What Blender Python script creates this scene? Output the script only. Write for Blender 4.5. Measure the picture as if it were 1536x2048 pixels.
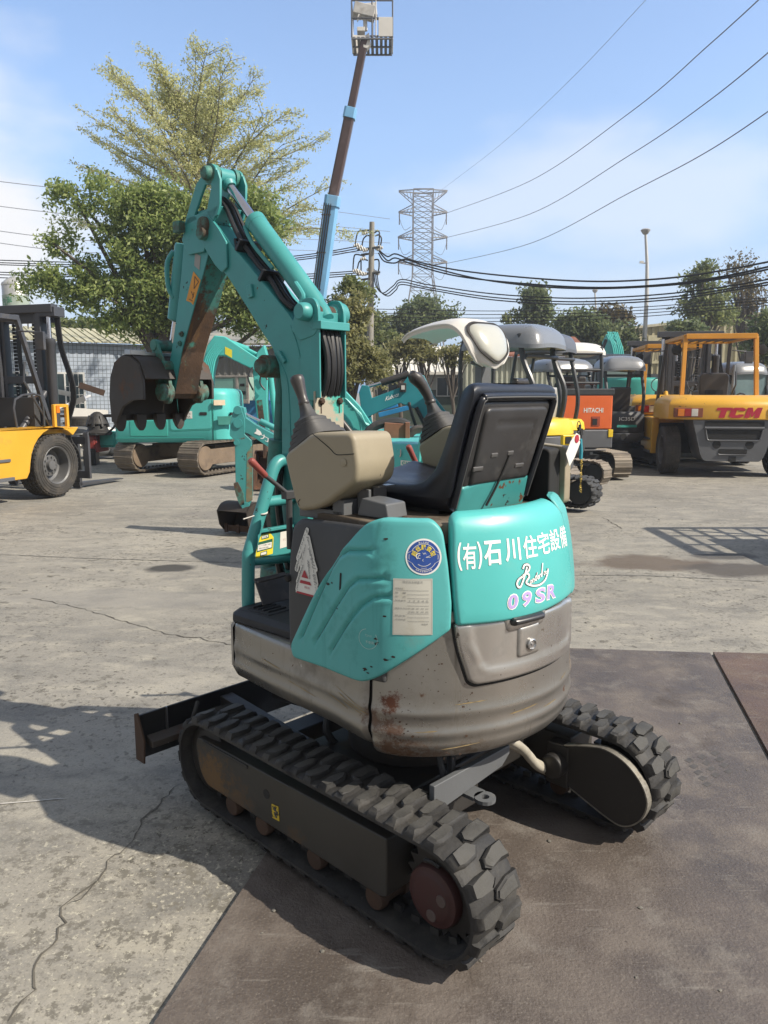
import bpy, bmesh, math, random
from math import radians as R, sin, cos, pi, atan2, hypot
from mathutils import Vector, Matrix, noise
from mathutils.geometry import delaunay_2d_cdt
import numpy as np
for o in list(bpy.data.objects): bpy.data.objects.remove(o)
SC = bpy.context.scene
COL = SC.collection
rnd = random.Random(7)
# ------------------------------------------------------------------ camera
CAMH = 1.55; FPX = 1538.0; PITCH = math.atan((1024-785)/FPX)
cd = bpy.data.cameras.new('camera'); cam = bpy.data.objects.new('camera', cd); COL.objects.link(cam)
cam.location = (0, 0, CAMH); cam.rotation_euler = (pi/2-PITCH, 0, 0)
cd.sensor_fit = 'VERTICAL'; cd.sensor_height = 24; cd.lens = FPX/2048*24
cd.clip_start = .05; cd.clip_end = 4000
SC.camera = cam
# ------------------------------------------------------------------ sky, sun, exposure
SUN_EL, SUN_AZ = R(42.2), R(112)          # azimuth measured from +Y towards +X
SDIR = Vector((sin(SUN_AZ)*cos(SUN_EL), cos(SUN_AZ)*cos(SUN_EL), sin(SUN_EL)))
w = bpy.data.worlds.new('World'); SC.world = w; w.use_nodes = True
nt = w.node_tree; N = nt.nodes; N.clear(); LK = nt.links.new
def nd(tree, typ, **kw):
    n = tree.nodes.new(typ)
    for k, v in kw.items(): setattr(n, k, v)
    return n
sky = nd(nt, 'ShaderNodeTexSky', sky_type='NISHITA', sun_disc=False)
sky.sun_elevation = SUN_EL; sky.sun_rotation = SUN_AZ; sky.altitude = 0; sky.air_density = 1.0; sky.dust_density = 1.2; sky.ozone_density = 1.6
tc = nd(nt, 'ShaderNodeTexCoord'); sep = nd(nt, 'ShaderNodeSeparateXYZ'); LK(tc.outputs['Generated'], sep.inputs[0])
def cloud_mask(cx, cy, cz, rad, seed, amt, sc):
    """soft cloud round one sky direction, broken up by noise"""
    v = nd(nt, 'ShaderNodeVectorMath', operation='SUBTRACT'); LK(tc.outputs['Generated'], v.inputs[0])
    d = Vector((cx, cy, cz)).normalized(); v.inputs[1].default_value = d
    s = nd(nt, 'ShaderNodeVectorMath', operation='MULTIPLY'); LK(v.outputs[0], s.inputs[0]); s.inputs[1].default_value = rad
    l = nd(nt, 'ShaderNodeVectorMath', operation='LENGTH'); LK(s.outputs[0], l.inputs[0])
    nz = nd(nt, 'ShaderNodeTexNoise', noise_dimensions='4D'); nz.inputs['Scale'].default_value = sc; nz.inputs['Detail'].default_value = 7; nz.inputs['W'].default_value = seed
    mp = nd(nt, 'ShaderNodeMapping'); mp.inputs['Scale'].default_value = (1, 1, 2.2); LK(tc.outputs['Generated'], mp.inputs[0]); LK(mp.outputs[0], nz.inputs['Vector'])
    a = nd(nt, 'ShaderNodeMath', operation='SUBTRACT'); LK(nz.outputs['Fac'], a.inputs[0]); a.inputs[1].default_value = .5
    b = nd(nt, 'ShaderNodeMath', operation='MULTIPLY_ADD'); LK(a.outputs[0], b.inputs[0]); b.inputs[1].default_value = -1.9; LK(l.outputs['Value'], b.inputs[2])
    r = nd(nt, 'ShaderNodeMapRange', interpolation_type='SMOOTHSTEP'); LK(b.outputs[0], r.inputs['Value']); r.inputs['From Min'].default_value = 1.15; r.inputs['From Max'].default_value = .25
    r.inputs['To Max'].default_value = amt
    return r.outputs[0]
cm = [cloud_mask(-.47, .87, .20, (6.5, 6.5, 6.2), 1.3, 1.0, 5.0), cloud_mask(.26, .94, .22, (3.6, 3.6, 12), 4.4, .42, 7.0), cloud_mask(-.50, .85, .08, (5, 5, 8), 2.2, .8, 4.0),
      cloud_mask(.05, .98, .10, (1.6, 1.6, 12.0), 8.4, .35, 5.0)]
acc = cm[0]
for c in cm[1:]:
    m = nd(nt, 'ShaderNodeMath', operation='MAXIMUM'); LK(acc, m.inputs[0]); LK(c, m.inputs[1]); acc = m.outputs[0]
hz = nd(nt, 'ShaderNodeMapRange', interpolation_type='SMOOTHSTEP'); LK(sep.outputs['Z'], hz.inputs['Value']); hz.inputs['From Min'].default_value = .36; hz.inputs['From Max'].default_value = -.04; hz.inputs['To Max'].default_value = .88
hzm = nd(nt, 'ShaderNodeMix', data_type='RGBA'); hzm.inputs[7].default_value = (1.35, 2.05, 3.3, 1); LK(hz.outputs[0], hzm.inputs[0])
tint = nd(nt, 'ShaderNodeMix', data_type='RGBA', blend_type='MULTIPLY'); tint.inputs[0].default_value = 1
LK(sky.outputs[0], tint.inputs[6]); tint.inputs[7].default_value = (1.0, 1.02, 1.06, 1)
# grey sheet added to the unseen sky behind and overhead, neutralising blue fill light
dotn = nd(nt, 'ShaderNodeVectorMath', operation='DOT_PRODUCT'); LK(tc.outputs['Generated'], dotn.inputs[0]); dotn.inputs[1].default_value = Vector((-.25, -.80, .55)).normalized()
fill_veil = nd(nt, 'ShaderNodeMapRange', interpolation_type='SMOOTHSTEP'); LK(dotn.outputs['Value'], fill_veil.inputs['Value']); fill_veil.inputs['From Min'].default_value = -.15; fill_veil.inputs['From Max'].default_value = .35; fill_veil.inputs['To Max'].default_value = .85
vm = nd(nt, 'ShaderNodeMix', data_type='RGBA'); LK(fill_veil.outputs[0], vm.inputs[0]); LK(tint.outputs[2], hzm.inputs[6]); LK(hzm.outputs[2], vm.inputs[6]); vm.inputs[7].default_value = (1.75, 1.72, 1.68, 1)
mixc = nd(nt, 'ShaderNodeMix', data_type='RGBA'); LK(acc, mixc.inputs[0]); LK(vm.outputs[2], mixc.inputs[6]); mixc.inputs[7].default_value = (4.4, 4.4, 4.45, 1)
bg = nd(nt, 'ShaderNodeBackground'); bg.inputs['Strength'].default_value = .15; LK(mixc.outputs[2], bg.inputs['Color'])
wo = nd(nt, 'ShaderNodeOutputWorld'); LK(bg.outputs[0], wo.inputs['Surface'])
sd = bpy.data.lights.new('sun', 'SUN'); sd.energy = 4.1; sd.angle = R(.53); sd.color = (1, .915, .79)
sun = bpy.data.objects.new('sun', sd); COL.objects.link(sun); sun.rotation_euler = (-SDIR).to_track_quat('-Z', 'Y').to_euler(); sun.location = (8, -4, 9)
SC.view_settings.view_transform = 'Standard'; SC.view_settings.look = 'None'; SC.view_settings.exposure = 0.74; SC.view_settings.gamma = 1
SC.cycles.max_bounces = 6; SC.cycles.transparent_max_bounces = 8; SC.cycles.caustics_reflective = False; SC.cycles.caustics_refractive = False
SC.cycles.use_denoising = True
# ------------------------------------------------------------------ helpers
_c, _s = cos(PITCH), sin(PITCH)
def ray(u, v):
    a = (u-768)/FPX; b = -(v-1024)/FPX
    return Vector((a, _c+b*_s, -_s+b*_c))
def P(u, v, y):                                   # the point of pixel (u, v) at y metres from the camera
    d = ray(u, v); return Vector((0, 0, CAMH))+d*(y/d.y)
def G(u, v, z=0.):                                # the point of pixel (u, v) at height z
    d = ray(u, v); return Vector((0, 0, CAMH))+d*((z-CAMH)/d.z)
def pin(poly, x, y):
    c = False; j = len(poly)-1
    for i in range(len(poly)):
        a, b = poly[i], poly[j]
        if (a[1] > y) != (b[1] > y) and x < (b[0]-a[0])*(y-a[1])/(b[1]-a[1])+a[0]: c = not c
        j = i
    return c
def dseg(p, a, b):
    dx, dy = b[0]-a[0], b[1]-a[1]; l = dx*dx+dy*dy
    t = 0 if l == 0 else max(0, min(1, ((p[0]-a[0])*dx+(p[1]-a[1])*dy)/l))
    return hypot(p[0]-a[0]-t*dx, p[1]-a[1]-t*dy)
def dpoly(p, poly, closed=True):
    n = len(poly)
    return min(dseg(p, poly[i], poly[(i+1) % n]) for i in range(n if closed else n-1))
def spl(pts, n=6, closed=False):                  # Catmull-Rom through the points
    pts = [Vector(p) for p in pts]; o = []; m = len(pts)
    for i in range(m if closed else m-1):
        g = (lambda k: pts[k % m]) if closed else (lambda k: pts[max(0, min(m-1, k))])
        p0, p1, p2, p3 = g(i-1), g(i), g(i+1), g(i+2)
        for k in range(n):
            t = k/n; o.append(.5*(2*p1+(p2-p0)*t+(2*p0-5*p1+4*p2-p3)*t*t+(3*p1-p0-3*p2+p3)*t**3))
    if not closed: o.append(pts[-1])
    return o
def rpoly(pts, r, n=4):                           # round the corners of a closed 2D outline
    o = []; m = len(pts)
    for i in range(m):
        p = Vector(pts[i]); a = Vector(pts[i-1])-p; b = Vector(pts[(i+1) % m])-p
        rr = r[i] if isinstance(r, (list, tuple)) else r
        d = min(rr, a.length*.45, b.length*.45)
        if d < 1e-5: o.append(tuple(p)); continue
        s, e = p+a.normalized()*d, p+b.normalized()*d
        for k in range(n+1):
            t = k/n; o.append(tuple(s*(1-t)**2+p*2*t*(1-t)+e*t*t))
    return o
class MB:
    def __init__(s, M=None): s.v = []; s.f = []; s.mi = []; s.M = M
    def add(s, vs, fs, mi=0):
        b = len(s.v); s.v += [tuple(s.M @ Vector(p)) if s.M else tuple(p) for p in vs]
        s.f += [[b+i for i in f] for f in fs]; s.mi += [mi]*len(fs); return s
    def box(s, c, d, rot=None, mi=0):
        x, y, z = (k/2 for k in d); c = Vector(c)
        vs = [Vector((a*x, b*y, e*z)) for a in (-1, 1) for b in (-1, 1) for e in (-1, 1)]
        if rot: vs = [rot @ p for p in vs]
        return s.add([c+p for p in vs], [(0, 1, 3, 2), (4, 6, 7, 5), (0, 4, 5, 1), (2, 3, 7, 6), (0, 2, 6, 4), (1, 5, 7, 3)], mi)
    def prism(s, poly, a, b, ax='x', mi=0):
        f = {'x': lambda t, p: (t, p[0], p[1]), 'y': lambda t, p: (p[0], t, p[1]), 'z': lambda t, p: (p[0], p[1], t)}[ax]
        n = len(poly); ar = sum(poly[i][0]*poly[(i+1) % n][1]-poly[(i+1) % n][0]*poly[i][1] for i in range(n))
        if (ar < 0) != (ax == 'y'): poly = poly[::-1]
        if a > b: a, b = b, a
        vs = [f(a, p) for p in poly]+[f(b, p) for p in poly]
        return s.add(vs, [list(range(n))[::-1], list(range(n, 2*n))]+[(i, (i+1) % n, n+(i+1) % n, n+i) for i in range(n)], mi)
    def loft(s, rings, caps=True, closed=True, mi=0):
        n = len(rings[0]); vs = [p for r in rings for p in r]; fs = []
        for k in range(len(rings)-1):
            for i in range(n if closed else n-1):
                j = (i+1) % n; fs.append((k*n+i, k*n+j, (k+1)*n+j, (k+1)*n+i))
        if caps: fs += [list(range(n))[::-1], list(range((len(rings)-1)*n, len(rings)*n))]
        return s.add(vs, fs, mi)
    def tube(s, pts, r, n=8, sm=0, caps=True, mi=0):
        pts = [Vector(p) for p in pts]
        if sm: pts = spl(pts, sm)
        m = len(pts); rr = r if isinstance(r, (list, tuple)) else None
        up = None; rings = []
        for i in range(m):
            t = (pts[min(i+1, m-1)]-pts[max(i-1, 0)])
            t = t.normalized() if t.length > 1e-9 else Vector((0, 0, 1))
            if up is None: up = t.orthogonal().normalized()
            up = (up-t*up.dot(t)); up = up.normalized() if up.length > 1e-6 else t.orthogonal().normalized()
            q = t.cross(up); k = (rr[0]+(rr[-1]-rr[0])*i/(m-1) if len(rr) == 2 else rr[i]) if rr else r
            rings.append([pts[i]+(up*cos(2*pi*j/n)+q*sin(2*pi*j/n))*k for j in range(n)])
        return s.loft(rings, caps, True, mi)
    def cyl(s, a, b, r, n=16, mi=0): return s.tube([a, b], r, n, mi=mi)
    def lathe(s, prof, o=(0, 0, 0), ax=(0, 0, 1), n=24, mi=0, caps=True):
        o = Vector(o); a = Vector(ax).normalized(); u = a.orthogonal().normalized(); q = a.cross(u)
        return s.loft([[o+a*h+(u*cos(2*pi*j/n)+q*sin(2*pi*j/n))*max(r, 1e-4) for j in range(n)] for r, h in prof], caps, True, mi)
    def patch(s, poly, fn, res=.02, rad=.02, thick=.02, base=0., extra=None, mi=0, skirt=0., lines=()):
        """fill a 2D outline, map it through fn(u, v, off), with edges rounded down over `rad`"""
        n = len(poly); bd = []
        for i in range(n):
            a, b = Vector(poly[i]), Vector(poly[(i+1) % n]); k = max(1, int((b-a).length/res+.5))
            bd += [a+(b-a)*j/k for j in range(k)]
        ar = sum(bd[i].x*bd[(i+1) % len(bd)].y-bd[(i+1) % len(bd)].x*bd[i].y for i in range(len(bd)))
        if ar < 0: bd = bd[::-1]
        nb = len(bd); bt = [tuple(p) for p in bd]; pts = list(bd); ds = [0.]*nb
        if rad > 0:
            for fr in (.12, .35, .65, 1.):
                d = rad*fr
                for i in range(nb):
                    t = bd[(i+1) % nb]-bd[i-1]
                    if t.length < 1e-9: continue
                    q = bd[i]+Vector((-t.y, t.x)).normalized()*d
                    if pin(bt, q.x, q.y) and dpoly(q, bt) > d*.93: pts.append(q); ds.append(d)
        xs = [p.x for p in bd]; ys = [p.y for p in bd]
        near = []
        for ln, offs in lines:
            sp_ = spl([(a, b, 0) for a, b in ln], 1); tot = [sp_[0]]
            for a, b in zip(sp_, sp_[1:]): k = max(1, int((b-a).length/.008)); tot += [a+(b-a)*j/k for j in range(1, k+1)]
            for i, p in enumerate(tot):
                t = tot[min(i+1, len(tot)-1)]-tot[max(i-1, 0)]; t = t.normalized()
                for d_ in offs:
                    q = Vector((p.x-t.y*d_, p.y+t.x*d_))
                    if pin(bt, q.x, q.y) and dpoly(q, bt) > rad*1.1: pts.append(q); ds.append(dpoly(q, bt)); near.append(ln) if ln not in near else None
        gx = int((max(xs)-min(xs))/res)+1; gy = int((max(ys)-min(ys))/res)+1
        for i in range(gx+1):
            for j in range(gy+1):
                q = Vector((min(xs)+i*res+(res*.5 if j % 2 else 0), min(ys)+j*res))
                if pin(bt, q.x, q.y):
                    d = dpoly(q, bt)
                    if d > rad*1.05+res*.35 and not any(dpoly(q, ln, False) < .024 for ln in near): pts.append(q); ds.append(d)
        vo, _, fo, ov, _, _ = delaunay_2d_cdt(pts, [(i, (i+1) % nb) for i in range(nb)], [], 1, 1e-6)
        vs = []
        for q, oi in zip(vo, ov):
            d = ds[oi[0]] if oi else dpoly(q, bt)
            if rad > 0: e = 1-min(d/rad, 1); off = thick*math.sqrt(max(0, 1-e*e))
            else: off = thick
            if extra: off += extra(q.x, q.y, d)
            vs.append(fn(q.x, q.y, base+off))
        s.add(vs, fo, mi)
        if skirt:
            m = len(vs); ring = [i for i in range(len(vo)) if ov[i] and ov[i][0] < nb]
            ring.sort(key=lambda i: ov[i][0])
            lo = [fn(vo[i].x, vo[i].y, base-skirt) for i in ring]; hi = [vs[i] for i in ring]; k = len(ring)
            s.add(hi+lo, [(i, k+i, k+(i+1) % k, (i+1) % k) for i in range(k)], mi)
        return s
    def each(s, name, mat, parent=None, **kw):
        """one object per separate piece"""
        up = list(range(len(s.v)))
        def find(i):
            while up[i] != i: up[i] = up[up[i]]; i = up[i]
            return i
        for f in s.f:
            a = find(f[0])
            for i in f[1:]: up[find(i)] = a
        gr = {}
        for f in s.f: gr.setdefault(find(f[0]), []).append(f)
        out_ = []
        for fs in gr.values():
            ids = sorted({i for f in fs for i in f}); mp = {i: k for k, i in enumerate(ids)}; q = MB(); q.add([s.v[i] for i in ids], [[mp[i] for i in f] for f in fs]); out_.append(q.build(name, mat, parent, **kw))
        return out_
    def build(s, name, mat, parent=None, bevel=0., ang=38, seg=2, loc=None, flat=False):
        me = bpy.data.meshes.new(name); me.from_pydata(s.v, [], s.f); me.validate(); me.update()
        for m in (mat if isinstance(mat, (list, tuple)) else [mat]): me.materials.append(m)
        if any(s.mi) and len(me.polygons) == len(s.mi): me.polygons.foreach_set('material_index', s.mi)
        if not flat:
            me.polygons.foreach_set('use_smooth', [True]*len(me.polygons)); me.set_sharp_from_angle(angle=R(ang))
        o = bpy.data.objects.new(name, me); COL.objects.link(o)
        if parent: o.parent = parent
        if loc: o.location = loc
        if bevel:
            b = o.modifiers.new('edges', 'BEVEL'); b.width = bevel; b.segments = seg; b.limit_method = 'ANGLE'; b.angle_limit = R(38); b.harden_normals = True
        return o
def empty(name, loc=(0, 0, 0), rz=0.):
    o = bpy.data.objects.new(name, None); COL.objects.link(o); o.location = loc; o.rotation_euler = (0, 0, rz); o.empty_display_size = .2; return o
def tag(o, label=None, cat=None, group=None, kind=None):
    for k, v in (('label', label), ('category', cat), ('group', group), ('kind', kind)):
        if v: o[k] = v
    return o
def thing(name, label, cat, loc=(0, 0, 0), rz=0., group=None): return tag(empty(name, loc, rz), label, cat, group)
def W2L(root): return (Matrix.Translation(root.location) @ Matrix.Rotation(root.rotation_euler.z, 4, 'Z')).inverted()
def copy_tree(o, parent=None):
    c = o.copy(); COL.objects.link(c); c.parent = parent
    for ch in [x for x in bpy.data.objects if x.parent == o]: copy_tree(ch, c)
    return c
def text2d(txt, size=1., bold=0., shear=0.):
    """a string as a filled 2D mesh: (verts, faces), baseline at 0, centred in x"""
    cu = bpy.data.curves.new('lettering', 'FONT'); cu.body = txt; cu.size = size; cu.offset = bold; cu.shear = shear; cu.resolution_u = 3; cu.align_x = 'CENTER'
    o = bpy.data.objects.new('lettering', cu); COL.objects.link(o)
    dg = bpy.context.evaluated_depsgraph_get(); me = bpy.data.meshes.new_from_object(o.evaluated_get(dg))
    vs = [(v.co.x, v.co.y) for v in me.vertices]; fs = [list(p.vertices) for p in me.polygons]
    bpy.data.objects.remove(o); bpy.data.curves.remove(cu); bpy.data.meshes.remove(me)
    return vs, fs
def put_text(mb, txt, fn, wid, hgt, bold=0., shear=0., mi=0):
    """fit the string to wid x hgt centred on the origin and map it through fn(u, v)"""
    vs, fs = text2d(txt, 1., bold, shear)
    if not vs: return mb
    xs = [v[0] for v in vs]; ys = [v[1] for v in vs]; x0, x1, y0, y1 = min(xs), max(xs), min(ys), max(ys)
    kx = wid/(x1-x0) if wid else hgt/(y1-y0); ky = hgt/(y1-y0)
    return mb.add([fn((x-(x0+x1)/2)*kx, (y-(y0+y1)/2)*ky) for x, y in vs], fs, mi)
# ------------------------------------------------------------------ materials
MATS = {}
def mat(name, col, rough=.5, metal=0., var=.15, vs=4., dirt=None, chip=None, streak=None, bump=0., bs=60., rv=.12, coat=0., spec=.5, trans=0., spots=()):
    m = bpy.data.materials.new(name); m.use_nodes = True; t = m.node_tree; t.nodes.clear(); L = t.links.new
    out = nd(t, 'ShaderNodeOutputMaterial'); b = nd(t, 'ShaderNodeBsdfPrincipled'); L(b.outputs[0], out.inputs[0])
    b.inputs['Metallic'].default_value = metal; b.inputs['Specular IOR Level'].default_value = spec; b.inputs['Coat Weight'].default_value = coat; b.inputs['Coat Roughness'].default_value = .2
    b.inputs['Transmission Weight'].default_value = trans
    tcn = nd(t, 'ShaderNodeTexCoord'); oi = nd(t, 'ShaderNodeObjectInfo')
    def ns(scale, det=6, vec=None, rough_=.6, off=0.):
        n = nd(t, 'ShaderNodeTexNoise', noise_dimensions='4D'); n.inputs['Scale'].default_value = scale; n.inputs['Detail'].default_value = det; n.inputs['Roughness'].default_value = rough_; n.inputs['W'].default_value = off
        L(vec or tcn.outputs['Object'], n.inputs['Vector']); return n.outputs['Fac']
    def mr(f, a, c, lo=0., hi=1.):
        n = nd(t, 'ShaderNodeMapRange'); L(f, n.inputs[0]); n.inputs[1].default_value = a; n.inputs[2].default_value = c; n.inputs[3].default_value = lo; n.inputs[4].default_value = hi; return n.outputs[0]
    def mx(f, a, c):
        n = nd(t, 'ShaderNodeMix', data_type='RGBA'); L(f, n.inputs[0])
        for k, q in ((6, a), (7, c)):
            if isinstance(q, (tuple, list)): n.inputs[k].default_value = (*q[:3], 1)
            else: L(q, n.inputs[k])
        return n.outputs[2]
    big = ns(vs, 7); c = mx(mr(big, .3, .7), tuple(k*(1-var) for k in col), tuple(min(1, k*(1+var)) for k in col)); rg = mr(big, .3, .7, max(0, rough-rv), min(1, rough+rv))
    def rmix(f, v):
        nonlocal rg
        n = nd(t, 'ShaderNodeMix', data_type='FLOAT'); L(f, n.inputs[0]); L(rg, n.inputs[2]); n.inputs[3].default_value = v; rg = n.outputs[0]
    if streak:                                    # long vertical run marks
        mp = nd(t, 'ShaderNodeMapping'); mp.inputs['Scale'].default_value = streak[3]; L(tcn.outputs['Object'], mp.inputs[0])
        f = mr(ns(streak[4], 5, mp.outputs[0], off=3.), streak[1], streak[2]); c = mx(f, c, streak[0]); rmix(f, .8)
    for k, d in enumerate(dirt if isinstance(dirt, list) else [dirt] if dirt else []):
        f = mr(ns(d[3], 9, off=1.7+k*3.1, rough_=.68), d[1], d[2]); c = mx(f, c, d[0]); rmix(f, .85)
    for k, d in enumerate(chip if isinstance(chip, list) else [chip] if chip else []):
        n1 = ns(d[2], 3, off=5.1+k); n2 = ns(d[2]*.14, 2, off=9.+k)
        ml = nd(t, 'ShaderNodeMath', operation='MULTIPLY'); L(n1, ml.inputs[0]); L(n2, ml.inputs[1]); f = mr(ml.outputs[0], d[1], d[1]+.012); c = mx(f, c, d[0]); rmix(f, .8)
    for (q, rad, col_, am) in spots:              # rust or grime round a place on the thing itself
        a = nd(t, 'ShaderNodeVectorMath', operation='DISTANCE'); L(tcn.outputs['Object'], a.inputs[0]); a.inputs[1].default_value = q
        ml = nd(t, 'ShaderNodeMath', operation='MULTIPLY_ADD'); L(ns(38, 9, off=q[0]*7, rough_=.78), ml.inputs[0]); ml.inputs[1].default_value = -rad*4.2; L(a.outputs['Value'], ml.inputs[2])
        f = mr(ml.outputs[0], -rad*1.15, -rad*1.75, 0, am); c = mx(f, c, col_); rmix(f, .85)
    if isinstance(c, (tuple, list)): b.inputs['Base Color'].default_value = (*c, 1)
    else: L(c, b.inputs['Base Color'])
    L(rg, b.inputs['Roughness'])
    if bump:
        bp = nd(t, 'ShaderNodeBump'); bp.inputs['Strength'].default_value = bump; bp.inputs['Distance'].default_value = .01; L(ns(bs, 5, off=2.), bp.inputs['Height']); L(bp.outputs[0], b.inputs['Normal'])
    MATS[name] = m; return m
RUST = (.11, .045, .018); DUST = (.27, .23, .18); OIL = (.018, .016, .015)
M_teal = mat('teal_paint', (.085, .375, .370), .45, var=.10, vs=2.5, dirt=[(DUST, .58, .85, 3.), ((.045, .22, .205), .58, .80, 7.)], chip=[(OIL, .425, 30.), (RUST, .44, 17.), ((.20, .42, .40), .43, 60.)], streak=((.05, .24, .22), .58, .80, (7, 7, .5), 3.), bump=.02, bs=18, spec=.4)
M_tealboom = mat('boom_teal_paint', (.052, .275, .270), .40, var=.12, vs=5., dirt=[((.05, .045, .035), .60, .80, 5.), (RUST, .68, .80, 9.)], chip=[(OIL, .395, 40.), (RUST, .42, 22.)], bump=.03, bs=25)
M_tealworn = mat('worn_teal_steel', (.05, .20, .165), .55, var=.25, vs=8., dirt=[((.07, .05, .035), .44, .58, 9.), (RUST, .55, .72, 14.)], bump=.15, bs=40)
M_under = mat('rusty_arm_underside', (.075, .042, .024), .75, var=.4, vs=7., dirt=[((.05, .24, .19), .56, .62, 6.), ((.028, .02, .015), .50, .66, 12.)], streak=((.16, .085, .03), .56, .72, (4, 1, .6), 7.), bump=.25, bs=50, spots=[((0, 1.06, 2.17), .16, (.045, .24, .215), .95), ((0, 1.13, 2.04), .10, (.045, .23, .20), .9), ((.03, 1.17, 1.95), .07, (.04, .20, .175), .8)])
M_bucket = mat('bucket_steel', (.040, .033, .028), .65, var=.25, vs=5., dirt=[(RUST, .56, .75, 9.), ((.10, .085, .07), .6, .8, 20.)], bump=.15, bs=30)
M_silver = mat('bronze_silver_paint', (.285, .275, .255), .32, .74, var=.10, vs=3., dirt=[((.17, .145, .115), .52, .75, 4.), (RUST, .635, .70, 11.)], chip=[(RUST, .40, 26.), ((.5, .49, .46), .425, 45.)], streak=((.14, .12, .09), .60, .80, (9, 9, .7), 3.), bump=.03, bs=40,
    spots=[((-.45, -.31, .50), .085, (.13, .065, .032), .85), ((-.40, -.36, .47), .10, (.15, .085, .05), .7), ((-.46, -.30, .66), .038, (.12, .045, .025), .95), ((-.475, -.25, .60), .05, (.13, .06, .03), .7), ((-.46, -.31, .58), .035, (.14, .065, .035), .8), ((-.30, -.47, .47), .08, (.16, .10, .06), .6), ((.25, -.50, .66), .06, (.18, .12, .07), .6)])
M_cover = mat('silver_cover_paint', (.43, .42, .40), .30, .78, var=.10, vs=5., dirt=((.22, .20, .17), .55, .78, 5.), chip=((.16, .14, .12), .40, 40.), bump=.02, bs=40)
M_dgrey = mat('dark_grey_plastic', (.045, .046, .048), .6, var=.10, dirt=((.12, .11, .095), .60, .85, 6.), bump=.05, bs=150)
M_black = mat('black_rubber_mat', (.020, .021, .024), .65, var=.2, dirt=((.10, .09, .075), .60, .85, 5.), bump=.1, bs=80)
M_dark = mat('dark_inside', (.012, .012, .012), .8)
M_beige = mat('beige_plastic', (.29, .25, .175), .55, var=.08, vs=4., dirt=[((.22, .19, .13), .55, .78, 5.), ((.13, .11, .08), .66, .76, 12.)], chip=((.08, .07, .05), .43, 35.), bump=.03, bs=120)
M_boot = mat('grey_rubber_boot', (.050, .049, .048), .62, var=.12, dirt=((.13, .12, .10), .6, .9, 9.), bump=.05, bs=120)
M_grip = mat('joystick_grip_plastic', (.040, .036, .034), .38, var=.15)
M_redgrip = mat('faded_red_grip', (.27, .065, .052), .55, var=.2)
M_vinyl = mat('black_vinyl', (.010, .012, .018), .42, var=.15, vs=6., dirt=((.05, .045, .04), .66, .9, 7.), bump=.06, bs=90)
M_shell = mat('seat_shell_plastic', (.030, .029, .030), .45, var=.2, vs=5., dirt=[((.085, .078, .07), .54, .75, 8.), ((.11, .10, .09), .68, .72, 35.)], bump=.03, bs=60)
M_rubber = mat('track_rubber', (.025, .024, .023), .70, var=.3, vs=9., dirt=[((.085, .078, .066), .50, .80, 7.), ((.13, .118, .098), .62, .82, 28.), ((.011, .011, .011), .56, .68, 12.)], bump=.35, bs=45)
M_frame = mat('track_frame_steel', (.022, .020, .018), .55, var=.25, dirt=[((.10, .060, .022), .60, .78, 4.), ((.075, .065, .05), .58, .85, 9.)], chip=((.20, .17, .11), .44, 55.), bump=.06, bs=45)
M_rust = mat('rusty_steel', (.055, .030, .018), .8, var=.35, vs=10., dirt=((.05, .03, .02), .5, .75, 14.), bump=.2, bs=60)
M_rubworn = mat('worn_lug_rubber', (.054, .052, .047), .75, var=.25, vs=14., dirt=((.045, .043, .040), .52, .75, 22.), bump=.3, bs=60)
M_sideframe = mat('side_frame_steel', (.034, .031, .026), .55, var=.3, vs=4., dirt=[((.10, .060, .022), .60, .78, 4.), ((.075, .065, .05), .58, .85, 9.)], chip=((.20, .17, .11), .44, 55.), bump=.06, bs=45, spots=[((-.51, .53, .15), .13, (.15, .085, .032), .8), ((-.51, .36, .12), .09, (.11, .065, .03), .6), ((-.515, .05, .12), .06, (.10, .06, .03), .5)])
M_redhub = mat('red_hub_paint', (.052, .017, .015), .6, var=.2, dirt=((.05, .035, .03), .5, .8, 14.), bump=.08)
M_steel = mat('bare_steel', (.42, .42, .42), .35, .9, var=.15, dirt=(RUST, .62, .85, 12.))
M_chrome = mat('chrome_rod', (.62, .60, .62), .16, 1., var=.05, rv=.04)
M_greymetal = mat('grey_painted_metal', (.10, .105, .11), .5, var=.12, dirt=((.19, .17, .14), .58, .85, 7.), chip=(RUST, .43, 30.), bump=.04)
M_hose = mat('black_hose', (.016, .016, .017), .5, var=.2, dirt=((.08, .07, .06), .62, .85, 15.))
M_beigehose = mat('beige_hose_sleeve', (.42, .39, .32), .7, var=.15, dirt=((.2, .17, .12), .5, .8, 12.))
M_white = mat('white_plastic', (.62, .60, .56), .35, var=.04, dirt=((.5, .46, .38), .66, .9, 4.))
M_paper = mat('white_label_paper', (.66, .65, .60), .6, var=.04, dirt=((.45, .42, .34), .6, .85, 9.))
M_cream = mat('cream_label_paper', (.50, .49, .43), .6, var=.06, dirt=((.40, .37, .28), .55, .8, 14.))
M_ink = mat('label_ink', (.06, .06, .07), .6)
M_inkgrey = mat('faded_ink', (.26, .26, .25), .6)
M_blue = mat('sticker_blue', (.018, .06, .26), .45, var=.06)
M_yel = mat('sticker_yellow', (.75, .60, .04), .5, var=.06)
M_orange = mat('sticker_orange', (.60, .27, .04), .6, var=.15, dirt=((.2, .12, .05), .55, .75, 22.))
M_red = mat('sticker_red', (.34, .018, .03), .5)
M_lav = mat('lavender_lettering', (.44, .33, .64), .5)
M_whitelet = mat('white_lettering', (.82, .82, .79), .5, var=.03, chip=((.06, .40, .36), .425, 90.))
M_glass = mat('smoked_glass', (.02, .025, .025), .08, var=.05, rv=.02)
M_frost = mat('milky_window', (.42, .42, .37), .22, var=.06, vs=2., rv=.05, coat=.6)
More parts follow.
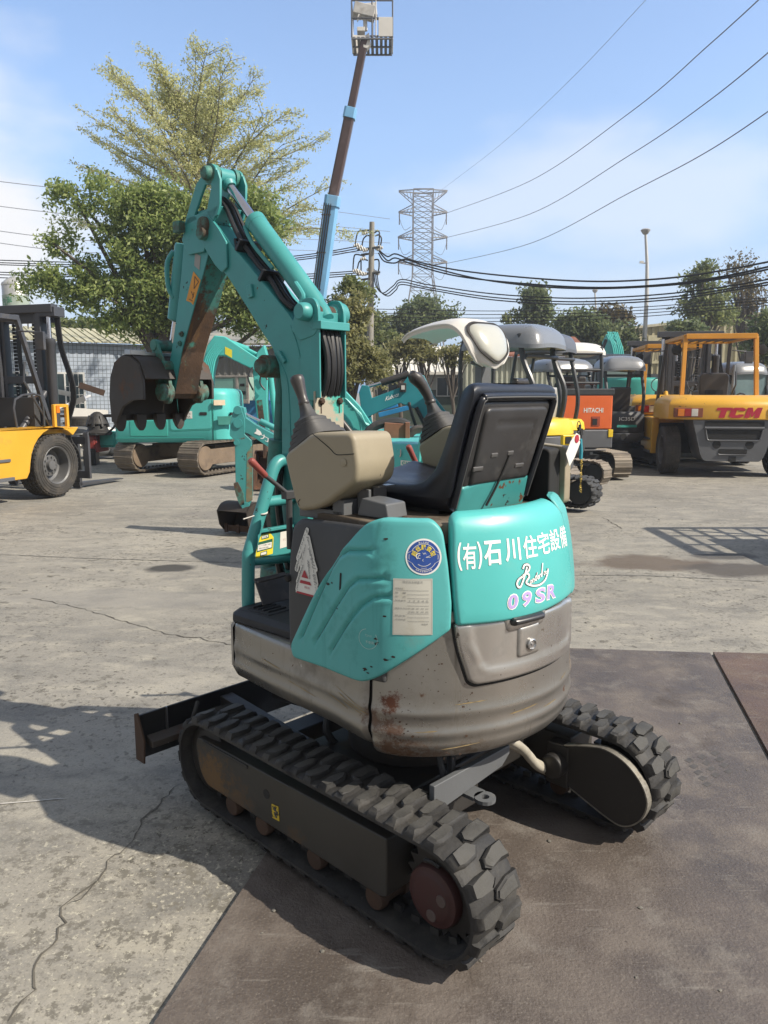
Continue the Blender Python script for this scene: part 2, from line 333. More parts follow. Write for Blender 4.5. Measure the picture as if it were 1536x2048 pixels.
# ================================================================== the mini excavator in front
EX_O = (.104, 2.657, 0.); EX_H = R(48)
EX = thing('mini_excavator', 'small teal and silver mini excavator standing on dark steel plates, empty black seat', 'mini excavator', EX_O, EX_H)
ML = Matrix.Rotation(R(-2.5), 4, 'Z')             # the undercarriage stands 2.5 degrees off the upper body
CT=[(-.395,.53),(-.425,.3),(-.447,0),(-.465,-.12),(-.474,-.2),(-.463,-.27),(-.43,-.335),(-.385,-.39),(-.32,-.445),(-.22,-.503),(-.11,-.538),(0,-.55),(.11,-.538),(.22,-.503),(.32,-.445),(.40,-.38),(.45,-.29),(.465,-.15),(.45,.1),(.42,.53)]
def _spl(c,n=12):
    o=[]
    for i in range(len(c)-1):
        p0=c[max(i-1,0)];p1=c[i];p2=c[i+1];p3=c[min(i+2,len(c)-1)]
        for k in range(n):
            t=k/n
            o.append(tuple(.5*(2*p1[j]+(p2[j]-p0[j])*t+(2*p0[j]-5*p1[j]+4*p2[j]-p3[j])*t*t+(3*p1[j]-p0[j]-3*p2[j]+p3[j])*t**3) for j in (0,1)))
    o.append(c[-1]);return o
OUT=_spl(CT);LEN=[0.]
for a,b in zip(OUT,OUT[1:]):LEN.append(LEN[-1]+math.dist(a,b))
def out(s):
    s=min(max(s,0),LEN[-1]-1e-6)
    lo,hi=0,len(LEN)-1
    while hi-lo>1:
        m=(lo+hi)//2
        if LEN[m]<=s:lo=m
        else:hi=m
    t=(s-LEN[lo])/(LEN[hi]-LEN[lo]);a,b=OUT[lo],OUT[hi]
    return a[0]+(b[0]-a[0])*t,a[1]+(b[1]-a[1])*t
def kz(z):
    return 1-.085*max(0,(z-.85)/.35)**2 if z>.85 else 1.
def S(s,z,off=0.):
    a=out(s-.004);b=out(s+.004);x,y=out(s);tx,ty=b[0]-a[0],b[1]-a[1];l=math.hypot(tx,ty) or 1
    k=kz(z);return (x*k+off*ty/l,y*k-off*tx/l,z)
# ---- rubber crawler belts
def stadium(f0, f1, rad, zc):
    """closed belt line as a function of arc length: point, tangent, outward normal in the (f, z) plane"""
    L = f1-f0; A = pi*rad; T = 2*L+2*A
    def at(s):
        s %= T
        if s < L: return (f0+s, zc+rad), (1, 0), (0, 1)
        s -= L
        if s < A: a = pi/2-s/rad; return (f1+rad*cos(a), zc+rad*sin(a)), (sin(a), -cos(a)), (cos(a), sin(a))
        s -= A
        if s < L: return (f1-s, zc-rad), (-1, 0), (0, -1)
        s -= L; a = -pi/2-s/rad
        return (f0+rad*cos(a), zc+rad*sin(a)), (sin(a), -cos(a)), (cos(a), sin(a))
    return at, T
def belt_map(rc, at):
    def fn(u, s, n):
        (f, z), t, q = at(s); return (rc+u, f+q[0]*n, z+q[1]*n)
    return fn
def rubber_track(M, rc, w, f0, f1, Ri, zc, nl, name, mater, parent, thick=.018, lug=.0165, sag=0., jit=.0030, steel=False, slits=True, flip=1):
    at, T = stadium(f0, f1, Ri, zc); fn = belt_map(rc, at); mb = MB(M); h = w/2
    prof = [(-h, 0), (-h, thick*.55), (-h*.86, thick), (0, thick*1.05), (h*.86, thick), (h, thick*.55), (h, 0), (h*.5, -.004), (-h*.5, -.004)]
    ns = max(60, nl*2); rings = [[fn(u, T*k/ns, n) for u, n in prof] for k in range(ns)]; rings.append(rings[0]); mb.loft(rings, False)
    p = T/nl; rr = random.Random(3)
    if steel:
        for i in range(nl):
            s = i*p; vs = []
            for u in (-h*1.02, h*1.02):
                for v, n in ((-p*.46, thick), (-p*.46, thick+lug*.3), (-p*.12, thick+lug*.35), (-p*.05, thick+lug), (p*.05, thick+lug), (p*.10, thick+lug*.35), (p*.46, thick+lug*.3), (p*.46, thick)): vs.append(fn(u, s+v, n))
            mb.add(vs, [list(range(8)), list(range(8, 16))[::-1]]+[((j+1) % 8, j, 8+j, 8+(j+1) % 8) for j in range(8)])
    else:
        k = h/.095; q = p/.0764
        for i in range(nl):
            for sd in (-1, 1):
                s = (i+(.5 if sd > 0 else 0))*p
                base = [(-.0955, -.024), (-.062, -.031), (-.016, -.026), (.010, -.006), (-.006, .022), (-.050, .022), (-.0955, .016)] if sd*flip < 0 else [(-.0955, -.028), (-.055, -.026), (-.006, -.030), (.012, -.014), (.006, .008), (-.045, .022), (-.0955, .024)]
                top = [(-.080, -.017), (-.061, -.024), (-.020, -.020), (.002, -.004), (-.011, .015), (-.048, .015), (-.078, .010)] if sd*flip < 0 else [(-.082, -.021), (-.055, -.019), (-.012, -.023), (.003, -.012), (.0, .004), (-.042, .015), (-.080, .016)]
                mid = [(a[0]*.55+b[0]*.45, a[1]*.5+b[1]*.5) for a, b in zip(base, top)]
                j = lambda: rr.uniform(-jit, jit)
                wv = 1+rr.uniform(-.10, .10) if jit else 1.; wh_ = 1-(rr.random()**3*.35 if jit else 0)
                top = [(a[0]*wv, a[1]*wv) for a in top]
                rg = []
                for pl, n in ((base, thick*.55), (base, thick*.92), (mid, thick+lug*.55), ([(a[0]*.25+b[0]*.75, a[1]*.22+b[1]*.78) for a, b in zip(base, top)], thick+lug*.85*wh_), (top, thick+lug*wh_)):
                    rg.append([fn(-sd*flip*a*k+(j() if n > thick else 0), s+b*q*.93+(j() if n > thick else 0), n+(j() if n > thick else 0)) for a, b in pl])
                n7 = 7; vs = [x for r in rg for x in r]; fs = []
                for a in range(4):
                    for b in range(n7):
                        c = (b+1) % n7; fs.append((a*n7+b, a*n7+c, (a+1)*n7+c, (a+1)*n7+b))
                fs.append(list(range(4*n7, 5*n7)))
                mis = [0]*(len(fs)-1)+[1]
                if sd*flip > 0: fs = [f[::-1] for f in fs]
                b0_ = len(mb.mi); mb.add(vs, fs); mb.mi[b0_:] = mis
    if mater == M_rubber:                            # worn tears between the lugs, down the middle of the belt
        for i in range(nl):
            c = (i+.25)*p; a = rr.uniform(.5, 1.1); b0_ = len(mb.mi)
            mb.add([fn(u, c+v, .0215) for u, v in ((-.006, -.016*a), (.004, -.02*a), (.008*a, -.004), (.003, .006), (.010, .016*a), (-.002, .02*a), (-.007, .008), (-.003, 0))], [list(range(8))[::-1]], 2)
    # guide lugs on the inner side
    for i in range(nl):
        s = i*p
        for u in (-.2*h, .2*h):
            mb.add([fn(u+a, s+b*p, n) for n in (-.002, -.024) for a, b in ((-.010, -.2), (.010, -.2), (.007, .2), (-.007, .2))], [(0, 1, 5, 4), (1, 2, 6, 5), (2, 3, 7, 6), (3, 0, 4, 7), (4, 5, 6, 7)])
    o = mb.build(name, [mater, M_rubworn if mater == M_rubber else mater, M_dark], parent, bevel=0, ang=44)
    return o, fn, p, T
TRK = dict(w=.19, f0=-.55, f1=.55, Ri=.150, zc=.193, nl=44)
MLR = ML @ Matrix.Translation((.035, -.03, 0))     # right crawler, set out a little farther
def undercarriage(side):
    ML = globals()['ML'] if side == 'left' else MLR
    s = -1 if side == 'left' else 1; rc = .45*s
    trk, fn, p, T = rubber_track(ML, rc, TRK['w'], TRK['f0'], TRK['f1'], TRK['Ri'], TRK['zc'], TRK['nl'], 'crawler_track', M_rubber, EX, flip=1)
    # side frame: a long box beam with rounded ends
    fr = MB(ML); ro = -.53 if s < 0 else .53; ri = -.41 if s < 0 else .37
    fr.prism(rpoly([(.60, .285), (.615, .25), (.595, .16), (.55, .112), (-.36, .108), (-.385, .118), (-.385, .300)], [.02, .03, .03, .03, .02, .01, .01]), ro, ri, 'x')
    fo = fr.build('track_frame', M_sideframe, EX, bevel=.006)
    if s < 0:
        h = MB(ML); h.lathe([(.0165, 0), (.0165, .0015)], (ro+.0005, .178, .219), (-1, 0, 0), 20); h.build('round_hole', M_dark, fo)
        y = MB(ML)
        def sm(u, v): return (ro-.0018, .127-u*.0-u, .176+v)
        y.prism([(.108, .150), (.146, .148), (.148, .196), (.112, .200)], ro-.0005, ro-.0022, 'x'); yo = y.build('worn_sticker', mat('worn_yellow_sticker', (.62, .44, .03), .6, dirt=((.03, .025, .02), .52, .56, 45.)), fo)
        k = MB(ML)
        k.tube([(ro-.003, .120, .158), (ro-.003, .132, .172), (ro-.003, .118, .176), (ro-.003, .134, .190)], .003, 5)
        k.build('pictogram', M_ink, yo)
        # welded lip and scratches along the top
        k = MB(ML); k.box((ro-.002, .42, .278), (.006, .28, .012)); k.build('wear_strip', M_frame, fo, bevel=.002)
    for f, z in ((.22, .085), (-.055, .085), (-.325, .083), (.40, .085)):
        r = MB(ML); r.lathe([(.010, 0), (.034, .002), (.038, .008), (.038, .030), (.030, .034), (.030, .10), (.038, .104), (.038, .128), (.034, .134), (.01, .136)], (-.525 if s < 0 else .525, f, z), (-s, 0, 0), 20)
        r.build('track_roller', M_rust, EX)
    # idler
    r = MB(ML); r.lathe([(.02, 0), (.10, .0), (.125, .01), (.132, .03), (.132, .08), (.125, .1), (.02, .11)], (-.505 if s < 0 else .395, .575, .193), (1, 0, 0), 28); r.build('idler_wheel', M_frame, EX)
    # sprocket
    r = MB(ML); n = 22; prof = []
    for i in range(n*2): a = pi*i/n; q = .142 if i % 2 else .118; prof.append((-.55+q*cos(a), .193+q*sin(a)))
    r.prism(prof, rc-.02, rc+.02, 'x'); sp = r.build('sprocket', M_frame, EX, bevel=.003); r = MB(ML); r.lathe([(0, -.05), (.10, -.05), (.112, -.04), (.112, .05), (0, .05)], (rc-s*.045, -.55, .193), (1, 0, 0), 28); r.box((rc-s*.09, -.47, .20), (.09, .24, .16)) if s < 0 else None; r.build('drive_motor', M_dark, EX, bevel=.006)
    if s < 0:
        r = MB(ML); r.lathe([(.0, .034), (.060, .034), (.066, .032), (.070, .028), (.084, .026), (.088, .02), (.09, 0), (.09, -.03)], (-.468, -.525, .170), (-1, 0, 0), 40)
        h = r.build('hub_cover', M_redhub, sp)
        r = MB(ML)
        for a, b in ((-.565, .182), (-.530, .122)): r.lathe([(.006, .0), (.016, .0), (.018, -.003), (.018, -.01)], (-.5045, a, b), (-1, 0, 0), 16); r.lathe([(.004, .001), (.005, .0011)], (-.5045, a, b), (-1, 0, 0), 6)
        r.each('drain_plug', mat('dull_plug', (.13, .10, .09), .5, .4), h)
        r = MB(ML); r.tube([(-.495, -.50, .272), (-.500, -.53, .283), (-.498, -.555, .278)], .006, 6); r.build('cotter', M_frame, sp)
    return trk
TRL = undercarriage('left'); TRR = undercarriage('right')
# inner motor guard on the right crawler
mb = MB(MLR); gp = [(-.389, .286), (-.50, .318), (-.560, .322), (-.625, .300), (-.680, .250), (-.705, .19), (-.690, .13), (-.655, .09), (-.61, .072), (-.55, .085), (-.415, .135), (-.389, .16)]
gp = [tuple(v)[:2] for v in spl([(a, b, 0) for a, b in gp[:10]], 4)]+gp[10:]
mb.prism(gp, .325, .331, 'x'); gd = mb.build('motor_guard', M_frame, EX, bevel=.002)
hb_ = MB(MLR); hb_.box((.345, -.36, .205), (.05, .09, .16)); hb_.lathe([(.045, 0), (.045, .05), (.03, .055), (0, .055)], (.33, -.36, .21), (-1, 0, 0), 20); hb_.build('motor_housing', M_frame, EX, bevel=.006)
rim = MB(MLR); n = len(gp); cg = (-.53, .19)
for i in range(n-2):
    a, b = gp[i], gp[i+1]; k = 1.0
    rim.add([(.322, *a), (.322, *b), (.352, *b), (.352, *a)]+[(.322, cg[0]+(a[0]-cg[0])*1.03, cg[1]+(a[1]-cg[1])*1.03), (.322, cg[0]+(b[0]-cg[0])*1.03, cg[1]+(b[1]-cg[1])*1.03), (.352, cg[0]+(b[0]-cg[0])*1.03, cg[1]+(b[1]-cg[1])*1.03), (.352, cg[0]+(a[0]-cg[0])*1.03, cg[1]+(a[1]-cg[1])*1.03)],
            [(0, 1, 5, 4), (4, 5, 6, 7), (1, 0, 3, 2), (3, 7, 6, 2)])
rim.build('guard_rim', mat('worn_guard_rim', (.25, .235, .20), .5, .5, dirt=[((.05, .045, .04), .5, .7, 10.), (RUST, .6, .75, 14.)]), gd)
# centre frame
mb = MB(ML)
mb.box((0, 0, .245), (.74, .50, .11)); mb.lathe([(.235, .0), (.235, .11), (.26, .115), (.26, .16)], (0, 0, .30), (0, 0, 1), 40)
mb.box((0, .45, .22), (.6, .10, .09)); mb.box((-.2, -.25, .24), (.34, .16, .10))
mb.build('centre_frame', M_frame, EX, bevel=.008)
mb = MB(ML); mb.prism([(-.36, .315), (-.02, .345), (.02, .375), (.02, .405), (-.36, .405)], -.415, -.395, 'y'); cb = mb.build('rear_cross_plate', M_greymetal, EX, bevel=.003)
mb = MB(ML)
for k in range(14):                                 # tow eye: a flat ring
    a0, a1 = 2*pi*k/14, 2*pi*(k+1)/14; cc = (-.165, -.455)
    vs = [(cc[0]+q*cos(a), cc[1]+q*sin(a)*1.0, z) for z in (.300, .312) for q in (.014, .034) for a in (a0, a1)]
    mb.add(vs, [(0, 1, 3, 2), (4, 6, 7, 5), (2, 3, 7, 6), (0, 4, 5, 1)])
mb.box((-.165, -.405, .306), (.062, .055, .012)); mb.build('tow_eye', M_greymetal, cb)
mb = MB(ML)
for dx, dz in ((0, 0), (.022, -.022)):
    mb.tube([(.02+dx, -.30, .40+dz*.3), (.10+dx, -.345, .375+dz), (.177+dx, -.36, .318+dz), (.245+dx, -.36, .248+dz), (.325+dx, -.355, .195+dz)], .017, 10, 6)
mb.each('motor_hose', M_beigehose, EX)
mb = MB(ML); mb.tube([(-.18, -.33, .42), (-.22, -.37, .33), (-.14, -.33, .26)], .014, 8, 5); mb.tube([(-.235, -.32, .44), (-.25, -.36, .36), (-.24, -.33, .28)], .010, 8, 5); mb.tube([(-.20, .22, .42), (-.24, .20, .34), (-.2, .16, .26)], .014, 8, 5); mb.each('frame_hose', M_hose, EX)
# dozer blade, lifted clear of the ground
mb = MB(ML); bp = []
for k in range(9): a = -.55+1.1*k/8; bp.append((.865-.14*(1-cos(a)), .235+.088*k/4-.088))
bp2 = [(f+.012, z) for f, z in bp]
mb.prism(bp+bp2[::-1], -.635, .60, 'x'); bl = mb.build('dozer_blade', mat('blade_steel', (.033, .033, .034), .5, .3, var=.25, dirt=[((.10, .06, .03), .6, .8, 5.), ((.09, .085, .075), .58, .85, 12.)], bump=.06), EX, bevel=.003)
mb = MB(ML); mb.prism([(.845, .335), (.80, .235), (.81, .14), (.87, .14), (.87, .325)], -.640, -.632, 'x'); mb.build('end_plate', M_rust, bl, bevel=.002)
mb = MB(ML); mb.prism([(.84, .205), (.79, .200), (.79, .225), (.835, .24)], -.61, -.2, 'x'); mb.build('back_rib', mat('rib_steel', (.06, .05, .042), .6, .2, dirt=(RUST, .5, .8, 9.)), bl, bevel=.003)
mb = MB(ML); mb.box((-.515, .845, .25), (.004, .012, .15)); mb.build('hinge_seam', M_steel, bl)
mb = MB(ML); mb.tube([(-.43, .84, .24), (-.43, .80, .25), (-.43, .785, .28), (-.40, .80, .325)], .009, 8, 3); mb.build('lock_hook', M_frame, bl)
mb = MB(ML)
for r in (-.24, .24): mb.prism([(.30, .17), (.30, .26), (.84, .30), (.84, .18)], r-.03, r+.03, 'x')
mb.tube([(0, .35, .3), (0, .80, .25)], .035, 12); mb.each('blade_arm', M_frame, EX, bevel=.004)
# ---- upper body shell
def ridge(z, c, w, h): return h*math.exp(-((z-c)/w)**2)
def skirt_off(z): return ridge(z, .628, .016, .0055)+ridge(z, .566, .016, .006)-(.010*max(0, (z-.64)/.28) if z > .64 else 0)
def strip(mb, s0, s1, prof, n, off=skirt_off, endr=.012):
    rows = []
    for k in range(n+1):
        s = s0+(s1-s0)*k/n; e = min(s-s0, s1-s); d = -endr*(1-math.sqrt(max(0, 1-(1-min(e/endr, 1))**2))) if endr else 0
        rows.append([S(s, z, o+d+off(z)) for z, o in prof])
    m = len(prof); vs = [p for r in rows for p in r]
    mb.add(vs, [(k*m+i, (k+1)*m+i, (k+1)*m+i+1, k*m+i+1) for k in range(n) for i in range(m-1)])
zz = lambda a, b, n: [(a+(b-a)*k/n, 0.) for k in range(n+1)]
mb = MB()
strip(mb, -.0, .752, [(.508, -.12), (.500, -.055), (.506, -.030), (.518, -.014), (.54, -.004)]+zz(.55, .64, 12)+zz(.66, .705, 3)+[(.716, -.002), (.720, -.008), (.721, -.06)], 60)
# front corner and nose of the skirt
fc = [(-.395, .53), (-.385, .555), (-.35, .57), (0, .575), (.35, .57), (.40, .55), (.42, .53)]
rows = [[(x*k, y*k-.02*(1-k)*0, z) for z, k in ((.508, .80), (.500, .92), (.518, .975), (.55, 1.), (.70, 1.), (.718, .985), (.721, .9))] for x, y in fc]
vs = [p for r in rows for p in r]; mb.add(vs, [(k*7+i, k*7+i+1, (k+1)*7+i+1, (k+1)*7+i) for k in range(6) for i in range(6)])
strip(mb, 2.0, LEN[-1], [(.508, -.12), (.500, -.055), (.506, -.030), (.518, -.014), (.54, -.004)]+zz(.55, .70, 10)+[(.716, -.002), (.721, -.06)], 40)
mb.build('side_skirt', M_silver, EX, ang=50)
mb = MB(); strip(mb, .763, 1.992, [(.470, -.30), (.462, -.16), (.462, -.105), (.467, -.070), (.476, -.044), (.489, -.024), (.505, -.010), (.522, -.003)]+zz(.53, .64, 24)+zz(.655, .93, 12)+[(.934, -.03)], 130)
cw = mb.build('counterweight', M_silver, EX, ang=60)
# chips, rust flecks and long scratches on the silver bodywork
mb = MB(); rr = random.Random(17)
def fleck(mb, s, z, w_, h_, off):
    m = 8; mb.add([S(s+cos(2*pi*i/m)*w_*rr.uniform(.4, 1.3), z+sin(2*pi*i/m)*h_*rr.uniform(.4, 1.3), skirt_off(z)+off) for i in range(m)], [list(range(m))])
for (cs, cz, ss, sz, n_) in ((.86, .67, .035, .045, 34), (.83, .58, .05, .03, 34), (.92, .50, .10, .02, 30), (.95, .74, .03, .05, 22), (1.06, .70, .015, .06, 14), (1.3, .60, .2, .05, 22), (1.62, .66, .05, .03, 16)):
    for k in range(n_): s_ = rr.uniform(.0007, .0028)*(1 if rr.random() < .85 else 2.2); fleck(mb, min(1.95, max(.775, cs+rr.gauss(0, ss))), min(.86, max(.49, cz+rr.gauss(0, sz))), s_, s_*.8, .0009)
mb.build('rivet_rust', M_rust, cw, flat=True)
mb = MB()
for s0, z0, l, dz in ((.60, .655, .16, -.035), (.62, .640, .14, -.03), (.57, .62, .10, -.02), (.645, .625, .09, -.022), (1.02, .655, .10, .004), (1.20, .60, .12, .006), (1.35, .585, .08, .002), (.90, .575, .07, .004), (.98, .52, .12, .01), (1.45, .64, .07, .008), (.20, .64, .12, -.01), (.35, .60, .15, -.015)):
    n_ = 8; lo_, hi_ = [], []
    for k in range(n_+1):
        t = k/n_; w_ = (.0006+.0010*rr.random())*(0.2 if k in (0, n_) else 1); lo_.append(S(s0+l*t, z0+dz*t-w_, skirt_off(z0+dz*t)+.0012)); hi_.append(S(s0+l*t, z0+dz*t+w_, skirt_off(z0+dz*t)+.0012))
    mb.add(lo_+hi_, [(k, k+1, n_+2+k, n_+1+k) for k in range(n_)])
mb.each('scratch', mat('ochre_scratch', (.30, .22, .10), .6, var=.4, vs=40.), cw, flat=True)
# dark core under the panels
mb = MB(); core = [out(LEN[-1]*k/60) for k in range(61)]+[(.40, .55), (-.385, .55)]
mb.loft([[(x*k, y*k, z) for x, y in core] for z, k in ((.475, .72), (.50, .90), (.53, .955), (.715, .955))]); core2 = [p for p in core if p[1] < .13]; mb.loft([[(x*k, y*k, z) for x, y in core2] for z, k in ((.715, .94), (.85, .94), (1.12, .885))]); mb.build('inner_body', M_dark, EX, ang=30)
mb = MB(); rear = [out(s) for s in [.42+k*.045 for k in range(45)]]
mb.loft([[(x*.885, y*.885, z) for x, y in rear] for z in (1.11, 1.176)]); mb.build('top_deck', mat('rusty_deck', (.085, .065, .045), .7, dirt=[((.20, .17, .13), .5, .7, 9.), (RUST, .55, .75, 15.)], bump=.1), EX, bevel=.006)
# floor with a rubber mat
mb = MB(); fl = [(-.388, .14), (-.388, .53), (-.37, .552), (-.3, .558), (.3, .558), (.385, .54), (.40, .14)]
def inset(poly, d):
    n = len(poly); o = []
    for i in range(n):
        p = Vector(poly[i]); a = (p-Vector(poly[i-1])).normalized(); b = (Vector(poly[(i+1) % n])-p).normalized()
        m = Vector((a.y+b.y, -(a.x+b.x))); m = m.normalized() if m.length > 1e-6 else Vector((a.y, -a.x)); o.append(tuple(p+m*d))
    return o
mb.loft([[(x, y, .721) for x, y in fl[::-1]], [(x*1.01, y*1.005, .725) for x, y in fl[::-1]], [(x*1.008, y*1.003, .748) for x, y in fl[::-1]], [(x*.955, y*.972+.0, .766) for x, y in fl[::-1]]])
fm = mb.build('floor_mat', M_black, EX, bevel=.004)
mb = MB()
for k in range(4): mb.box((-.30+.0*k, .475-.028*k, .7725), (.085, .009, .012))
mb.box((-.30, .433, .768), (.11, .125, .006)); mb.build('tread_pad', M_black, fm, bevel=.003)
# ---- left flank: dark grey riser, then the teal panel with three pressed ribs
mb = MB(); mb.patch(rpoly([(.372, .718), (.366, 1.125), (.40, 1.152), (.80, 1.172), (.82, .718)], [.02, .03, .03, .02, .01]), S, .04, .018, .010, .0); mb.add([S(.372, z, o) for z in (.718, 1.13) for o in (-.25, .002)], [(0, 1, 3, 2)])
rs = mb.build('grey_riser', M_dgrey, EX, ang=50)
tp = rpoly([(.385, .735), (.398, .692), (.748, .708), (.80, .735), (1.003, .884), (1.006, .96), (.997, 1.07), (.985, 1.165), (.955, 1.196), (.80, 1.196), (.745, 1.178), (.64, 1.085), (.52, .945)], [.025, .02, .03, .03, .01, .01, .01, .02, .03, .03, .04, .03, .05], 5)
ribs = [[(.452, .779), (.53, .91), (.60, 1.025), (.635, 1.066), (.68, 1.09), (.767, 1.101)], [(.523, .783), (.61, .89), (.69, .985), (.73, 1.015), (.812, 1.028)], [(.606, .772), (.68, .865), (.745, .940), (.785, .970), (.829, .979)]]
def rib_off(u, v, d):
    o = 0
    for r in ribs:
        q = dpoly((u, v), r, False)
        if q < .04: o += -.0085*math.exp(-(q/.0058)**2)+.0020*math.exp(-((q-.014)/.006)**2)
    return o
mb = MB(); mb.patch(tp, S, .011, .009, .018, .0, rib_off, skirt=.012, lines=[(r, (-.021, -.014, -.009, -.005, 0., .005, .009, .014, .021)) for r in ribs]); sp = mb.build('left_panel', M_teal, EX, ang=60)
TPO = .0186
mb = MB(); mb.patch(rpoly([(.649, .968), (.658, .968), (.658, 1.021), (.649, 1.021)], .0045), S, .01, 0, .0005, TPO); mb.build('slot_hole', M_dark, sp)
def on(s0, z0, ks=1., off=TPO, rot=0.):
    c, q = cos(rot), sin(rot)
    return lambda u, v: S(s0+(u*c-v*q)*ks, z0+u*q+v*c, off)
# paint chips along the ribs and edges
mb = MB(); rr = random.Random(11)
for (a, b, n) in ((.47, .83, 3), (.64, .915, 2), (.80, .76, 6), (.77, .745, 4), (.845, .80, 3), (.83, .91, 3), (.79, .845, 4), (.75, 1.165, 2), (.80, 1.14, 1), (.60, .98, 2), (.96, .92, 2)):
    for k in range(n):
        c = (a+rr.gauss(0, .012), b+rr.gauss(0, .006)); w_ = rr.uniform(.003, .009); m = 7
        pts = [(c[0]+cos(2*pi*i/m)*w_*rr.uniform(.5, 1.3), c[1]+sin(2*pi*i/m)*w_*.45*rr.uniform(.4, 1.3)) for i in range(m)]
        if all(pin(tp, *q) and dpoly(q, tp) > .018 and not (.832 < q[0] < .96 and .862 < q[1] < 1.042) for q in pts): mb.add([S(x, y, TPO+.0006+rib_off(x, y, 1)) for x, y in pts], [list(range(m))])
mb.build('paint_chip', mat('bare_chip', (.03, .022, .018), .8), sp, flat=True)
# inspection sheet
px0, px1, pz0, pz1 = .842, .950, .871, 1.034
mb = MB(); mb.patch([(px0, pz0), (px1, pz0+.003), (px1, pz1), (px0, pz1-.002)], S, .03, 0, .0006, TPO); pp = mb.build('inspection_sheet', M_cream, sp)
mb = MB(); pc = (px0+px1)/2; O2 = TPO+.0012
def line(mb, a, b, w_=.0008, off=O2, n=4):
    a = Vector(a); b = Vector(b); t = (b-a); q = Vector((-t.y, t.x)).normalized()*w_/2
    for k in range(n):
        p0, p1 = a+t*k/n, a+t*(k+1)/n; mb.add([S(*(p0-q), off), S(*(p1-q), off), S(*(p1+q), off), S(*(p0+q), off)], [(0, 1, 2, 3)])
put_text(mb, '特定自主検査済', on(pc, 1.0235, 1, O2), .055, .0075)
for z, x in ((1.000, px0+.008), (.989, px0+.04), (.978, px0+.04), (.967, px0+.04), (.957, px0+.04), (.935, px0+.04), (.924, px0+.04), (.913, px0+.04)): line(mb, (x, z), (px1-.010, z))
for a, b, c, d in ((px0+.0025, pz0+.003, px1-.0025, pz0+.0055), (px1-.0025, pz0+.0055, px1-.0025, pz1-.003), (px1-.0025, pz1-.003, px0+.0025, pz1-.005), (px0+.0025, pz1-.005, px0+.0025, pz0+.003)): line(mb, (a, b), (c, d), .0005)
for z, t, w_ in ((1.005, '事業者名', .022), (.993, '機    種', .03), (.982, '型    式', .03), (.971, '製造番号', .03), (.949, '検査年月日', .034), (.928, '検査者', .03), (.917, '次回検査', .03)): put_text(mb, t, on(px0+.006+w_/2, z, 1, O2), w_, .0048)
for z, t, w_ in ((.949, '平成 年 月 日', .055), (.940, '令和 年 月 日', .055), (.971, '1 2 3 4 5', .05), (.905, '検査員', .018)): put_text(mb, t, on(px1-.012-w_/2, z, 1, O2), w_, .0048)
mb.build('printed_lines', M_inkgrey, pp, flat=True)
# round low-noise label
def disc(mb, fn, r0, r1, n=40, a0=0., a1=2*pi):
    for k in range(n):
        a, b = a0+(a1-a0)*k/n, a0+(a1-a0)*(k+1)/n
        if r0 > 0: mb.add([fn(r0*cos(a), r0*sin(a)), fn(r1*cos(a), r1*sin(a)), fn(r1*cos(b), r1*sin(b)), fn(r0*cos(b), r0*sin(b))], [(0, 1, 2, 3)])
        else: mb.add([fn(0, 0), fn(r1*cos(a), r1*sin(a)), fn(r1*cos(b), r1*sin(b))], [(0, 1, 2)])
LB = (.926, 1.094)
def lf(o): return on(LB[0], LB[1], 1.0, TPO+o)
mb = MB(); disc(mb, lf(.0006), .0, .0505, 48); lb = mb.build('round_label', mat('label_white', (.70, .70, .68), .4), sp)
mb = MB(); disc(mb, lf(.0010), 0, .0455, 48); mb.build('label_field', M_blue, lb)
mb = MB(); f2 = lf(.0014)
disc(mb, f2, .0355, .0368, 40, R(28), R(152)); disc(mb, f2, .0355, .0368, 40, R(208), R(332))
for sx in (-1, 1):
    for sy in (-1, 1): mb.add([f2(sx*.0325, sy*.0165), f2(sx*.0315, sy*.0178), f2(sx*.0445, sy*.0108), f2(sx*.0445, sy*.0095)], [(0, 1, 2, 3)])
    disc(mb, f2, .040, .0412, 8, R(-10 if sx > 0 else 170), R(10 if sx > 0 else 190))
disc(mb, f2, .025, .0262, 30, R(232), R(318))               # smile
disc(mb, f2, .031, .0318, 10, R(255), R(285))
disc(mb, lambda u, v: f2(u-.0135, v+.002), .006, .0085, 16, R(60), R(250)); disc(mb, lambda u, v: f2(u-.0115, v+.000), .0035, .005, 16, R(60), R(300))
for a, b in (((.006, -.001), (.019, .004)), ((.006, -.001), (.019, -.001)), ((-.003, .012), (.0005, .007)), ((.0005, .007), (.0035, .012)), ((.0035, .012), (.007, .007))):
    a, b = Vector(a), Vector(b); q = Vector((-(b-a).y, (b-a).x)).normalized()*.0005; mb.add([f2(*(a-q)), f2(*(b-q)), f2(*(b+q)), f2(*(a+q))], [(0, 1, 2, 3)])
disc(mb, lambda u, v: f2(u, v-.009), .0025, .0034, 10, R(110), R(260))
for t, a0, rad_, up in (('国土交通省', 90, .0405, 1), ('低騒音型建設機械', 270, .0405, -1)):
    for i, ch in enumerate(t):
        a = R(a0+(-1 if up > 0 else 1)*(i-(len(t)-1)/2)*8.5); th = a-pi/2 if up > 0 else a+pi/2
        put_text(mb, ch, lambda u, v, a=a, th=th: f2(rad_*cos(a)+u*cos(th)-v*sin(th), rad_*sin(a)+u*sin(th)+v*cos(th)), .0046, .0046, .01)
mb.build('label_lines', M_paper, lb, flat=True)
mb = MB()
for i, ch in enumerate('超低騒音型'):
    a = R(90-(i-2)*33); th = a-pi/2
    put_text(mb, ch, lambda u, v, a=a, th=th: f2(.0285*cos(a)+u*cos(th)-v*sin(th), .0285*sin(a)-.002+u*sin(th)+v*cos(th)), .0140, .0140, .012)
mb.build('label_lettering', M_yel, lb, flat=True)
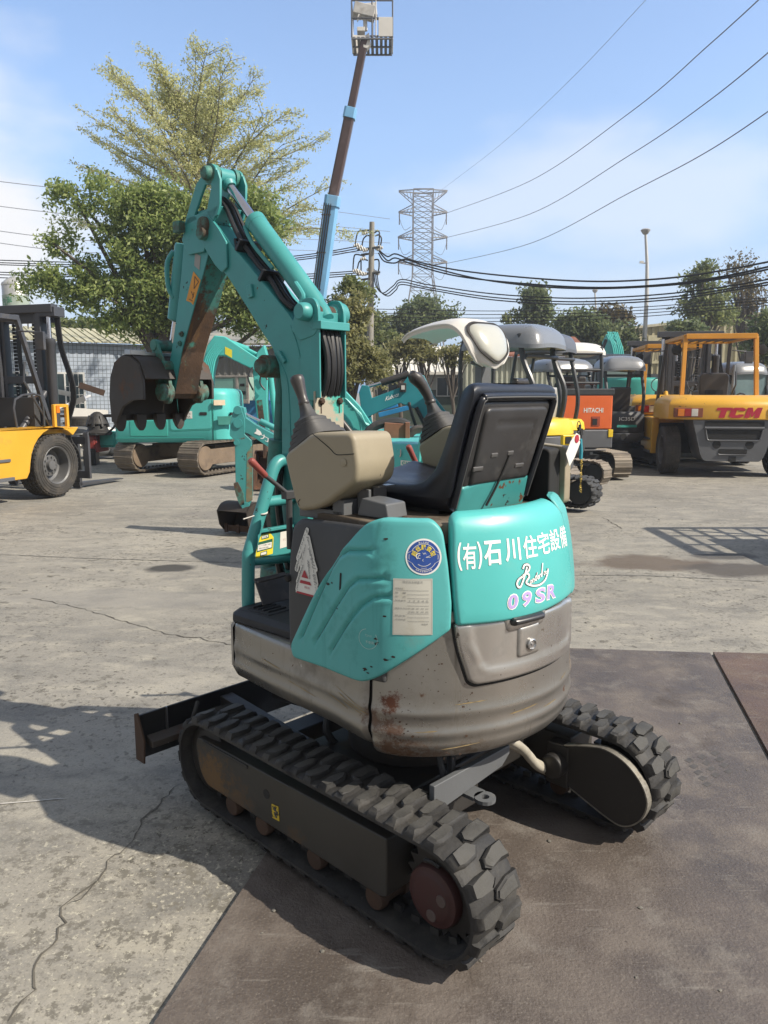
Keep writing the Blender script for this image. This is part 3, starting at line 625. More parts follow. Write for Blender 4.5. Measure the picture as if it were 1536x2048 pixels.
# scuffed small round sticker
mb = MB(); f3 = on(.770, .848, 1., TPO+.0008); disc(mb, f3, .029, .0302, 30, R(100), R(395)); put_text(mb, 'アスベスト', lambda u, v: f3(u+.003, v+.010), .022, .007); put_text(mb, '不使用', lambda u, v: f3(u+.006, v-.009), .026, .009)
mb.build('scuffed_sticker', mat('scuffed_sticker_white', (.42, .58, .55), .5), sp, flat=True)
# ---- white paper cone stickers on the riser
mb = MB(); RO = .0135; rr = random.Random(2)
def riser(u, v, o=0.): return S(u, v, RO+o)
wl = [((.454, 1.128), (.418, 1.02)), ((.458, 1.105), (.500, 1.03)), ((.43, 1.03), (.416, .985)), ((.47, 1.07), (.52, 1.0)), ((.452, 1.01), (.424, .945)), ((.49, 1.04), (.525, .955)), ((.44, .99), (.425, .92)), ((.505, .99), (.53, .925)), ((.455, 1.08), (.44, 1.0)), ((.475, 1.03), (.49, .97))]
for i, (a, b) in enumerate(wl):
    a, b = Vector(a), Vector(b); t = (b-a).normalized(); q = Vector((-t.y, t.x))*.0095; o = .0004*(i % 4)
    pts = [a-q*.6, a+t*.006-q, b-t*.006-q, b-q*.6, b+q*.6, b-t*.006+q, a+t*.006+q, a+q*.6]; mb.add([riser(p.x, p.y, o) for p in pts], [list(range(8))])
mb.add([riser(*p, .0018) for p in ((.452, 1.125), (.424, .935), (.420, .918), (.532, .925), (.528, .94))], [[0, 1, 2, 3, 4]])
tl = mb.build('paper_cone_sticker', M_paper, rs, flat=True)
mb = MB()
for i, (a, b) in enumerate(wl):
    a, b = Vector(a), Vector(b); t = (b-a); th = atan2(-t.y, -t.x)
    for k in range(7):
        c = a+t*(k+.6)/7.6; s_ = rr.uniform(.0018, .0036); e = rr.uniform(-.7, .7)
        mb.add([riser(c.x+u*s_*cos(th+e)-v*s_*sin(th+e), c.y+u*s_*sin(th+e)+v*s_*cos(th+e), .0024) for u, v in ((-1.6, -1), (-.3, -1), (.9, .2), (1.8, -.7), (1.8, 1), (.2, .9), (-.6, -.1), (-1.6, .9))], [list(range(8))])
mb.build('scribble', M_inkgrey, tl, flat=True)
mb = MB(); cone = lambda t: ((.458+(.424-.458)*t, .995-(.995-.917)*t), (.462+(.531-.462)*t, .995-(.995-.919)*t))
for t0, t1 in ((.0, .30), (.42, .55), (.92, 1.0)):
    a, b = cone(t0); c, d = cone(t1); mb.add([riser(*p, .0026) for p in (a, c, d, b)], [(0, 1, 2, 3)])
put_text(mb, '取扱注意', on(.478, .943, 1, RO+.0027), .026, .007); mb.build('red_cone_print', M_red, tl, flat=True)
mb = MB(); mb.lathe([(.012, 0), (.012, .012), (.009, .018), (.002, .019)], S(.374, .955, .004), (-1, -.1, 0), 12); mb.build('bump_stop', M_dark, rs)
# ---- rear bonnet (teal) with lettering
dp = rpoly([(1.018, .893), (1.25, .893), (1.50, .915), (1.512, .95), (1.506, 1.08), (1.49, 1.19), (1.47, 1.222), (1.03, 1.212), (1.010, 1.195), (1.004, 1.09), (1.010, .96)], [.014, .05, .02, .03, .03, .03, .03, .03, .02, .03, .03], 5)
DO = .021
mb = MB(); mb.patch(dp, S, .02, .014, DO, .0, lambda u, v, d: -.026*max(0, (v-1.16)/.06)**2, skirt=.02); dr = mb.build('rear_bonnet', mat('bonnet_teal_paint', (.080, .43, .415), .33, var=.05, vs=2., dirt=((.14, .40, .36), .58, .85, 5.), chip=[((.02, .02, .02), .445, 40.)], spec=.5, coat=.15), EX, ang=60)
bs = lambda s0, z0, tilt=0.: (lambda u, v: S(s0+u, z0+v+u*tilt, DO+.0012))
mb = MB()
for ch, a, b, zc_, h, bo in (('(', 1.021, 1.034, 1.093, .078, .03), ('有', 1.037, 1.079, 1.093, .073, .014), (')', 1.082, 1.096, 1.094, .076, .03), ('石', 1.102, 1.159, 1.098, .069, .024), ('川', 1.172, 1.228, 1.101, .066, .024), ('住', 1.240, 1.297, 1.102, .066, .016), ('宅', 1.301, 1.359, 1.105, .065, .014), ('設', 1.364, 1.424, 1.107, .064, .010), ('備', 1.429, 1.482, 1.107, .066, .008)):
    put_text(mb, ch, bs((a+b)/2, zc_), b-a, h, bo)
mb.build('company_lettering', M_whitelet, dr, flat=True)
# cursive name: one stroke drawn twice (white over black)
def stroke(mb, pts, w_, off, n=5):
    pts = spl([(a, b, 0) for a, b in pts], n)
    for i in range(len(pts)-1):
        a, b = pts[i], pts[i+1]; t = b-a
        if t.length < 1e-7: continue
        t = t.normalized(); q = Vector((-t.y, t.x, 0))*w_/2; a = a-t*w_*.3; b = b+t*w_*.3
        mb.add([S(p.x, p.y, off+i*2e-6) for p in (a-q, b-q, b+q, a+q)], [(0, 1, 2, 3)])
cur = [[(1.231, 1.044), (1.237, 1.052), (1.249, 1.053), (1.257, 1.046), (1.253, 1.036), (1.240, 1.028), (1.229, 1.023)], [(1.246, 1.045), (1.236, 1.024), (1.226, 1.005), (1.217, .992), (1.209, .993), (1.205, 1.003), (1.212, 1.014), (1.225, 1.020)], [(1.240, 1.028), (1.250, 1.025), (1.252, 1.016), (1.244, 1.008), (1.240, 1.001), (1.250, .994), (1.268, .988), (1.294, .987), (1.319, .997), (1.333, 1.015), (1.337, 1.027)]]
for nm, mt, w_, of in (('script_outline', M_ink, .0088, .0012), ('script_name', M_whitelet, .0056, .0022)):
    mb = MB()
    for c in cur: stroke(mb, c, w_, DO+of)
    for i, (ch, x, h) in enumerate((('o', 1.258, .012), ('n', 1.268, .012), ('d', 1.280, .024), ('e', 1.290, .013), ('r', 1.299, .013), ('l', 1.309, .040), ('o', 1.319, .013), ('o', 1.329, .009))):
        put_text(mb, ch, lambda u, v, x=x, i=i, h=h: S(x+u+v*.25, .999+(x-1.258)*.27+v+h/2-.004, DO+of+.0003), .009 if ch != 'l' else .005, h, .10 if 'out' in nm else .02)
    mb.build(nm, mt, dr, flat=True)
for nm, mt, bo, of in (('number_outline', M_whitelet, .055, .0014), ('model_number', M_lav, .022, .0022)):
    mb = MB()
    for ch, x, h, w_ in (('0', 1.189, .041, .034), ('9', 1.240, .041, .034), ('S', 1.297, .040, .040), ('R', 1.350, .040, .042)):
        k = 1.16 if 'out' in nm else 1.; put_text(mb, ch, lambda u, v, x=x: S(x+u+v*.12, .9545+v+(x-1.27)*.03, DO+of), w_*k, h*k, bo)
    mb.build(nm, mt, dr, flat=True)
# slim teal panel right of the bonnet
mb = MB(); mb.patch(rpoly([(1.545, .90), (1.95, .90), (1.95, 1.19), (1.62, 1.226), (1.530, 1.222), (1.540, 1.08)], .02), S, .03, .012, .008, .0, lambda u, v, d: -.03*max(0, (v-1.16)/.06)**2, skirt=.02); mb.build('right_panel', M_teal, EX, ang=60)
# silver cover below with dark rim, handle and lock
cp = rpoly([(1.012, .90), (1.022, .83), (1.058, .724), (1.08, .712), (1.50, .722), (1.54, .745), (1.528, .90)], [.01, .03, .02, .02, .03, .03, .01], 5)
cg2 = [(p[0]+(p[0]-1.28)*.022, p[1]+(p[1]-.85)*.075 if p[1] < .85 else p[1]) for p in cp]
mb = MB(); mb.patch(cg2, S, .03, .006, .004, -.004); mb.build('cover_gasket', M_dark, EX)
inn = rpoly([(1.055, .91), (1.062, .84), (1.090, .770), (1.115, .752), (1.49, .762), (1.505, .79), (1.50, .91)], .02)
def cov_off(u, v, d):
    q = dpoly((u, v), inn); return .0045*math.exp(-(q/.007)**2)+(-.004 if pin(inn, u, v) else 0)
mb = MB(); mb.patch(cp, S, .012, .012, .014, .0, cov_off); cv = mb.build('lower_cover', M_cover, EX, ang=60)
mb = MB(); mb.patch(rpoly([(1.175, .86), (1.32, .864), (1.335, .91), (1.165, .908)], .015), S, .02, .015, .006, .010); mb.patch(rpoly([(1.215, .775), (1.305, .779), (1.30, .875), (1.215, .87)], .012), S, .02, .012, .008, .010); mb.build('latch_recess', M_cover, cv, ang=60)
mb = MB(); mb.patch(rpoly([(1.184, .878), (1.305, .882), (1.308, .908), (1.182, .905)], .011, 4), S, .012, .013, .026, .012, skirt=.02); mb.build('pull_handle', mat('black_handle', (.018, .018, .02), .3, coat=.3), cv, ang=60)
mb = MB(); p0 = Vector(S(1.262, .812, .018)); nrm = (Vector(S(1.262, .812, 1))-Vector(S(1.262, .812, 0))).normalized()
mb.lathe([(.0175, 0), (.0175, .006), (.014, .008), (.011, .004), (.004, .004), (.0035, .007), (0, .007)], p0, nrm, 24); mb.build('key_lock', M_steel, cv)
# ---- control consoles with joysticks
def console(s):
    mb = MB(); x0, x1 = (-.425, -.248) if s < 0 else (.248, .425)
    prof = rpoly([(.195, 1.352), (.060, 1.428), (-.118, 1.434), (-.138, 1.335), (-.128, 1.288), (-.085, 1.262), (.0, 1.208), (.06, 1.186), (.125, 1.176), (.145, 1.205)], [.03, .03, .025, .03, .02, .03, .05, .03, .015, .03], 5)
    mb.prism(prof, x0, x1, 'x'); o = mb.build('control_console', M_beige, EX, bevel=.016, seg=4, ang=30)
    sx = x0-.0008 if s < 0 else x1+.0008
    mb = MB(); mb.tube([(sx, .055, 1.426), (sx, -.02, 1.385), (sx, -.045, 1.368), (sx, -.07, 1.366), (sx, -.125, 1.372)], .0013, 5, 4)
    mb.tube([(x0+.018, -.1285, 1.374), (x1-.018, -.1285, 1.374)], .0013, 5); mb.tube([((x0+x1)/2+.02, -.129, 1.37), ((x0+x1)/2+.02, -.1305, 1.30)], .0010, 5)
    mb.tube([(sx, .115, 1.215), (sx, .125, 1.205), (sx, .12, 1.195)], .0012, 5, 4); mb.build('parting_line', M_dark, o)
    mb = MB(); mb.lathe([(.0115, 0), (.0125, .0015), (.010, .0025), (0, .0025)], (sx, -.082, 1.344), (-1 if s < 0 else 1, 0, 0), 20); mb.build('blanking_plug', M_beige, o)
    # rubber boot: stepped rings leaning with the stick
    mb = MB(); cx = s*.333; base = Vector((cx, .128, 1.388)); top = Vector((cx+(-.004 if s < 0 else -.012), .186, 1.512)); rings = []
    nrm0 = Vector((0, .52, .85)); steps = 5
    def ring(c, hw, hd, nrm, n=28):
        nrm = nrm.normalized(); u = Vector((1, 0, 0)); v = nrm.cross(u); o_ = []
        for k in range(n):
            a = 2*pi*k/n; e = .55; o_.append(c+u*hw*math.copysign(abs(cos(a))**e, cos(a))+v*hd*math.copysign(abs(sin(a))**e, sin(a)))
        return o_
    for k in range(steps+1):
        t = k/steps; c = base.lerp(top, t*.62); hw = .086*(1-t)+.038*t; hd = .083*(1-t)+.036*t; q = nrm0.lerp(Vector((0, .30, .95)), t)
        rings.append(ring(c, hw, hd, q)); 
        if k < steps: rings.append(ring(c+q.normalized()*.013, hw*.985, hd*.985, q)); rings.append(ring(c+q.normalized()*.0165, hw*.86, hd*.86, q)); rings.append(ring(c+q.normalized()*.0135, hw*.70, hd*.70, q))
    for t, hw in ((.70, .024), (.85, .019), (1., .0155), (1.03, .0155)): rings.append(ring(base.lerp(top, t), hw, hw, Vector((0, .28, .96))))
    mb.loft(rings); bo = mb.build('rubber_boot', M_boot, EX, ang=42)
    mb = MB()
    if s < 0:
        d = Vector((-.004, .033, .092)).normalized(); mb.lathe([(.0155, -.004), (.0185, .0), (.0185, .008), (.0165, .012), (.0165, .03), (.0195, .055), (.0225, .075), (.0235, .086), (.021, .095), (.014, .0985), (0, .099)], top, d, 24)
    else:
        d0 = top; pts = [d0, d0+Vector((-.012, .006, .03)), d0+Vector((-.034, .014, .065)), d0+Vector((-.058, .022, .090)), d0+Vector((-.078, .028, .098)), d0+Vector((-.09, .03, .094))]
        mb.tube(pts, [.0185, .019, .022, .0265, .024, .010], 20, 0); mb.lathe([(.018, -.006), (.022, 0), (.022, .006), (.018, .012)], top, (-.3, .15, 1), 20)
    mb.build('joystick_grip', M_grip, EX, ang=50)
    return o
console(-1); console(1)
# brackets under the left console
mb = MB(); mb.box((-.34, -.02, 1.185), (.10, .05, .075)); mb.box((-.33, -.075, 1.20), (.012, .05, .11)); mb.box((-.285, -.04, 1.2), (.012, .09, .10)); mb.box((-.31, .06, 1.17), (.16, .20, .035))
br = mb.build('console_bracket', M_greymetal, EX, bevel=.003)
mb = MB(); mb.prism([(-.215, 1.178), (-.205, 1.225), (-.105, 1.235), (-.085, 1.178)], -.375, -.285, 'x'); mb.build('bracket_cover', M_greymetal, br, bevel=.006)
mb = MB(); mb.lathe([(.016, 0), (.016, .014), (.012, .017), (0, .017)], (-.35, -.265, 1.176), (0, 0, 1), 6); mb.lathe([(.020, -.002), (.02, .002)], (-.35, -.265, 1.176), (0, 0, 1), 16); mb.build('rusty_bolt', M_rust, EX)
mb = MB(); mb.box((-.27, -.10, 1.262), (.075, .03, .004)); mb.box((-.27, -.085, 1.235), (.06, .004, .05)); mb.build('latch_plate', M_steel, br)
# ---- seat
mb = MB(); sx0, sx1 = -.205, .255
prof = [(-.285, 1.185), (-.300, 1.21), (-.335, 1.33), (-.372, 1.46), (-.398, 1.54), (-.395, 1.568), (-.370, 1.578), (-.340, 1.566), (-.318, 1.535), (-.290, 1.46), (-.250, 1.36), (-.215, 1.30), (-.16, 1.268), (-.05, 1.262), (.08, 1.278), (.16, 1.290), (.205, 1.282), (.222, 1.255), (.205, 1.215), (.12, 1.195), (-.10, 1.188)]
prof = [tuple(v)[:2] for v in spl([(a, b, 0) for a, b in prof], 3, True)]
def seat_rows():
    rows = []; n = 30
    for k in range(n+1):
        x = -1+2*k/n; e = abs(x); g = math.sqrt(max(0, 1-max(0, (e-.80)/.20)**2)); cen = (-.05, 1.30); r_ = []
        for f, z in prof:
            bk = z > 1.36; lf_ = 0
            cf, cz = (-.33, 1.36) if z > 1.33 else (.0, 1.232)
            q = .62+.38*g
            ff, z2 = f, z
            if g < 1: ff = f+(( -.34+ (1.36-z)*.26 if z > 1.30 else f*.97)-f)*(1-g)*(.75 if z > 1.30 else 1); z2 = z+((1.36+(z-1.36)*.92 if z > 1.30 else 1.232)-z)*(1-g)*(.9)
            dish = .016*(1-(x*1.15)**2) if e < .87 else 0
            if z > 1.30 and f > -.36+ (1.54-z)*.27: ff -= dish
            elif z > 1.25 and f > -.2: z2 -= dish*1.1-.006*max(0, sin(x*9))*max(0, sin(f*40))
            r_.append(((sx0+sx1)/2+x*(sx1-sx0)/2, ff, z2))
        rows.append(r_)
    return rows
mb.loft(seat_rows()); seat = mb.build('seat', M_vinyl, EX, ang=70)
def sb(u, v, off=0.):                               # rear face of the backrest: u across, v up (0..1)
    return ((sx0+sx1)/2+u, -.297-.104*v-off*.96, 1.20+.345*v-off*.27)
mb = MB(); rim_ = [(-.206, .02), (-.208, .5), (-.208, .90), (-.196, .965), (-.165, .988), (.165, .988), (.196, .965), (.208, .90), (.206, .5), (.198, .02)]
mb.tube([sb(u, v, .008) for u, v in rim_], .011, 10, 5); mb.build('seat_piping', M_vinyl, seat)
mb = MB(); mb.tube([sb(u, v, .0195) for u, v in rim_], .0018, 5, 5); mb.build('seat_stitching', mat('grey_stitching', (.12, .12, .12), .8), seat)
pl = rpoly([(-.165, .0), (-.185, .90), (.185, .90), (.165, .0)], [.02, .05, .05, .02])
SB = lambda u, v, o: sb(u, v/.36, o)
pl2 = [(a, b*.36) for a, b in pl]
mb = MB(); mb.patch(rpoly([(-.178, -.004), (-.198, .338), (.198, .338), (.178, -.004)], [.01, .03, .03, .01]), SB, .03, .012, .006, .002)
def shell_off(u, v, d):
    o = 0
    for pl_ in ([(-.10, .27), (.115, .27), (.118, .155)],):
        q = dpoly((u, v), pl_, False); o -= .006*math.exp(-(q/.006)**2)
    return o
mb.patch(rpoly([(-.158, .075), (-.178, .322), (.178, .322), (.168, .075)], [.01, .03, .03, .01]), SB, .011, .012, .010, .008, shell_off); shl = mb.build('seat_shell', M_shell, seat, ang=50)
mb = MB()
for u, v, l in ((-.075, .170, .036), (.015, .172, .034), (-.145, .130, .052), (.09, .125, .052)): mb.patch(rpoly([(u-l/2, v-.008), (u+l/2, v-.008), (u+l/2, v+.008), (u-l/2, v+.008)], .004), SB, .02, .004, .004, .017)
mb.each('shell_clip', mat('clip_plastic', (.075, .072, .07), .5), shl)
mb = MB(); mb.tube([SB(.010, .165, .019), SB(.0, .12, .020), SB(-.02, .06, .022), SB(-.05, .0, .024)], .0042, 6, 4); mb.build('seat_cable', M_dark, shl)
mb = MB(); mb.patch(rpoly([(-.190, -.035), (-.190, .070), (-.05, .088), (.182, .082), (.200, -.03)], .012), SB, .03, .010, .008, .005); mb.build('seat_bracket', M_tealboom, seat, ang=50)
mb = MB(); mb.box((.02, -.05, 1.183), (.40, .40, .024)); mb.build('seat_base', M_dark, EX, bevel=.004)
# ---- side box with a pale rim, right rear of the seat
mb = MB(); mb.prism(rpoly([(-.375, 1.165), (-.375, 1.36), (-.21, 1.372), (-.20, 1.165)], .02), .27, .345, 'x'); sbx = mb.build('side_box', M_dark, EX, bevel=.008)
mb = MB(); mb.prism(rpoly([(-.392, 1.165), (-.392, 1.366), (-.20, 1.378), (-.20, 1.165)], .022), .347, .388, 'x'); mb.build('pale_rim', M_beige, sbx, bevel=.005)
# ---- levers with red grips
for p0, p1, p2 in (((-.225, .40, 1.185), (-.318, .42, 1.262), (-.383, .42, 1.322)), ((.575, .42, 1.18), (.513, .42, 1.255), (.463, .42, 1.328))):
    a, b, c = Vector(p0), Vector(p1), Vector(p2)
    mb = MB(); mb.tube([a, b], .0085, 10); mb.tube([a+Vector((.0, .0, -.2)), a], .012, 10); mb.box(a, (.05, .03, .03)); lv = mb.build('blade_lever', M_dgrey, EX, bevel=.003)
    d = (c-b).normalized(); mb = MB(); mb.lathe([(.0105, -.005), (.0118, .0), (.0122, .05), (.0135, (c-b).length-.012), (.010, (c-b).length-.003), (0, (c-b).length)], b, d, 16); mb.build('lever_grip', M_redgrip, lv)
# ---- front guard frame of bent tube
mb = MB(); gy = .56; gt = .0245
mb.tube(spl([(-.297, gy, .735), (-.297, gy, .80), (-.291, gy, .945), (-.285, gy, .965), (-.255, gy, 1.04), (-.185, gy, 1.21), (-.166, gy, 1.255), (-.145, gy, 1.283), (-.11, gy, 1.294), (0, gy, 1.294), (.11, gy, 1.294), (.145, gy, 1.283), (.166, gy, 1.255), (.185, gy, 1.21), (.255, gy, 1.04), (.285, gy, .965), (.291, gy, .945), (.297, gy, .80), (.297, gy, .735)], 4), gt, 14)
mb.tube([(-.21, gy, 1.14), (.21, gy, 1.14)], .021, 12); mb.tube([(-.285, gy, .922), (-.1, gy, .905), (-.07, gy, .89), (-.06, gy, .84), (-.06, gy, .74)], .016, 10)
gf = mb.build('guard_frame', M_tealboom, EX)
mb = MB(); mb.prism([(-.285, .915), (-.262, 1.030), (.262, 1.030), (.285, .915)], gy-.004, gy+.004, 'y'); mb.box((0, gy-.008, 1.035), (.50, .022, .012)); gp_ = mb.build('guard_plate', M_tealboom, gf, bevel=.002)
pf = lambda u, v, o=0.: (u, gy-.0045-o, v)
mb = MB(); mb.add([pf(*p, .0005) for p in ((-.262, .932), (-.178, .938), (-.172, 1.002), (-.19, 1.022), (-.225, 1.020), (-.252, .998))], [list(range(6))]); ws = mb.build('warning_sticker', M_yel, gp_, flat=True)
mb = MB(); mb.add([pf(*p, .0010) for p in ((-.256, .955), (-.180, .960), (-.177, .997), (-.250, .992))], [list(range(4))]); mb.add([pf(*p, .0010) for p in ((-.232, 1.0), (-.196, 1.002), (-.196, 1.018), (-.23, 1.016))], [list(range(4))]); mb.add([pf(*p, .0010) for p in ((-.240, .937), (-.206, .94), (-.206, .955), (-.238, .952))], [list(range(4))]); mb.build('sticker_frame', mat('sticker_green', (.02, .10, .06), .5), ws, flat=True)
mb = MB(); mb.add([pf(*p, .0015) for p in ((-.2525, .960), (-.1835, .964), (-.182, .985), (-.248, .982))], [list(range(4))]); mb.add([pf(*p, .0015) for p in ((-.229, 1.004), (-.2, 1.006), (-.2, 1.015), (-.228, 1.013))], [list(range(4))]); mb.add([pf(*p, .0015) for p in ((-.237, .940), (-.210, .942), (-.21, .952), (-.236, .95))], [list(range(4))]); sw = mb.build('sticker_panel', M_paper, ws, flat=True)
mb = MB(); put_text(mb, '注 意', lambda u, v: pf(-.2145+u, 1.0095+v, .002), .018, .006); put_text(mb, 'エンジンを始動する時は', lambda u, v: pf(-.217+u, .978+v, .002), .058, .005); put_text(mb, '周囲の安全を確認', lambda u, v: pf(-.222+u, .968+v, .002), .045, .005); mb.build('sticker_text', M_ink, ws, flat=True)
mb = MB(); mb.add([pf(*p, .0008) for p in ((-.142, .952), (-.08, .957), (-.08, 1.020), (-.138, 1.016))], [list(range(4))]); wn = mb.build('handwritten_note', M_paper, gp_, flat=True)
mb = MB(); put_text(mb, 'カナモト', lambda u, v: pf(-.094-v, .988+u, .0014), .045, .016); put_text(mb, '二', lambda u, v: pf(-.120-v, .985+u, .0014), .010, .01); mb.build('handwriting', M_red, wn, flat=True)
mb = MB(); mb.tube([(-.232, gy+.01, 1.098), (-.242, gy-.022, 1.100), (-.222, gy-.028, 1.103), (-.198, gy, 1.104)], .0032, 6, 4); mb.tube([(-.235, gy, 1.098), (-.31, gy-.0, 1.088)], .002, 5); mb.build('cable_tie', M_white, gf)
# pedal, hoses and slewing post behind the guard
mb = MB(); mb.box((-.245, .47, .828), (.15, .006, .105), Matrix.Rotation(R(-28), 3, 'X') @ Matrix.Rotation(R(0), 3, 'Y')); mb.tube([(-.335, .452, .872), (-.165, .452, .876)], .005, 8); pe = mb.build('travel_pedal', mat('worn_pedal', (.075, .07, .066), .45, .4, dirt=((.16, .14, .12), .5, .75, 14.)), EX, bevel=.002)
mb = MB(); mb.tube([(-.10, .60, 1.25), (-.16, .60, 1.20), (-.175, .59, 1.05), (-.13, .58, .90), (-.12, .57, .80)], .016, 8, 5); mb.tube([(-.07, .62, 1.28), (-.09, .62, 1.1), (-.06, .6, .85)], .014, 8, 5); mb.each('guard_hose', M_hose, EX)
# ---- boom
bu = [(1.120, 2.235), (1.108, 2.266), (1.084, 2.276), (1.043, 2.262), (.978, 2.206), (.902, 2.131), (.731, 1.983), (.57, 1.842), (.53, 1.80), (.470, 1.76), (.435, 1.72), (.436, 1.60), (.447, 1.485), (.455, 1.334), (.480, 1.10), (.490, .83)]
bl_ = [(.650, .83), (.636, 1.048), (.626, 1.327), (.620, 1.56), (.634, 1.655), (.674, 1.727), (.724, 1.777), (.829, 1.895), (.946, 2.020), (1.005, 2.062), (1.070, 2.135), (1.105, 2.195)]
mb = MB(); mb.prism(bu+bl_, -.062, .062, 'x'); bm = mb.build('boom', M_tealboom, EX, bevel=.004)
mb = MB()                                            # weld seam, stiffeners and side cheeks
for sx in (-1, 1):
    mb.prism([(1.118, 2.23), (1.105, 2.268), (1.08, 2.278), (1.035, 2.262), (.975, 2.205), (.93, 2.15), (.93, 2.05), (.965, 2.035), (1.01, 2.068), (1.075, 2.14), (1.108, 2.195)], sx*.064, sx*.074, 'x')
    mb.prism([(.428, 1.79), (.47, 1.79), (.50, 1.72), (.505, 1.58), (.478, 1.52), (.425, 1.52)], sx*.063, sx*.069, 'x')
    mb.box((sx*.068, .608, 1.685), (.012, .016, .055), Matrix.Rotation(R(-40), 3, 'X')); mb.box((sx*.068, .79, 1.945), (.012, .03, .05), Matrix.Rotation(R(-10), 3, 'X'))
mb.each('boom_cheek', M_tealboom, bm, bevel=.003)
mb = MB(); mb.tube([(-.0625, .655, 1.70), (-.0625, .60, 1.63), (-.0625, .578, 1.55), (-.0625, .57, 1.3), (-.0625, .565, 1.0)], .0028, 5, 6); mb.tube([(-.0625, .56, 1.80), (-.0625, .525, 1.73), (-.0625, .50, 1.64), (-.0625, .492, 1.5)], .0028, 5, 6); mb.build('weld_bead', M_tealboom, bm)
mb = MB(); mb.lathe([(0, -.12), (.026, -.12), (.030, -.113), (.030, .113), (.026, .12), (0, .12)], (0, .688, 1.651), (1, 0, 0), 24); mb.lathe([(.040, -.098), (.044, -.094), (.044, .094), (.040, .098)], (0, .688, 1.651), (1, 0, 0), 28)
mb.lathe([(.0, -.092), (.030, -.092), (.034, -.086), (.034, .086), (.030, .092), (0, .092)], (0, 1.070, 2.232), (1, 0, 0), 24)
mb.each('pivot_pin', M_tealworn, bm)
mb = MB(); mb.tube([(0, .688, 1.651), (0, .72, 1.30)], .022, 14); mb.tube([(0, .715, 1.36), (0, .80, .72)], .042, 18); mb.build('boom_cylinder', mat('boom_cylinder_paint', (.03, .16, .14), .5, var=.3, dirt=((.03, .025, .02), .5, .7, 8.)), EX)
mb = MB(); mb.box((0, .60, .76), (.20, .26, .16)); mb.lathe([(.10, -.15), (.10, .15)], (0, .60, .70), (0, 0, 1), 24); mb.build('swing_bracket', M_tealworn, EX, bevel=.01)
# rear of the boom: dark sheet for the hose channel's shade, cover plate, cylinder ears
mb = MB(); mb.box((0, .4335, 1.655), (.105, .004, .20)); mb.build('channel_shade', M_dark, bm)
mb = MB()
for sx in (-1, 1): mb.box((sx*.066, .420, 1.66), (.008, .05, .26))
mb.box((0, .405, 1.793), (.150, .05, .030)); mb.box((0, .43, 1.815), (.15, .02, .06)); mb.each('channel_flange', M_tealboom, bm, bevel=.003)
mb = MB()
for x, r_, dx in ((-.036, .0125, .01), (-.014, .0105, .012), (.010, .0125, -.004), (.034, .011, -.006), (.048, .008, .0)):
    mb.tube([(x, .43, 1.80), (x+dx*.3, .412, 1.75), (x+dx, .400, 1.68), (x+dx, .402, 1.60), (x+dx*.5, .42, 1.54)], r_, 8, 5)
mb.each('boom_hose', M_hose, bm)
mb = MB(); mb.box((0, .421, 1.480), (.150, .010, .150)); cp_ = mb.build('boom_cover_plate', mat('plate_teal', (.07, .40, .33), .5, var=.15, vs=7., dirt=[((.38, .34, .26), .46, .52, 5.), (RUST, .6, .7, 14.)]), bm, bevel=.003)
mb = MB()
for x in (-.045, .050): mb.lathe([(.013, 0), (.013, .010), (.009, .014), (0, .014)], (x, .416, 1.518), (0, -1, 0), 6); mb.box((x, .4145, 1.49), (.004, .001, .035))
mb.each('plate_bolt', M_rust, cp_)
mb = MB(); EC = (.452, 1.842)
for sx in (-1, 1):
    mb.prism(rpoly([(.395, 1.80), (.398, 1.86), (.42, 1.892), (.475, 1.895), (.51, 1.86), (.55, 1.79), (.50, 1.74), (.41, 1.76)], .02), sx*.058, sx*.073, 'x')
mb.each('cylinder_bracket', M_tealboom, bm, bevel=.003)
mb = MB(); mb.lathe([(0, -.118), (.026, -.118), (.032, -.110), (.034, -.09), (.034, -.058), (.028, -.05), (.028, .05), (.040, .058), (.046, .064), (.046, .10), (.036, .112), (0, .112)], (0, EC[0], EC[1]), (1, 0, 0), 28); mb.build('bracket_pin', M_tealboom, bm)
mb = MB(); mb.lathe([(.029, -.047), (.029, .047)], (0, EC[0], EC[1]), (1, 0, 0), 24); mb.build('worn_bush', M_rust, bm)
# arm cylinder along the top of the boom
a, b = Vector((0, EC[0], EC[1])), Vector((0, 1.030, 2.425)); d = (b-a).normalized(); Lc = (b-a).length; jn = .545
mb = MB(); mb.lathe([(0, -.04), (.030, -.035), (.036, .0), (.036, .04), (.041, .06), (.041, jn-.03), (.043, jn-.028), (.043, jn), (.030, jn+.004), (.02, jn+.006)], a, d, 28); ac = mb.build('arm_cylinder', M_tealboom, EX)
mb = MB(); mb.tube([a+d*.02+Vector((-.045, -.0, .01)), a+d*.06+Vector((-.052, .01, .0)), a+d*.10+Vector((-.05, -.02, -.005)), a+d*.16+Vector((-.048, -.02, .0))], .011, 8, 4); mb.tube([a+d*.30+Vector((-.04, .02, -.03)), a+d*.45+Vector((-.04, .03, -.035)), a+d*.54+Vector((-.03, .03, -.02))], .008, 8, 4); mb.each('oil_pipe', M_tealboom, ac)
mb = MB(); mb.cyl(a+d*(jn-.01), b, .0185, 20); mb.build('chrome_rod', M_chrome, ac)
mb = MB(); mb.lathe([(.036, -.034), (.036, .034)], b, (1, 0, 0), 24); mb.lathe([(.024, -.045), (.032, -.03), (.024, -.015)], b-d*.02, d, 20); mb.build('rod_eye', M_tealboom, ac)
mb = MB()
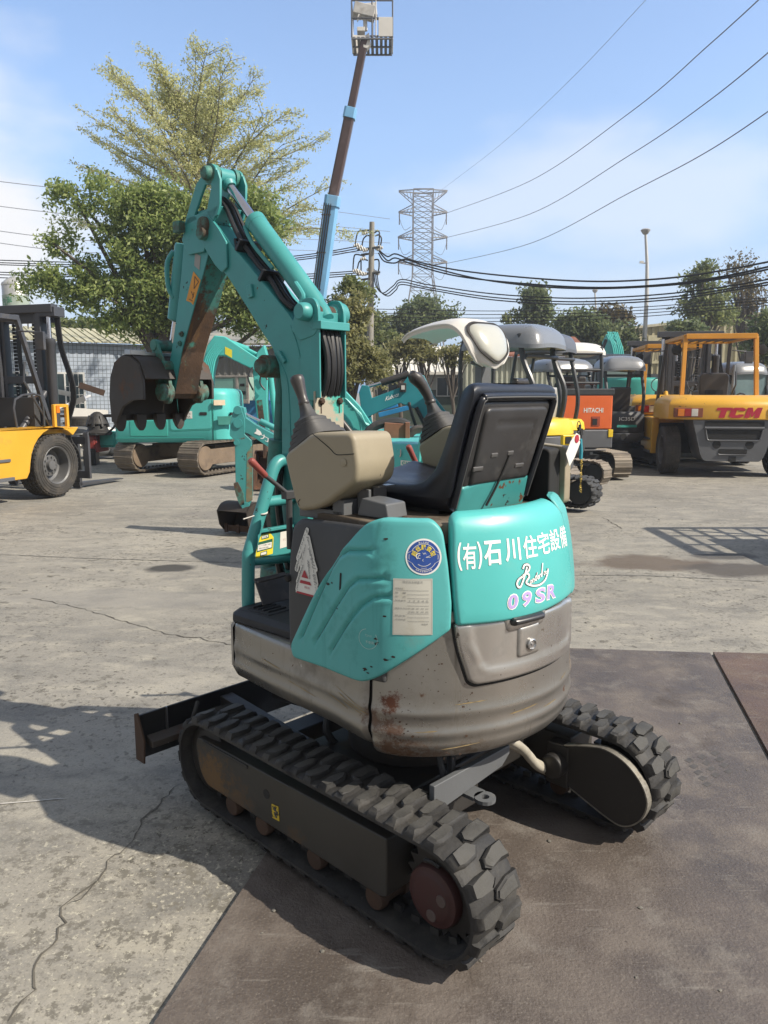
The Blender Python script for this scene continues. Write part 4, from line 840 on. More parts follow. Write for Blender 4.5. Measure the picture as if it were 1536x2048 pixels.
for k, (dx, dz) in enumerate(((-.030, 0), (-.008, .010), (.016, .002))):
    mb.tube([(dx*.6, 1.105, 2.285+dz*.5), (dx, 1.05, 2.335+dz), (dx, .985, 2.300+dz), (dx-.01, .90, 2.185+dz), (dx-.01, .80, 2.075+dz), (dx-.01, .70, 1.985+dz), (dx-.02, .62, 1.905+dz), (dx-.01, .57, 1.865)], .0100-.0012*(k % 2), 8, 5)
hz = mb.each('arm_hose', M_hose, EX)[0]
mb = MB()
for f, z in ((.86, 2.13), (.72, 2.0)): mb.box((-.01, f, z), (.12, .012, .05), Matrix.Rotation(R(40), 3, 'X'))
mb.tube([(-.055, .885, 2.12), (-.055, .895, 2.155), (.03, .89, 2.165)], .007, 6); mb.each('hose_clamp', M_hose, hz)
# ---- dipper arm
au = [(1.118, 2.30), (1.175, 2.30), (1.205, 2.270), (1.249, 2.195), (1.286, 2.035), (1.330, 1.880), (1.378, 1.74), (1.425, 1.62), (1.438, 1.565), (1.425, 1.535), (1.395, 1.527)]
ad = [(1.368, 1.548), (1.297, 1.733), (1.198, 1.902), (1.088, 2.098), (1.012, 2.245), (.985, 2.30)]
mb = MB(); mb.prism(au+ad, -.056, .056, 'x'); arm = mb.build('arm', M_tealboom, EX, bevel=.003)
mb = MB()
for sx in (-1, 1):
    a0, a1 = sx*.058, sx*.070
    mb.prism([(1.225, 2.25), (1.205, 2.285), (1.125, 2.405), (1.075, 2.435), (1.060, 2.395), (1.085, 2.365), (1.145, 2.285), (1.12, 2.262)], a0, a1, 'x')
    mb.prism([(.970, 2.30), (.962, 2.395), (.980, 2.435), (1.03, 2.44), (1.035, 2.40), (1.022, 2.375), (1.06, 2.285), (1.04, 2.255), (.99, 2.26)], a0, a1, 'x')
    mb.prism([(1.20, 2.28), (1.245, 2.195), (1.20, 2.13), (1.09, 2.13), (1.015, 2.245), (.975, 2.30), (1.03, 2.29), (1.12, 2.285)], a0, a1, 'x')
    mb.prism(rpoly([(.985, 2.395), (.985, 2.45), (1.03, 2.468), (1.075, 2.45), (1.10, 2.41), (1.05, 2.385)], .025), sx*.0585, sx*.0705, 'x')
mb.each('arm_fork', M_tealboom, arm, bevel=.003)
mb = MB(); mb.lathe([(0, -.098), (.022, -.098), (.028, -.090), (.030, -.072), (.040, -.07), (.040, -.04), (.028, -.038), (.028, .038), (.040, .04), (.040, .072), (.028, .09), (0, .092)], (0, 1.032, 2.428), (1, 0, 0), 26)
mb.lathe([(0, -.10), (.024, -.10), (.028, -.094), (.028, .094), (.024, .1), (0, .1)], (0, 1.072, 2.20), (1, 0, 0), 22); mb.box((-.088, 1.235, 2.245), (.03, .045, .045)); mb.each('arm_pin', M_tealworn, arm)
mb = MB(); q = [(1.005, 2.235), (1.086, 2.095), (1.196, 1.899), (1.295, 1.730), (1.366, 1.546), (1.393, 1.524)]
vs = [(x, f-.004, z-.0015) for f, z in q for x in (-.057, .060)]; mb.add(vs, [(2*i, 2*i+1, 2*i+3, 2*i+2) for i in range(len(q)-1)]); mb.build('arm_underside', M_under, arm, flat=True)
mb = MB(); fa = lambda f, z, o=0.: (-.0568-o, f, z)
mb.add([fa(*p, .0006) for p in ((1.185, 2.062), (1.135, 2.020), (1.196, 1.922), (1.212, 1.935), (1.247, 1.945))], [[0, 1, 2, 3, 4]]); ws = mb.build('arm_warning_sticker', M_orange, arm, flat=True)
mb = MB(); mb.add([fa(*p, .0006) for p in ((1.168, 2.135), (1.128, 2.118), (1.141, 2.062), (1.178, 2.085))], [[0, 1, 2, 3]]); mb.build('arm_plate_sticker', M_inkgrey, arm, flat=True)
mb = MB()
for p0, p1 in (((1.175, 2.04), (1.150, 2.015)), ((1.150, 2.015), (1.185, 1.99)), ((1.185, 1.99), (1.175, 2.04)), ((1.185, 1.975), (1.20, 1.95)), ((1.205, 1.98), (1.19, 1.955)), ((1.20, 1.94), (1.225, 1.95))): mb.tube([fa(*p0, .001), fa(*p1, .001)], .0016, 4)
mb.build('warning_pictogram', M_ink, ws, flat=True)
mb = MB()
for f, z in ((1.288, 1.805), (1.305, 1.765)): mb.lathe([(.012, 0), (.012, .008), (.006, .010), (.006, .016)], (-.056, f, z), (-1, 0, 0), 6)
mb.each('grease_nipple', M_tealworn, arm)
mb = MB(); mb.lathe([(.034, 0), (.038, .01), (.038, .33), (.03, .335), (.02, .34)], (0, 1.335, 2.20), (0, .105, -.40), 22); bc = mb.build('bucket_cylinder', M_tealboom, EX)
mb = MB(); mb.cyl((0, 1.418, 1.87), (0, 1.455, 1.76), .017, 14); mb.build('cylinder_rod', M_chrome, bc)
mb = MB(); mb.tube([(-.03, 1.37, 2.17), (-.045, 1.40, 2.12), (-.045, 1.40, 2.02), (-.03, 1.385, 1.97)], .011, 8, 5); mb.build('bucket_pipe', M_tealboom, bc)
mb = MB()
for sx in (-1, 1):
    mb.prism(rpoly([(1.425, 1.775), (1.47, 1.79), (1.50, 1.75), (1.505, 1.66), (1.475, 1.63), (1.45, 1.66), (1.455, 1.73)], .02), sx*.066, sx*.082, 'x')
    mb.prism(rpoly([(1.44, 1.79), (1.475, 1.77), (1.455, 1.72), (1.40, 1.655), (1.37, 1.67), (1.41, 1.73)], .015), sx*.084, sx*.096, 'x')
for f, z, l in ((1.46, 1.762, .10), (1.475, 1.655, .10), (1.39, 1.665, .10)): mb.lathe([(0, -l), (.026, -l), (.026, l), (0, l)], (0, f, z), (1, 0, 0), 20)
mb.each('bucket_link', M_tealworn, EX, bevel=.003)
# ---- bucket
sp_ = [(1.352, 1.520), (1.45, 1.515), (1.53, 1.487), (1.575, 1.44), (1.59, 1.415), (1.635, 1.415), (1.645, 1.53), (1.628, 1.62), (1.585, 1.685), (1.52, 1.712), (1.45, 1.708), (1.385, 1.675), (1.350, 1.60)]
shell = [(1.640, 1.418), (1.650, 1.53), (1.633, 1.622), (1.588, 1.690), (1.52, 1.718), (1.448, 1.714), (1.385, 1.68), (1.348, 1.61)]
shell = [tuple(v)[:2] for v in spl([(a_, b_, 0) for a_, b_ in shell], 4)]
mb = MB(); inn_ = [(f-(f-1.49)*.05, z-(z-1.56)*.06) for f, z in shell]
mb.prism(shell+inn_[::-1], -.213, .135, 'x')
for xa in (-.225, .135): mb.prism(sp_, xa, xa+.012, 'x')
bk = mb.build('bucket', M_bucket, EX, bevel=.002, ang=30)
mb = MB()
for k in range(4):
    x = -.196+.105*k; mb.loft([[(x+a_*w_, f+b_*t_, z) for a_, b_ in ((-1, -1), (1, -1), (1, 1), (-1, 1))] for f, z, w_, t_ in ((1.615, 1.45, .026, .016), (1.612, 1.415, .026, .016), (1.608, 1.388, .020, .010), (1.606, 1.372, .009, .006))])
mb.each('bucket_tooth', M_bucket, bk, bevel=.003)
mb = MB()
for sx in (-1, 1): mb.prism(rpoly([(1.36, 1.50), (1.41, 1.50), (1.44, 1.55), (1.52, 1.66), (1.50, 1.715), (1.43, 1.715), (1.36, 1.62), (1.345, 1.54)], .02), sx*.074, sx*.092, 'x')
for sx in (-1, 1): mb.lathe([(0, 0), (.034, 0), (.040, .005), (.040, .02), (.036, .024), (.040, .028), (.040, .055), (.034, .06), (0, .06)], (sx*.062, 1.388, 1.552), (sx, 0, 0), 24)
mb.each('bucket_ear', M_tealworn, bk, bevel=.003)
mb = MB(); mb.box((-.04, 1.47, 1.722), (.26, .05, .014), Matrix.Rotation(R(3), 3, 'X')); mb.box((-.185, 1.47, 1.727), (.075, .05, .022), Matrix.Rotation(R(3), 3, 'X')); mb.build('bucket_wear_bar', M_steel, bk, bevel=.002)
# ---- paper tag and keys hanging beside the seat
kt = thing('key_tag', 'white paper tag with a red eyelet and keys hanging beside the black seat', 'key tag', Matrix.Translation(EX_O) @ Matrix.Rotation(EX_H, 4, 'Z') @ Vector((.36, -.40, 1.30)), EX_H)
mb = MB(); kf = lambda u, v: (u*.9, -.012-u*.25, v)
mb.prism([(-.050, .045), (-.020, .085), (.018, .112), (.042, .104), (.048, .078), (.012, .030), (-.022, .0)], -.013, -.0115, 'y'); ta = mb.build('paper_tag', M_paper, kt)
mb = MB(); mb.lathe([(.004, 0), (.014, .0), (.014, .002), (.004, .002)], (.020, -.0132, .092), (0, -1, 0), 20); mb.build('red_eyelet', M_red, kt)
mb = MB()
for k in range(3): mb.tube([(.045+.012*cos(a_), -.012+k*.003, .10+.018*k+.016*sin(a_)) for a_ in [2*pi*i/10 for i in range(11)]], .0016, 5)
mb.box((.055, -.012, .115), (.016, .004, .022)); mb.box((.038, -.014, .13), (.014, .004, .02)); mb.build('key_ring', M_dark, kt)
mb = MB(); mb.tube([(.05, -.012, .09), (.056, -.013, .05), (.056, -.013, .02)], .006, 8); mb.build('blue_strap', mat('blue_strap', (.03, .25, .32), .6), kt)
mb = MB()
for k in range(16): mb.tube([(.060+.004*cos(a_+k), -.014+.003*sin(a_), .018-.0075*k+.004*sin(a_)) for a_ in [2*pi*i/8 for i in range(9)]], .0014, 4)
mb.build('brass_chain', mat('brass_chain', (.42, .30, .08), .35, .9), kt)
# ================================================================== setting: concrete yard, steel plates
def ground_mat():
    m = bpy.data.materials.new('worn_concrete'); m.use_nodes = True; t = m.node_tree; t.nodes.clear(); L = t.links.new
    out = nd(t, 'ShaderNodeOutputMaterial'); b = nd(t, 'ShaderNodeBsdfPrincipled'); L(b.outputs[0], out.inputs[0]); b.inputs['Specular IOR Level'].default_value = .35
    tcn = nd(t, 'ShaderNodeTexCoord')
    def ns(sc, det=8, W=0., st=None, rg=.6):
        n = nd(t, 'ShaderNodeTexNoise', noise_dimensions='4D'); n.inputs['Scale'].default_value = sc; n.inputs['Detail'].default_value = det; n.inputs['W'].default_value = W; n.inputs['Roughness'].default_value = rg
        src = tcn.outputs['Object']
        if st: mp = nd(t, 'ShaderNodeMapping'); mp.inputs['Scale'].default_value = st; mp.inputs['Rotation'].default_value = (0, 0, R(12)); L(src, mp.inputs[0]); src = mp.outputs[0]
        L(src, n.inputs['Vector']); return n.outputs['Fac']
    def mr(f, a, c, lo=0., hi=1.):
        n = nd(t, 'ShaderNodeMapRange'); L(f, n.inputs[0]); n.inputs[1].default_value = a; n.inputs[2].default_value = c; n.inputs[3].default_value = lo; n.inputs[4].default_value = hi; return n.outputs[0]
    def mx(f, a, c):
        n = nd(t, 'ShaderNodeMix', data_type='RGBA'); L(f, n.inputs[0])
        for k, q in ((6, a), (7, c)):
            if isinstance(q, tuple): n.inputs[k].default_value = (*q, 1)
            else: L(q, n.inputs[k])
        return n.outputs[2]
    def mul(a, c):
        n = nd(t, 'ShaderNodeMath', operation='MULTIPLY'); L(a, n.inputs[0])
        if isinstance(c, float): n.inputs[1].default_value = c
        else: L(c, n.inputs[1])
        return n.outputs[0]
    c = mx(mr(ns(.55, 9), .36, .64), (.205, .194, .170), (.305, .286, .245))
    c = mx(mr(ns(2.3, 10, 2., (1, 2.2, 1), .68), .46, .66), c, (.168, .161, .145))             # broad grey wear, drawn out by traffic
    c = mx(mr(ns(3.4, 10, 7., (1, 1.8, 1), .7), .50, .68), c, (.335, .312, .258))            # pale scuffed laitance
    c = mx(mul(mr(ns(34, 6, 4.), .56, .62), mr(ns(1.6, 5, 6.), .40, .58)), c, (.088, .081, .067))   # flaked dark pits
    c = mx(mul(mr(ns(13, 6, 14.), .58, .63), mr(ns(1.1, 5, 16.), .40, .60)), c, (.095, .088, .073))
    c = mx(mul(mr(ns(95, 4, 9.), .52, .70), .5), c, (.40, .37, .30))                      # bright grit
    c = mx(mul(mr(ns(120, 4, 11.), .54, .70), .5), c, (.09, .083, .07))
    g = G(250, 1860); a = nd(t, 'ShaderNodeVectorMath', operation='DISTANCE'); L(tcn.outputs['Object'], a.inputs[0]); a.inputs[1].default_value = (g.x, g.y, -.014); wornz = mr(a.outputs['Value'], 1.15, .45)   # a flaked, scoured patch of the slab
    c = mx(mul(mr(ns(22, 8, 31., None, .66), .535, .585), wornz), c, (.150, .139, .116))
    c = mx(mul(mr(ns(55, 7, 33., None, .7), .56, .62), wornz), c, (.42, .395, .32))
    c = mx(mul(mr(ns(70, 6, 35., None, .7), .57, .63), wornz), c, (.13, .12, .10))
    wob = nd(t, 'ShaderNodeTexNoise'); wob.inputs['Scale'].default_value = 2.2; wob.inputs['Detail'].default_value = 6; L(tcn.outputs['Object'], wob.inputs['Vector'])
    for (u, v, ru, rv, col, am) in ((345, 1132, .24, .16, (.035, .034, .033), .9), (1300, 1122, .62, .34, (.105, .080, .060), .85), (1470, 1135, .50, .26, (.075, .066, .058), .9), (1450, 1108, .30, .18, (.05, .047, .045), .8), (240, 1190, .9, .3, (.22, .21, .19), .5), (430, 1024, .5, .35, (.16, .15, .14), .5)):
        g = G(u, v); a = nd(t, 'ShaderNodeVectorMath', operation='SUBTRACT'); L(tcn.outputs['Object'], a.inputs[0]); a.inputs[1].default_value = (g.x, g.y, -.014)
        s = nd(t, 'ShaderNodeVectorMath', operation='MULTIPLY'); L(a.outputs[0], s.inputs[0]); s.inputs[1].default_value = (1/ru, 1/rv, 0)
        l = nd(t, 'ShaderNodeVectorMath', operation='LENGTH'); L(s.outputs[0], l.inputs[0])
        d = nd(t, 'ShaderNodeMath', operation='MULTIPLY_ADD'); L(wob.outputs['Fac'], d.inputs[0]); d.inputs[1].default_value = 1.5; L(l.outputs['Value'], d.inputs[2])
        c = mx(mr(d.outputs[0], 1.85, 1.5, 0, am), c, col)
    L(c, b.inputs['Base Color']); L(mr(ns(1.2), .3, .7, .72, .92), b.inputs['Roughness'])
    bp = nd(t, 'ShaderNodeBump'); bp.inputs['Strength'].default_value = .55; bp.inputs['Distance'].default_value = .006
    h = nd(t, 'ShaderNodeMath', operation='ADD'); L(ns(26, 9, 21., None, .7), h.inputs[0]); L(mul(ns(4, 5, 25.), 1.2), h.inputs[1]); L(h.outputs[0], bp.inputs['Height']); L(bp.outputs[0], b.inputs['Normal'])
    return m
GZ = -.022
mb = MB(); mb.add([(-700, -60, GZ), (700, -60, GZ), (700, 1500, GZ), (-700, 1500, GZ)], [(0, 1, 2, 3)]); tag(mb.build('ground', ground_mat(), flat=True), kind='structure')
def strip_on_ground(name, px, w_, jit, mt, seed=1, sub=8, world=False):
    rr = random.Random(seed); pts = [Vector(p) if world else G(*p, GZ) for p in px]; o = []
    for a, b in zip(pts, pts[1:]):
        k = max(2, int((b-a).length/ .05*sub/8))
        for i in range(k): o.append(a.lerp(b, i/k)+Vector((rr.gauss(0, jit), rr.gauss(0, jit), 0)))
    o.append(pts[-1]); mb = MB(); L_, R_ = [], []
    for i, p in enumerate(o):
        t = (o[min(i+1, len(o)-1)]-o[max(i-1, 0)]).normalized(); q = Vector((-t.y, t.x, 0)); w2 = w_*rr.uniform(.25, 1.)*(1 if 0 < i < len(o)-1 else .1)
        L_.append(p+q*w2/2+Vector((0, 0, .0035))); R_.append(p-q*w2/2+Vector((0, 0, .0035)))
    n = len(o); mb.add(L_+R_, [(i, i+1, n+i+1, n+i) for i in range(n-1)])
    return tag(mb.build(name, mt, flat=True), kind='structure')
M_crack = mat('crack_line', (.095, .086, .07), .95, var=.4, vs=14.); M_joint = mat('joint_filler', (.13, .125, .115), .9, var=.3, vs=6.)  # dark brown strips for the cracks, grey for the joints
strip_on_ground('ground_crack', [(362, 1570), (330, 1592), (290, 1640), (258, 1690), (212, 1738), (180, 1775), (135, 1812), (128, 1838), (100, 1890), (70, 1925), (60, 1985), (15, 2048)], .0085, .0085, M_crack, 3, 14)
strip_on_ground('ground_crack', [(135, 1812), (160, 1800), (195, 1760)], .008, .006, M_crack, 8)
strip_on_ground('ground_joint', [(-30, 1108), (200, 1118), (420, 1124), (620, 1132)], .022, .004, M_joint, 4)
strip_on_ground('ground_joint', [(1130, 1150), (1300, 1152), (1540, 1164)], .020, .004, M_joint, 5)
strip_on_ground('ground_crack', [(60, 1196), (150, 1214), (260, 1246), (330, 1268), (470, 1290)], .011, .008, M_crack, 6)
strip_on_ground('ground_crack', [(1205, 1035), (1225, 1046), (1245, 1058)], .02, .012, M_crack, 7)
strip_on_ground('ground_joint', [(140, 1598), (70, 1603), (-20, 1610)], .012, .003, mat('pale_seam', (.42, .40, .36), .9, var=.2, vs=20.), 9)
def plate_mat(nm, c1, c2):
    m = mat(nm, c1, .50, .25, var=.30, vs=2.2, streak=((.23, .21, .185), .60, .74, (1.6, 15, 1), 2.6), dirt=[(c2, .47, .68, 4.5), ((.20, .175, .15), .54, .66, 130.), ((.215, .195, .172), .54, .76, 6.), ((.065, .052, .046), .58, .74, 2.6), ((.05, .04, .036), .58, .68, 80.)], bump=.45, bs=90)
    return m
M_plate = plate_mat('rusted_plate_steel', (.118, .097, .082), (.172, .147, .126)); M_plate2 = plate_mat('brown_plate_steel', (.125, .082, .060), (.15, .112, .088))
def plate(c, label, mt):
    mb = MB(); mb.prism(c, -.0215, 0., 'z'); o = mb.build('steel_plate', mt, bevel=.002); return tag(o, label, 'steel plate', 'steel plates on the yard floor')
a = Vector((.133, 4.640)); b_ = Vector((1.968, 4.455)); dn = Vector((-.2335, -.972))
PL1 = [tuple(a), tuple(b_), tuple(b_+dn*5.2), tuple(a+dn*5.2)]
plate(PL1, 'broad dark brown steel plate under the small excavator', M_plate)
b2 = Vector((1.992, 4.470)); b3 = b2+Vector((2.4, -.24))
plate([tuple(b2), tuple(b3), tuple(b3+dn*5.), tuple(b2+dn*5.)], 'reddish brown steel plate lying beside the one under the excavator', M_plate2)
# tread marks on the plate behind the right crawler, and a chalk line
mb = MB(); tm_o = []
for k in range(5):
    for j, (du, dv) in enumerate(((0, 0), (26, 8), (52, 14))):
        if k == 4 and j > 0: continue
        u, v = 1374+k*9+du, 1520+k*12-du*.35+dv*.3; q = [G(u+a_, v+b_, .0008) for a_, b_ in ((-6, 0), (4, -5), (14, 0), (5, 6))]
        mb.add(q, [(0, 1, 2, 3)])
tag(mb.build('tread_mark', mat('tread_dirt', (.072, .066, .062), .8, var=.3, vs=40.), flat=True), kind='structure')
# ================================================================== foliage
def leaf_mat(name, c1, c2, tr=.5):
    m = bpy.data.materials.new(name); m.use_nodes = True; t = m.node_tree; t.nodes.clear(); L = t.links.new
    out = nd(t, 'ShaderNodeOutputMaterial'); ge = nd(t, 'ShaderNodeNewGeometry'); mx = nd(t, 'ShaderNodeMix', data_type='RGBA'); L(ge.outputs['Random Per Island'], mx.inputs[0])
    mx.inputs[6].default_value = (*c1, 1); mx.inputs[7].default_value = (*c2, 1)
    d = nd(t, 'ShaderNodeBsdfPrincipled'); d.inputs['Roughness'].default_value = .5; d.inputs['Specular IOR Level'].default_value = .35; L(mx.outputs[2], d.inputs['Base Color'])
    tl = nd(t, 'ShaderNodeBsdfTranslucent'); hs = nd(t, 'ShaderNodeHueSaturation'); hs.inputs['Value'].default_value = 1.5; L(mx.outputs[2], hs.inputs['Color']); L(hs.outputs[0], tl.inputs['Color'])
    ms = nd(t, 'ShaderNodeMixShader'); ms.inputs[0].default_value = tr; L(d.outputs[0], ms.inputs[1]); L(tl.outputs[0], ms.inputs[2]); L(ms.outputs[0], out.inputs['Surface']); return m
LF_camphor = leaf_mat('camphor_leaf', (.125, .185, .055), (.345, .395, .14)); LF_feather = leaf_mat('feathery_leaf', (.36, .38, .165), (.54, .52, .26), .5)
LF_dark = leaf_mat('dark_leaf', (.075, .105, .045), (.19, .22, .10)); LF_mid = leaf_mat('mid_leaf', (.10, .13, .045), (.23, .25, .10)); LF_dry = leaf_mat('dry_leaf', (.085, .070, .032), (.13, .105, .05)); LF_brush = leaf_mat('brush_leaf', (.15, .155, .065), (.30, .285, .125))
M_bark = mat('bark', (.085, .070, .055), .9, var=.3, vs=3., bump=.4, bs=20)
def leaves(name, pts, size, mt, parent, seed=0, flat=.0, aspect=.45):
    """one small folded quad per leaf, turned at random"""
    rs = np.random.RandomState(seed); pts = np.asarray(pts, float); n = len(pts)
    nrm = rs.normal(size=(n, 3)); nrm[:, 2] += flat; nrm /= np.linalg.norm(nrm, axis=1, keepdims=True)
    t = np.cross(nrm, rs.normal(size=(n, 3))); t /= np.linalg.norm(t, axis=1, keepdims=True); b = np.cross(nrm, t)
    s = size*rs.uniform(.6, 1.35, (n, 1)); v = np.empty((n, 4, 3)); v[:, 0] = pts-t*s; v[:, 1] = pts+b*s*aspect; v[:, 2] = pts+t*s; v[:, 3] = pts-b*s*aspect+nrm*s*.25
    me = bpy.data.meshes.new(name); me.vertices.add(4*n); me.vertices.foreach_set('co', v.ravel()); me.loops.add(4*n); me.loops.foreach_set('vertex_index', np.arange(4*n)); me.polygons.add(n)
    me.polygons.foreach_set('loop_start', np.arange(0, 4*n, 4)); me.polygons.foreach_set('loop_total', np.full(n, 4)); me.materials.append(mt); me.update(calc_edges=True); me.validate()
    o = bpy.data.objects.new(name, me); COL.objects.link(o); o.parent = parent; return o
def tree(label, base, blobs, leaf, n, mt, seed=1, trunk=.14, clump=.42, group=None, limbs=14, kind='tree', bark=None, cat='tree', fill=.55, per=0, dyf=1.):
    """blobs: (centre, (rx, ry, rz)) in world metres. Leaf clumps fill the blobs, heavier near their skins"""
    base = Vector(base); o = thing(kind, label, cat, base, 0, group); rs = np.random.RandomState(seed); pts = []; cl = []
    vol = [b[1][0]*b[1][1]*b[1][2] for b in blobs]; tot = sum(vol); per = per or (34 if leaf > .08 else 60); blobs = [(c, (r[0], r[1]*dyf, r[2])) for c, r in blobs]
    for (c, r), v_ in zip(blobs, vol):
        k = max(3, int(n/per*v_/tot)); d = rs.normal(size=(k, 3)); d /= np.linalg.norm(d, axis=1, keepdims=True); q = rs.uniform(fill, 1.03, (k, 1))
        cc = np.asarray(c)+d*q*np.asarray(r); cl += list(cc)
    for c in cl:
        k = int(per*rs.uniform(.5, 1.5)); d = rs.normal(size=(k, 3)); d /= np.linalg.norm(d, axis=1, keepdims=True); q = rs.uniform(0, 1, (k, 1))**.6
        pts.append(c+d*q*clump*rs.uniform(.55, 1.25)*np.array([1, 1, .72]))
    pts = np.concatenate(pts); lb = np.asarray(base); leaves('crown', pts-lb, leaf, mt, o, seed)
    mb = MB(); top = Vector(np.mean([b[0] for b in blobs], 0)); h = (top.z-base.z)
    fork = base+Vector(((top.x-base.x)*.35, (top.y-base.y)*.35, h*.45)); mb.tube([Vector((0, 0, 0)), (fork-base)*.5+Vector((.06, 0, 0)), fork-base], [trunk, trunk*.7], 9, 4)
    for i in range(limbs):
        c = Vector(cl[rs.randint(len(cl))]); p0 = fork-base if i % 2 else (fork-base)*rs.uniform(.75, 1.); e = c-base; m = p0.lerp(e, .5)+Vector(rs.normal(size=3))*.12*h*.25; m.z += .08*h
        mb.tube([p0, m, e], [trunk*.5, trunk*.10], 6, 5)
    mb.build('trunk', bark or M_bark, o); return o
def blob(u, v, ru, rv, y, dy=None):
    p = P(u, v, y); k = y/FPX; return (tuple(p), (ru*k, (dy if dy else (ru+rv)/2*k), rv*k))
def treepx(label, y, bl, bu, leaf, n, mt, **kw):
    b = P(bu, 800, y); return tree(label, (b.x, y, GZ), [blob(*q, y+(q_dy if False else 0)) for q in bl for q_dy in (0,)], leaf, n, mt, **kw)
TG = 'trees round the yard'
treepx('broad dense bright green tree behind the large teal excavator', 21., [(290, 475, 84, 80), (155, 398, 42, 38), (220, 385, 50, 34), (110, 478, 44, 32), (150, 560, 66, 42), (78, 562, 30, 30), (225, 600, 78, 55), (335, 600, 85, 70), (425, 520, 80, 105), (470, 600, 62, 60), (340, 430, 85, 62), (290, 650, 60, 42), (520, 470, 45, 60), (470, 420, 50, 45), (490, 560, 52, 85), (520, 640, 45, 45), (545, 440, 42, 50)], 345, .062, 76000, LF_camphor, seed=4, trunk=.24, clump=.46, group=TG, limbs=30, kind='broadleaf_tree', fill=.55, per=120, dyf=.6)
def feathery():
    base = Vector(P(412, 800, 25.)); base.z = GZ; o = thing('feathery_tree', 'tall airy yellow green tree with fine feathery foliage rising over all others', 'tree', base, 0, TG)
    rs = random.Random(21); mb = MB(); pts = []; H = 10.3
    tr = spl([(0, 0, 0), (-.05, 0, 3), (.15, 0, 6.0), (-.05, 0, 8.5), (-.45, 0, 10.5), (-.70, 0, H)], 6); mb.tube(tr, [.22, .03], 9)
    def tp(z):
        for a, b in zip(tr, tr[1:]):
            if a.z <= z <= b.z: return a.lerp(b, (z-a.z)/(b.z-a.z))
        return tr[-1]
    for i in range(50):
        q = (i+.5)/50; z = 5.4+(H-5.6)*q**.95; az = i*2.399+rs.uniform(-.4, .4); el = R(16+34*q**1.2+rs.uniform(-9, 9)); ln = (4.05*(1-q)**.32+.70)*rs.uniform(.75, 1.10)
        p = tp(z); d = Vector((cos(az)*cos(el), sin(az)*cos(el), sin(el))); limb = [p]; n = 7
        for k in range(n): d = (d+Vector((rs.gauss(0, .10), rs.gauss(0, .10), rs.gauss(.01, .09)-.035*k/n))).normalized(); limb.append(limb[-1]+d*ln/n)
        mb.tube(limb, [.05*(1-q*.6)+.012, .006], 5)
        for k in range(1, n+1):
            for sd in (-1, 1):
                for rep in range(2):
                    t = d.cross(Vector((0, 0, 1))).normalized()*sd; dd = (d*rs.uniform(.5, 1.)+t*rs.uniform(.5, 1.1)+Vector((0, 0, rs.uniform(-.25, .35)))).normalized(); L_ = ln*.30*rs.uniform(.5, 1.1)*(1.15-.5*k/n)
                    s0 = limb[k].lerp(limb[k-1], rs.random()); tw = [s0, s0+dd*L_*.5, s0+dd*L_+Vector((0, 0, -.05*L_))]; mb.tube(tw, [.011, .004], 3)
                    for j in range(int(62*L_)+8):
                        f = rs.random()**.8; c = tw[0].lerp(tw[2], f); pts.append((c.x+rs.gauss(0, .075), c.y+rs.gauss(0, .075), c.z+rs.gauss(0, .055)))
    leaves('crown', pts, .040, LF_feather, o, 5, flat=.5, aspect=.45); mb.build('trunk', mat('grey_bark', (.20, .185, .14), .9, var=.3, vs=3., bump=.3), o)
feathery()
treepx('leafy bush of light and brown leaves right of the teal boom', 20., [(690, 700, 42, 70), (735, 725, 34, 45), (705, 620, 32, 36), (680, 655, 32, 46), (665, 740, 30, 50), (758, 740, 20, 30)], 700, .060, 20000, LF_brush, seed=6, trunk=.08, clump=.30, group=TG, kind='tall_bush', cat='bush', fill=.3)
treepx('slender loose sapling top above the leafy bush by the boom', 21., [(700, 575, 34, 26), (690, 605, 32, 30), (722, 590, 20, 26)], 705, .07, 1500, LF_mid, seed=7, trunk=.05, clump=.35, group=TG, kind='sapling', fill=.1)
treepx('round dark tree at the foot of the lattice pylon', 46., [(845, 640, 50, 34), (800, 665, 45, 30), (880, 650, 40, 26), (850, 610, 28, 16), (770, 670, 30, 26), (915, 618, 16, 9)], 840, .13, 11000, LF_dark, seed=8, trunk=.2, clump=.7, group=TG)
treepx('low yellow green tree between the bush and the pylon', 36., [(745, 640, 34, 16), (720, 655, 30, 22), (770, 690, 40, 22)], 745, .10, 4200, LF_mid, seed=9, trunk=.12, clump=.5, group=TG)
treepx('small thin leaved tree in front of the white roofed house, left one', 30., [(795, 705, 30, 22), (815, 690, 26, 18), (775, 715, 22, 16)], 800, .075, 2600, LF_brush, seed=10, trunk=.09, clump=.34, group=TG, kind='small_tree', fill=.2)
treepx('small tree with a bent trunk in front of the white roofed house', 30., [(850, 705, 30, 24), (835, 685, 24, 16), (868, 715, 20, 18)], 848, .075, 2600, LF_brush, seed=11, trunk=.09, clump=.34, group=TG, kind='small_tree', fill=.2)
treepx('small sparse tree right of the white roof, partly behind the white canopy', 30., [(905, 705, 30, 18), (925, 715, 22, 18), (890, 720, 20, 14)], 905, .075, 1500, LF_brush, seed=12, trunk=.09, clump=.34, group=TG, kind='small_tree', fill=.2)
treepx('tall narrow dark tree standing alone against the sky', 42., [(1072, 592, 26, 18), (1060, 628, 20, 16), (1085, 632, 18, 20), (1075, 610, 22, 18)], 1075, .12, 4200, LF_dark, seed=13, trunk=.13, clump=.55, group=TG)
treepx('pale wispy sapling beside the tall narrow dark tree', 42., [(1022, 632, 12, 16), (1030, 650, 20, 14)], 1028, .13, 420, LF_mid, seed=14, trunk=.06, clump=.5, group=TG, kind='sapling', limbs=6)
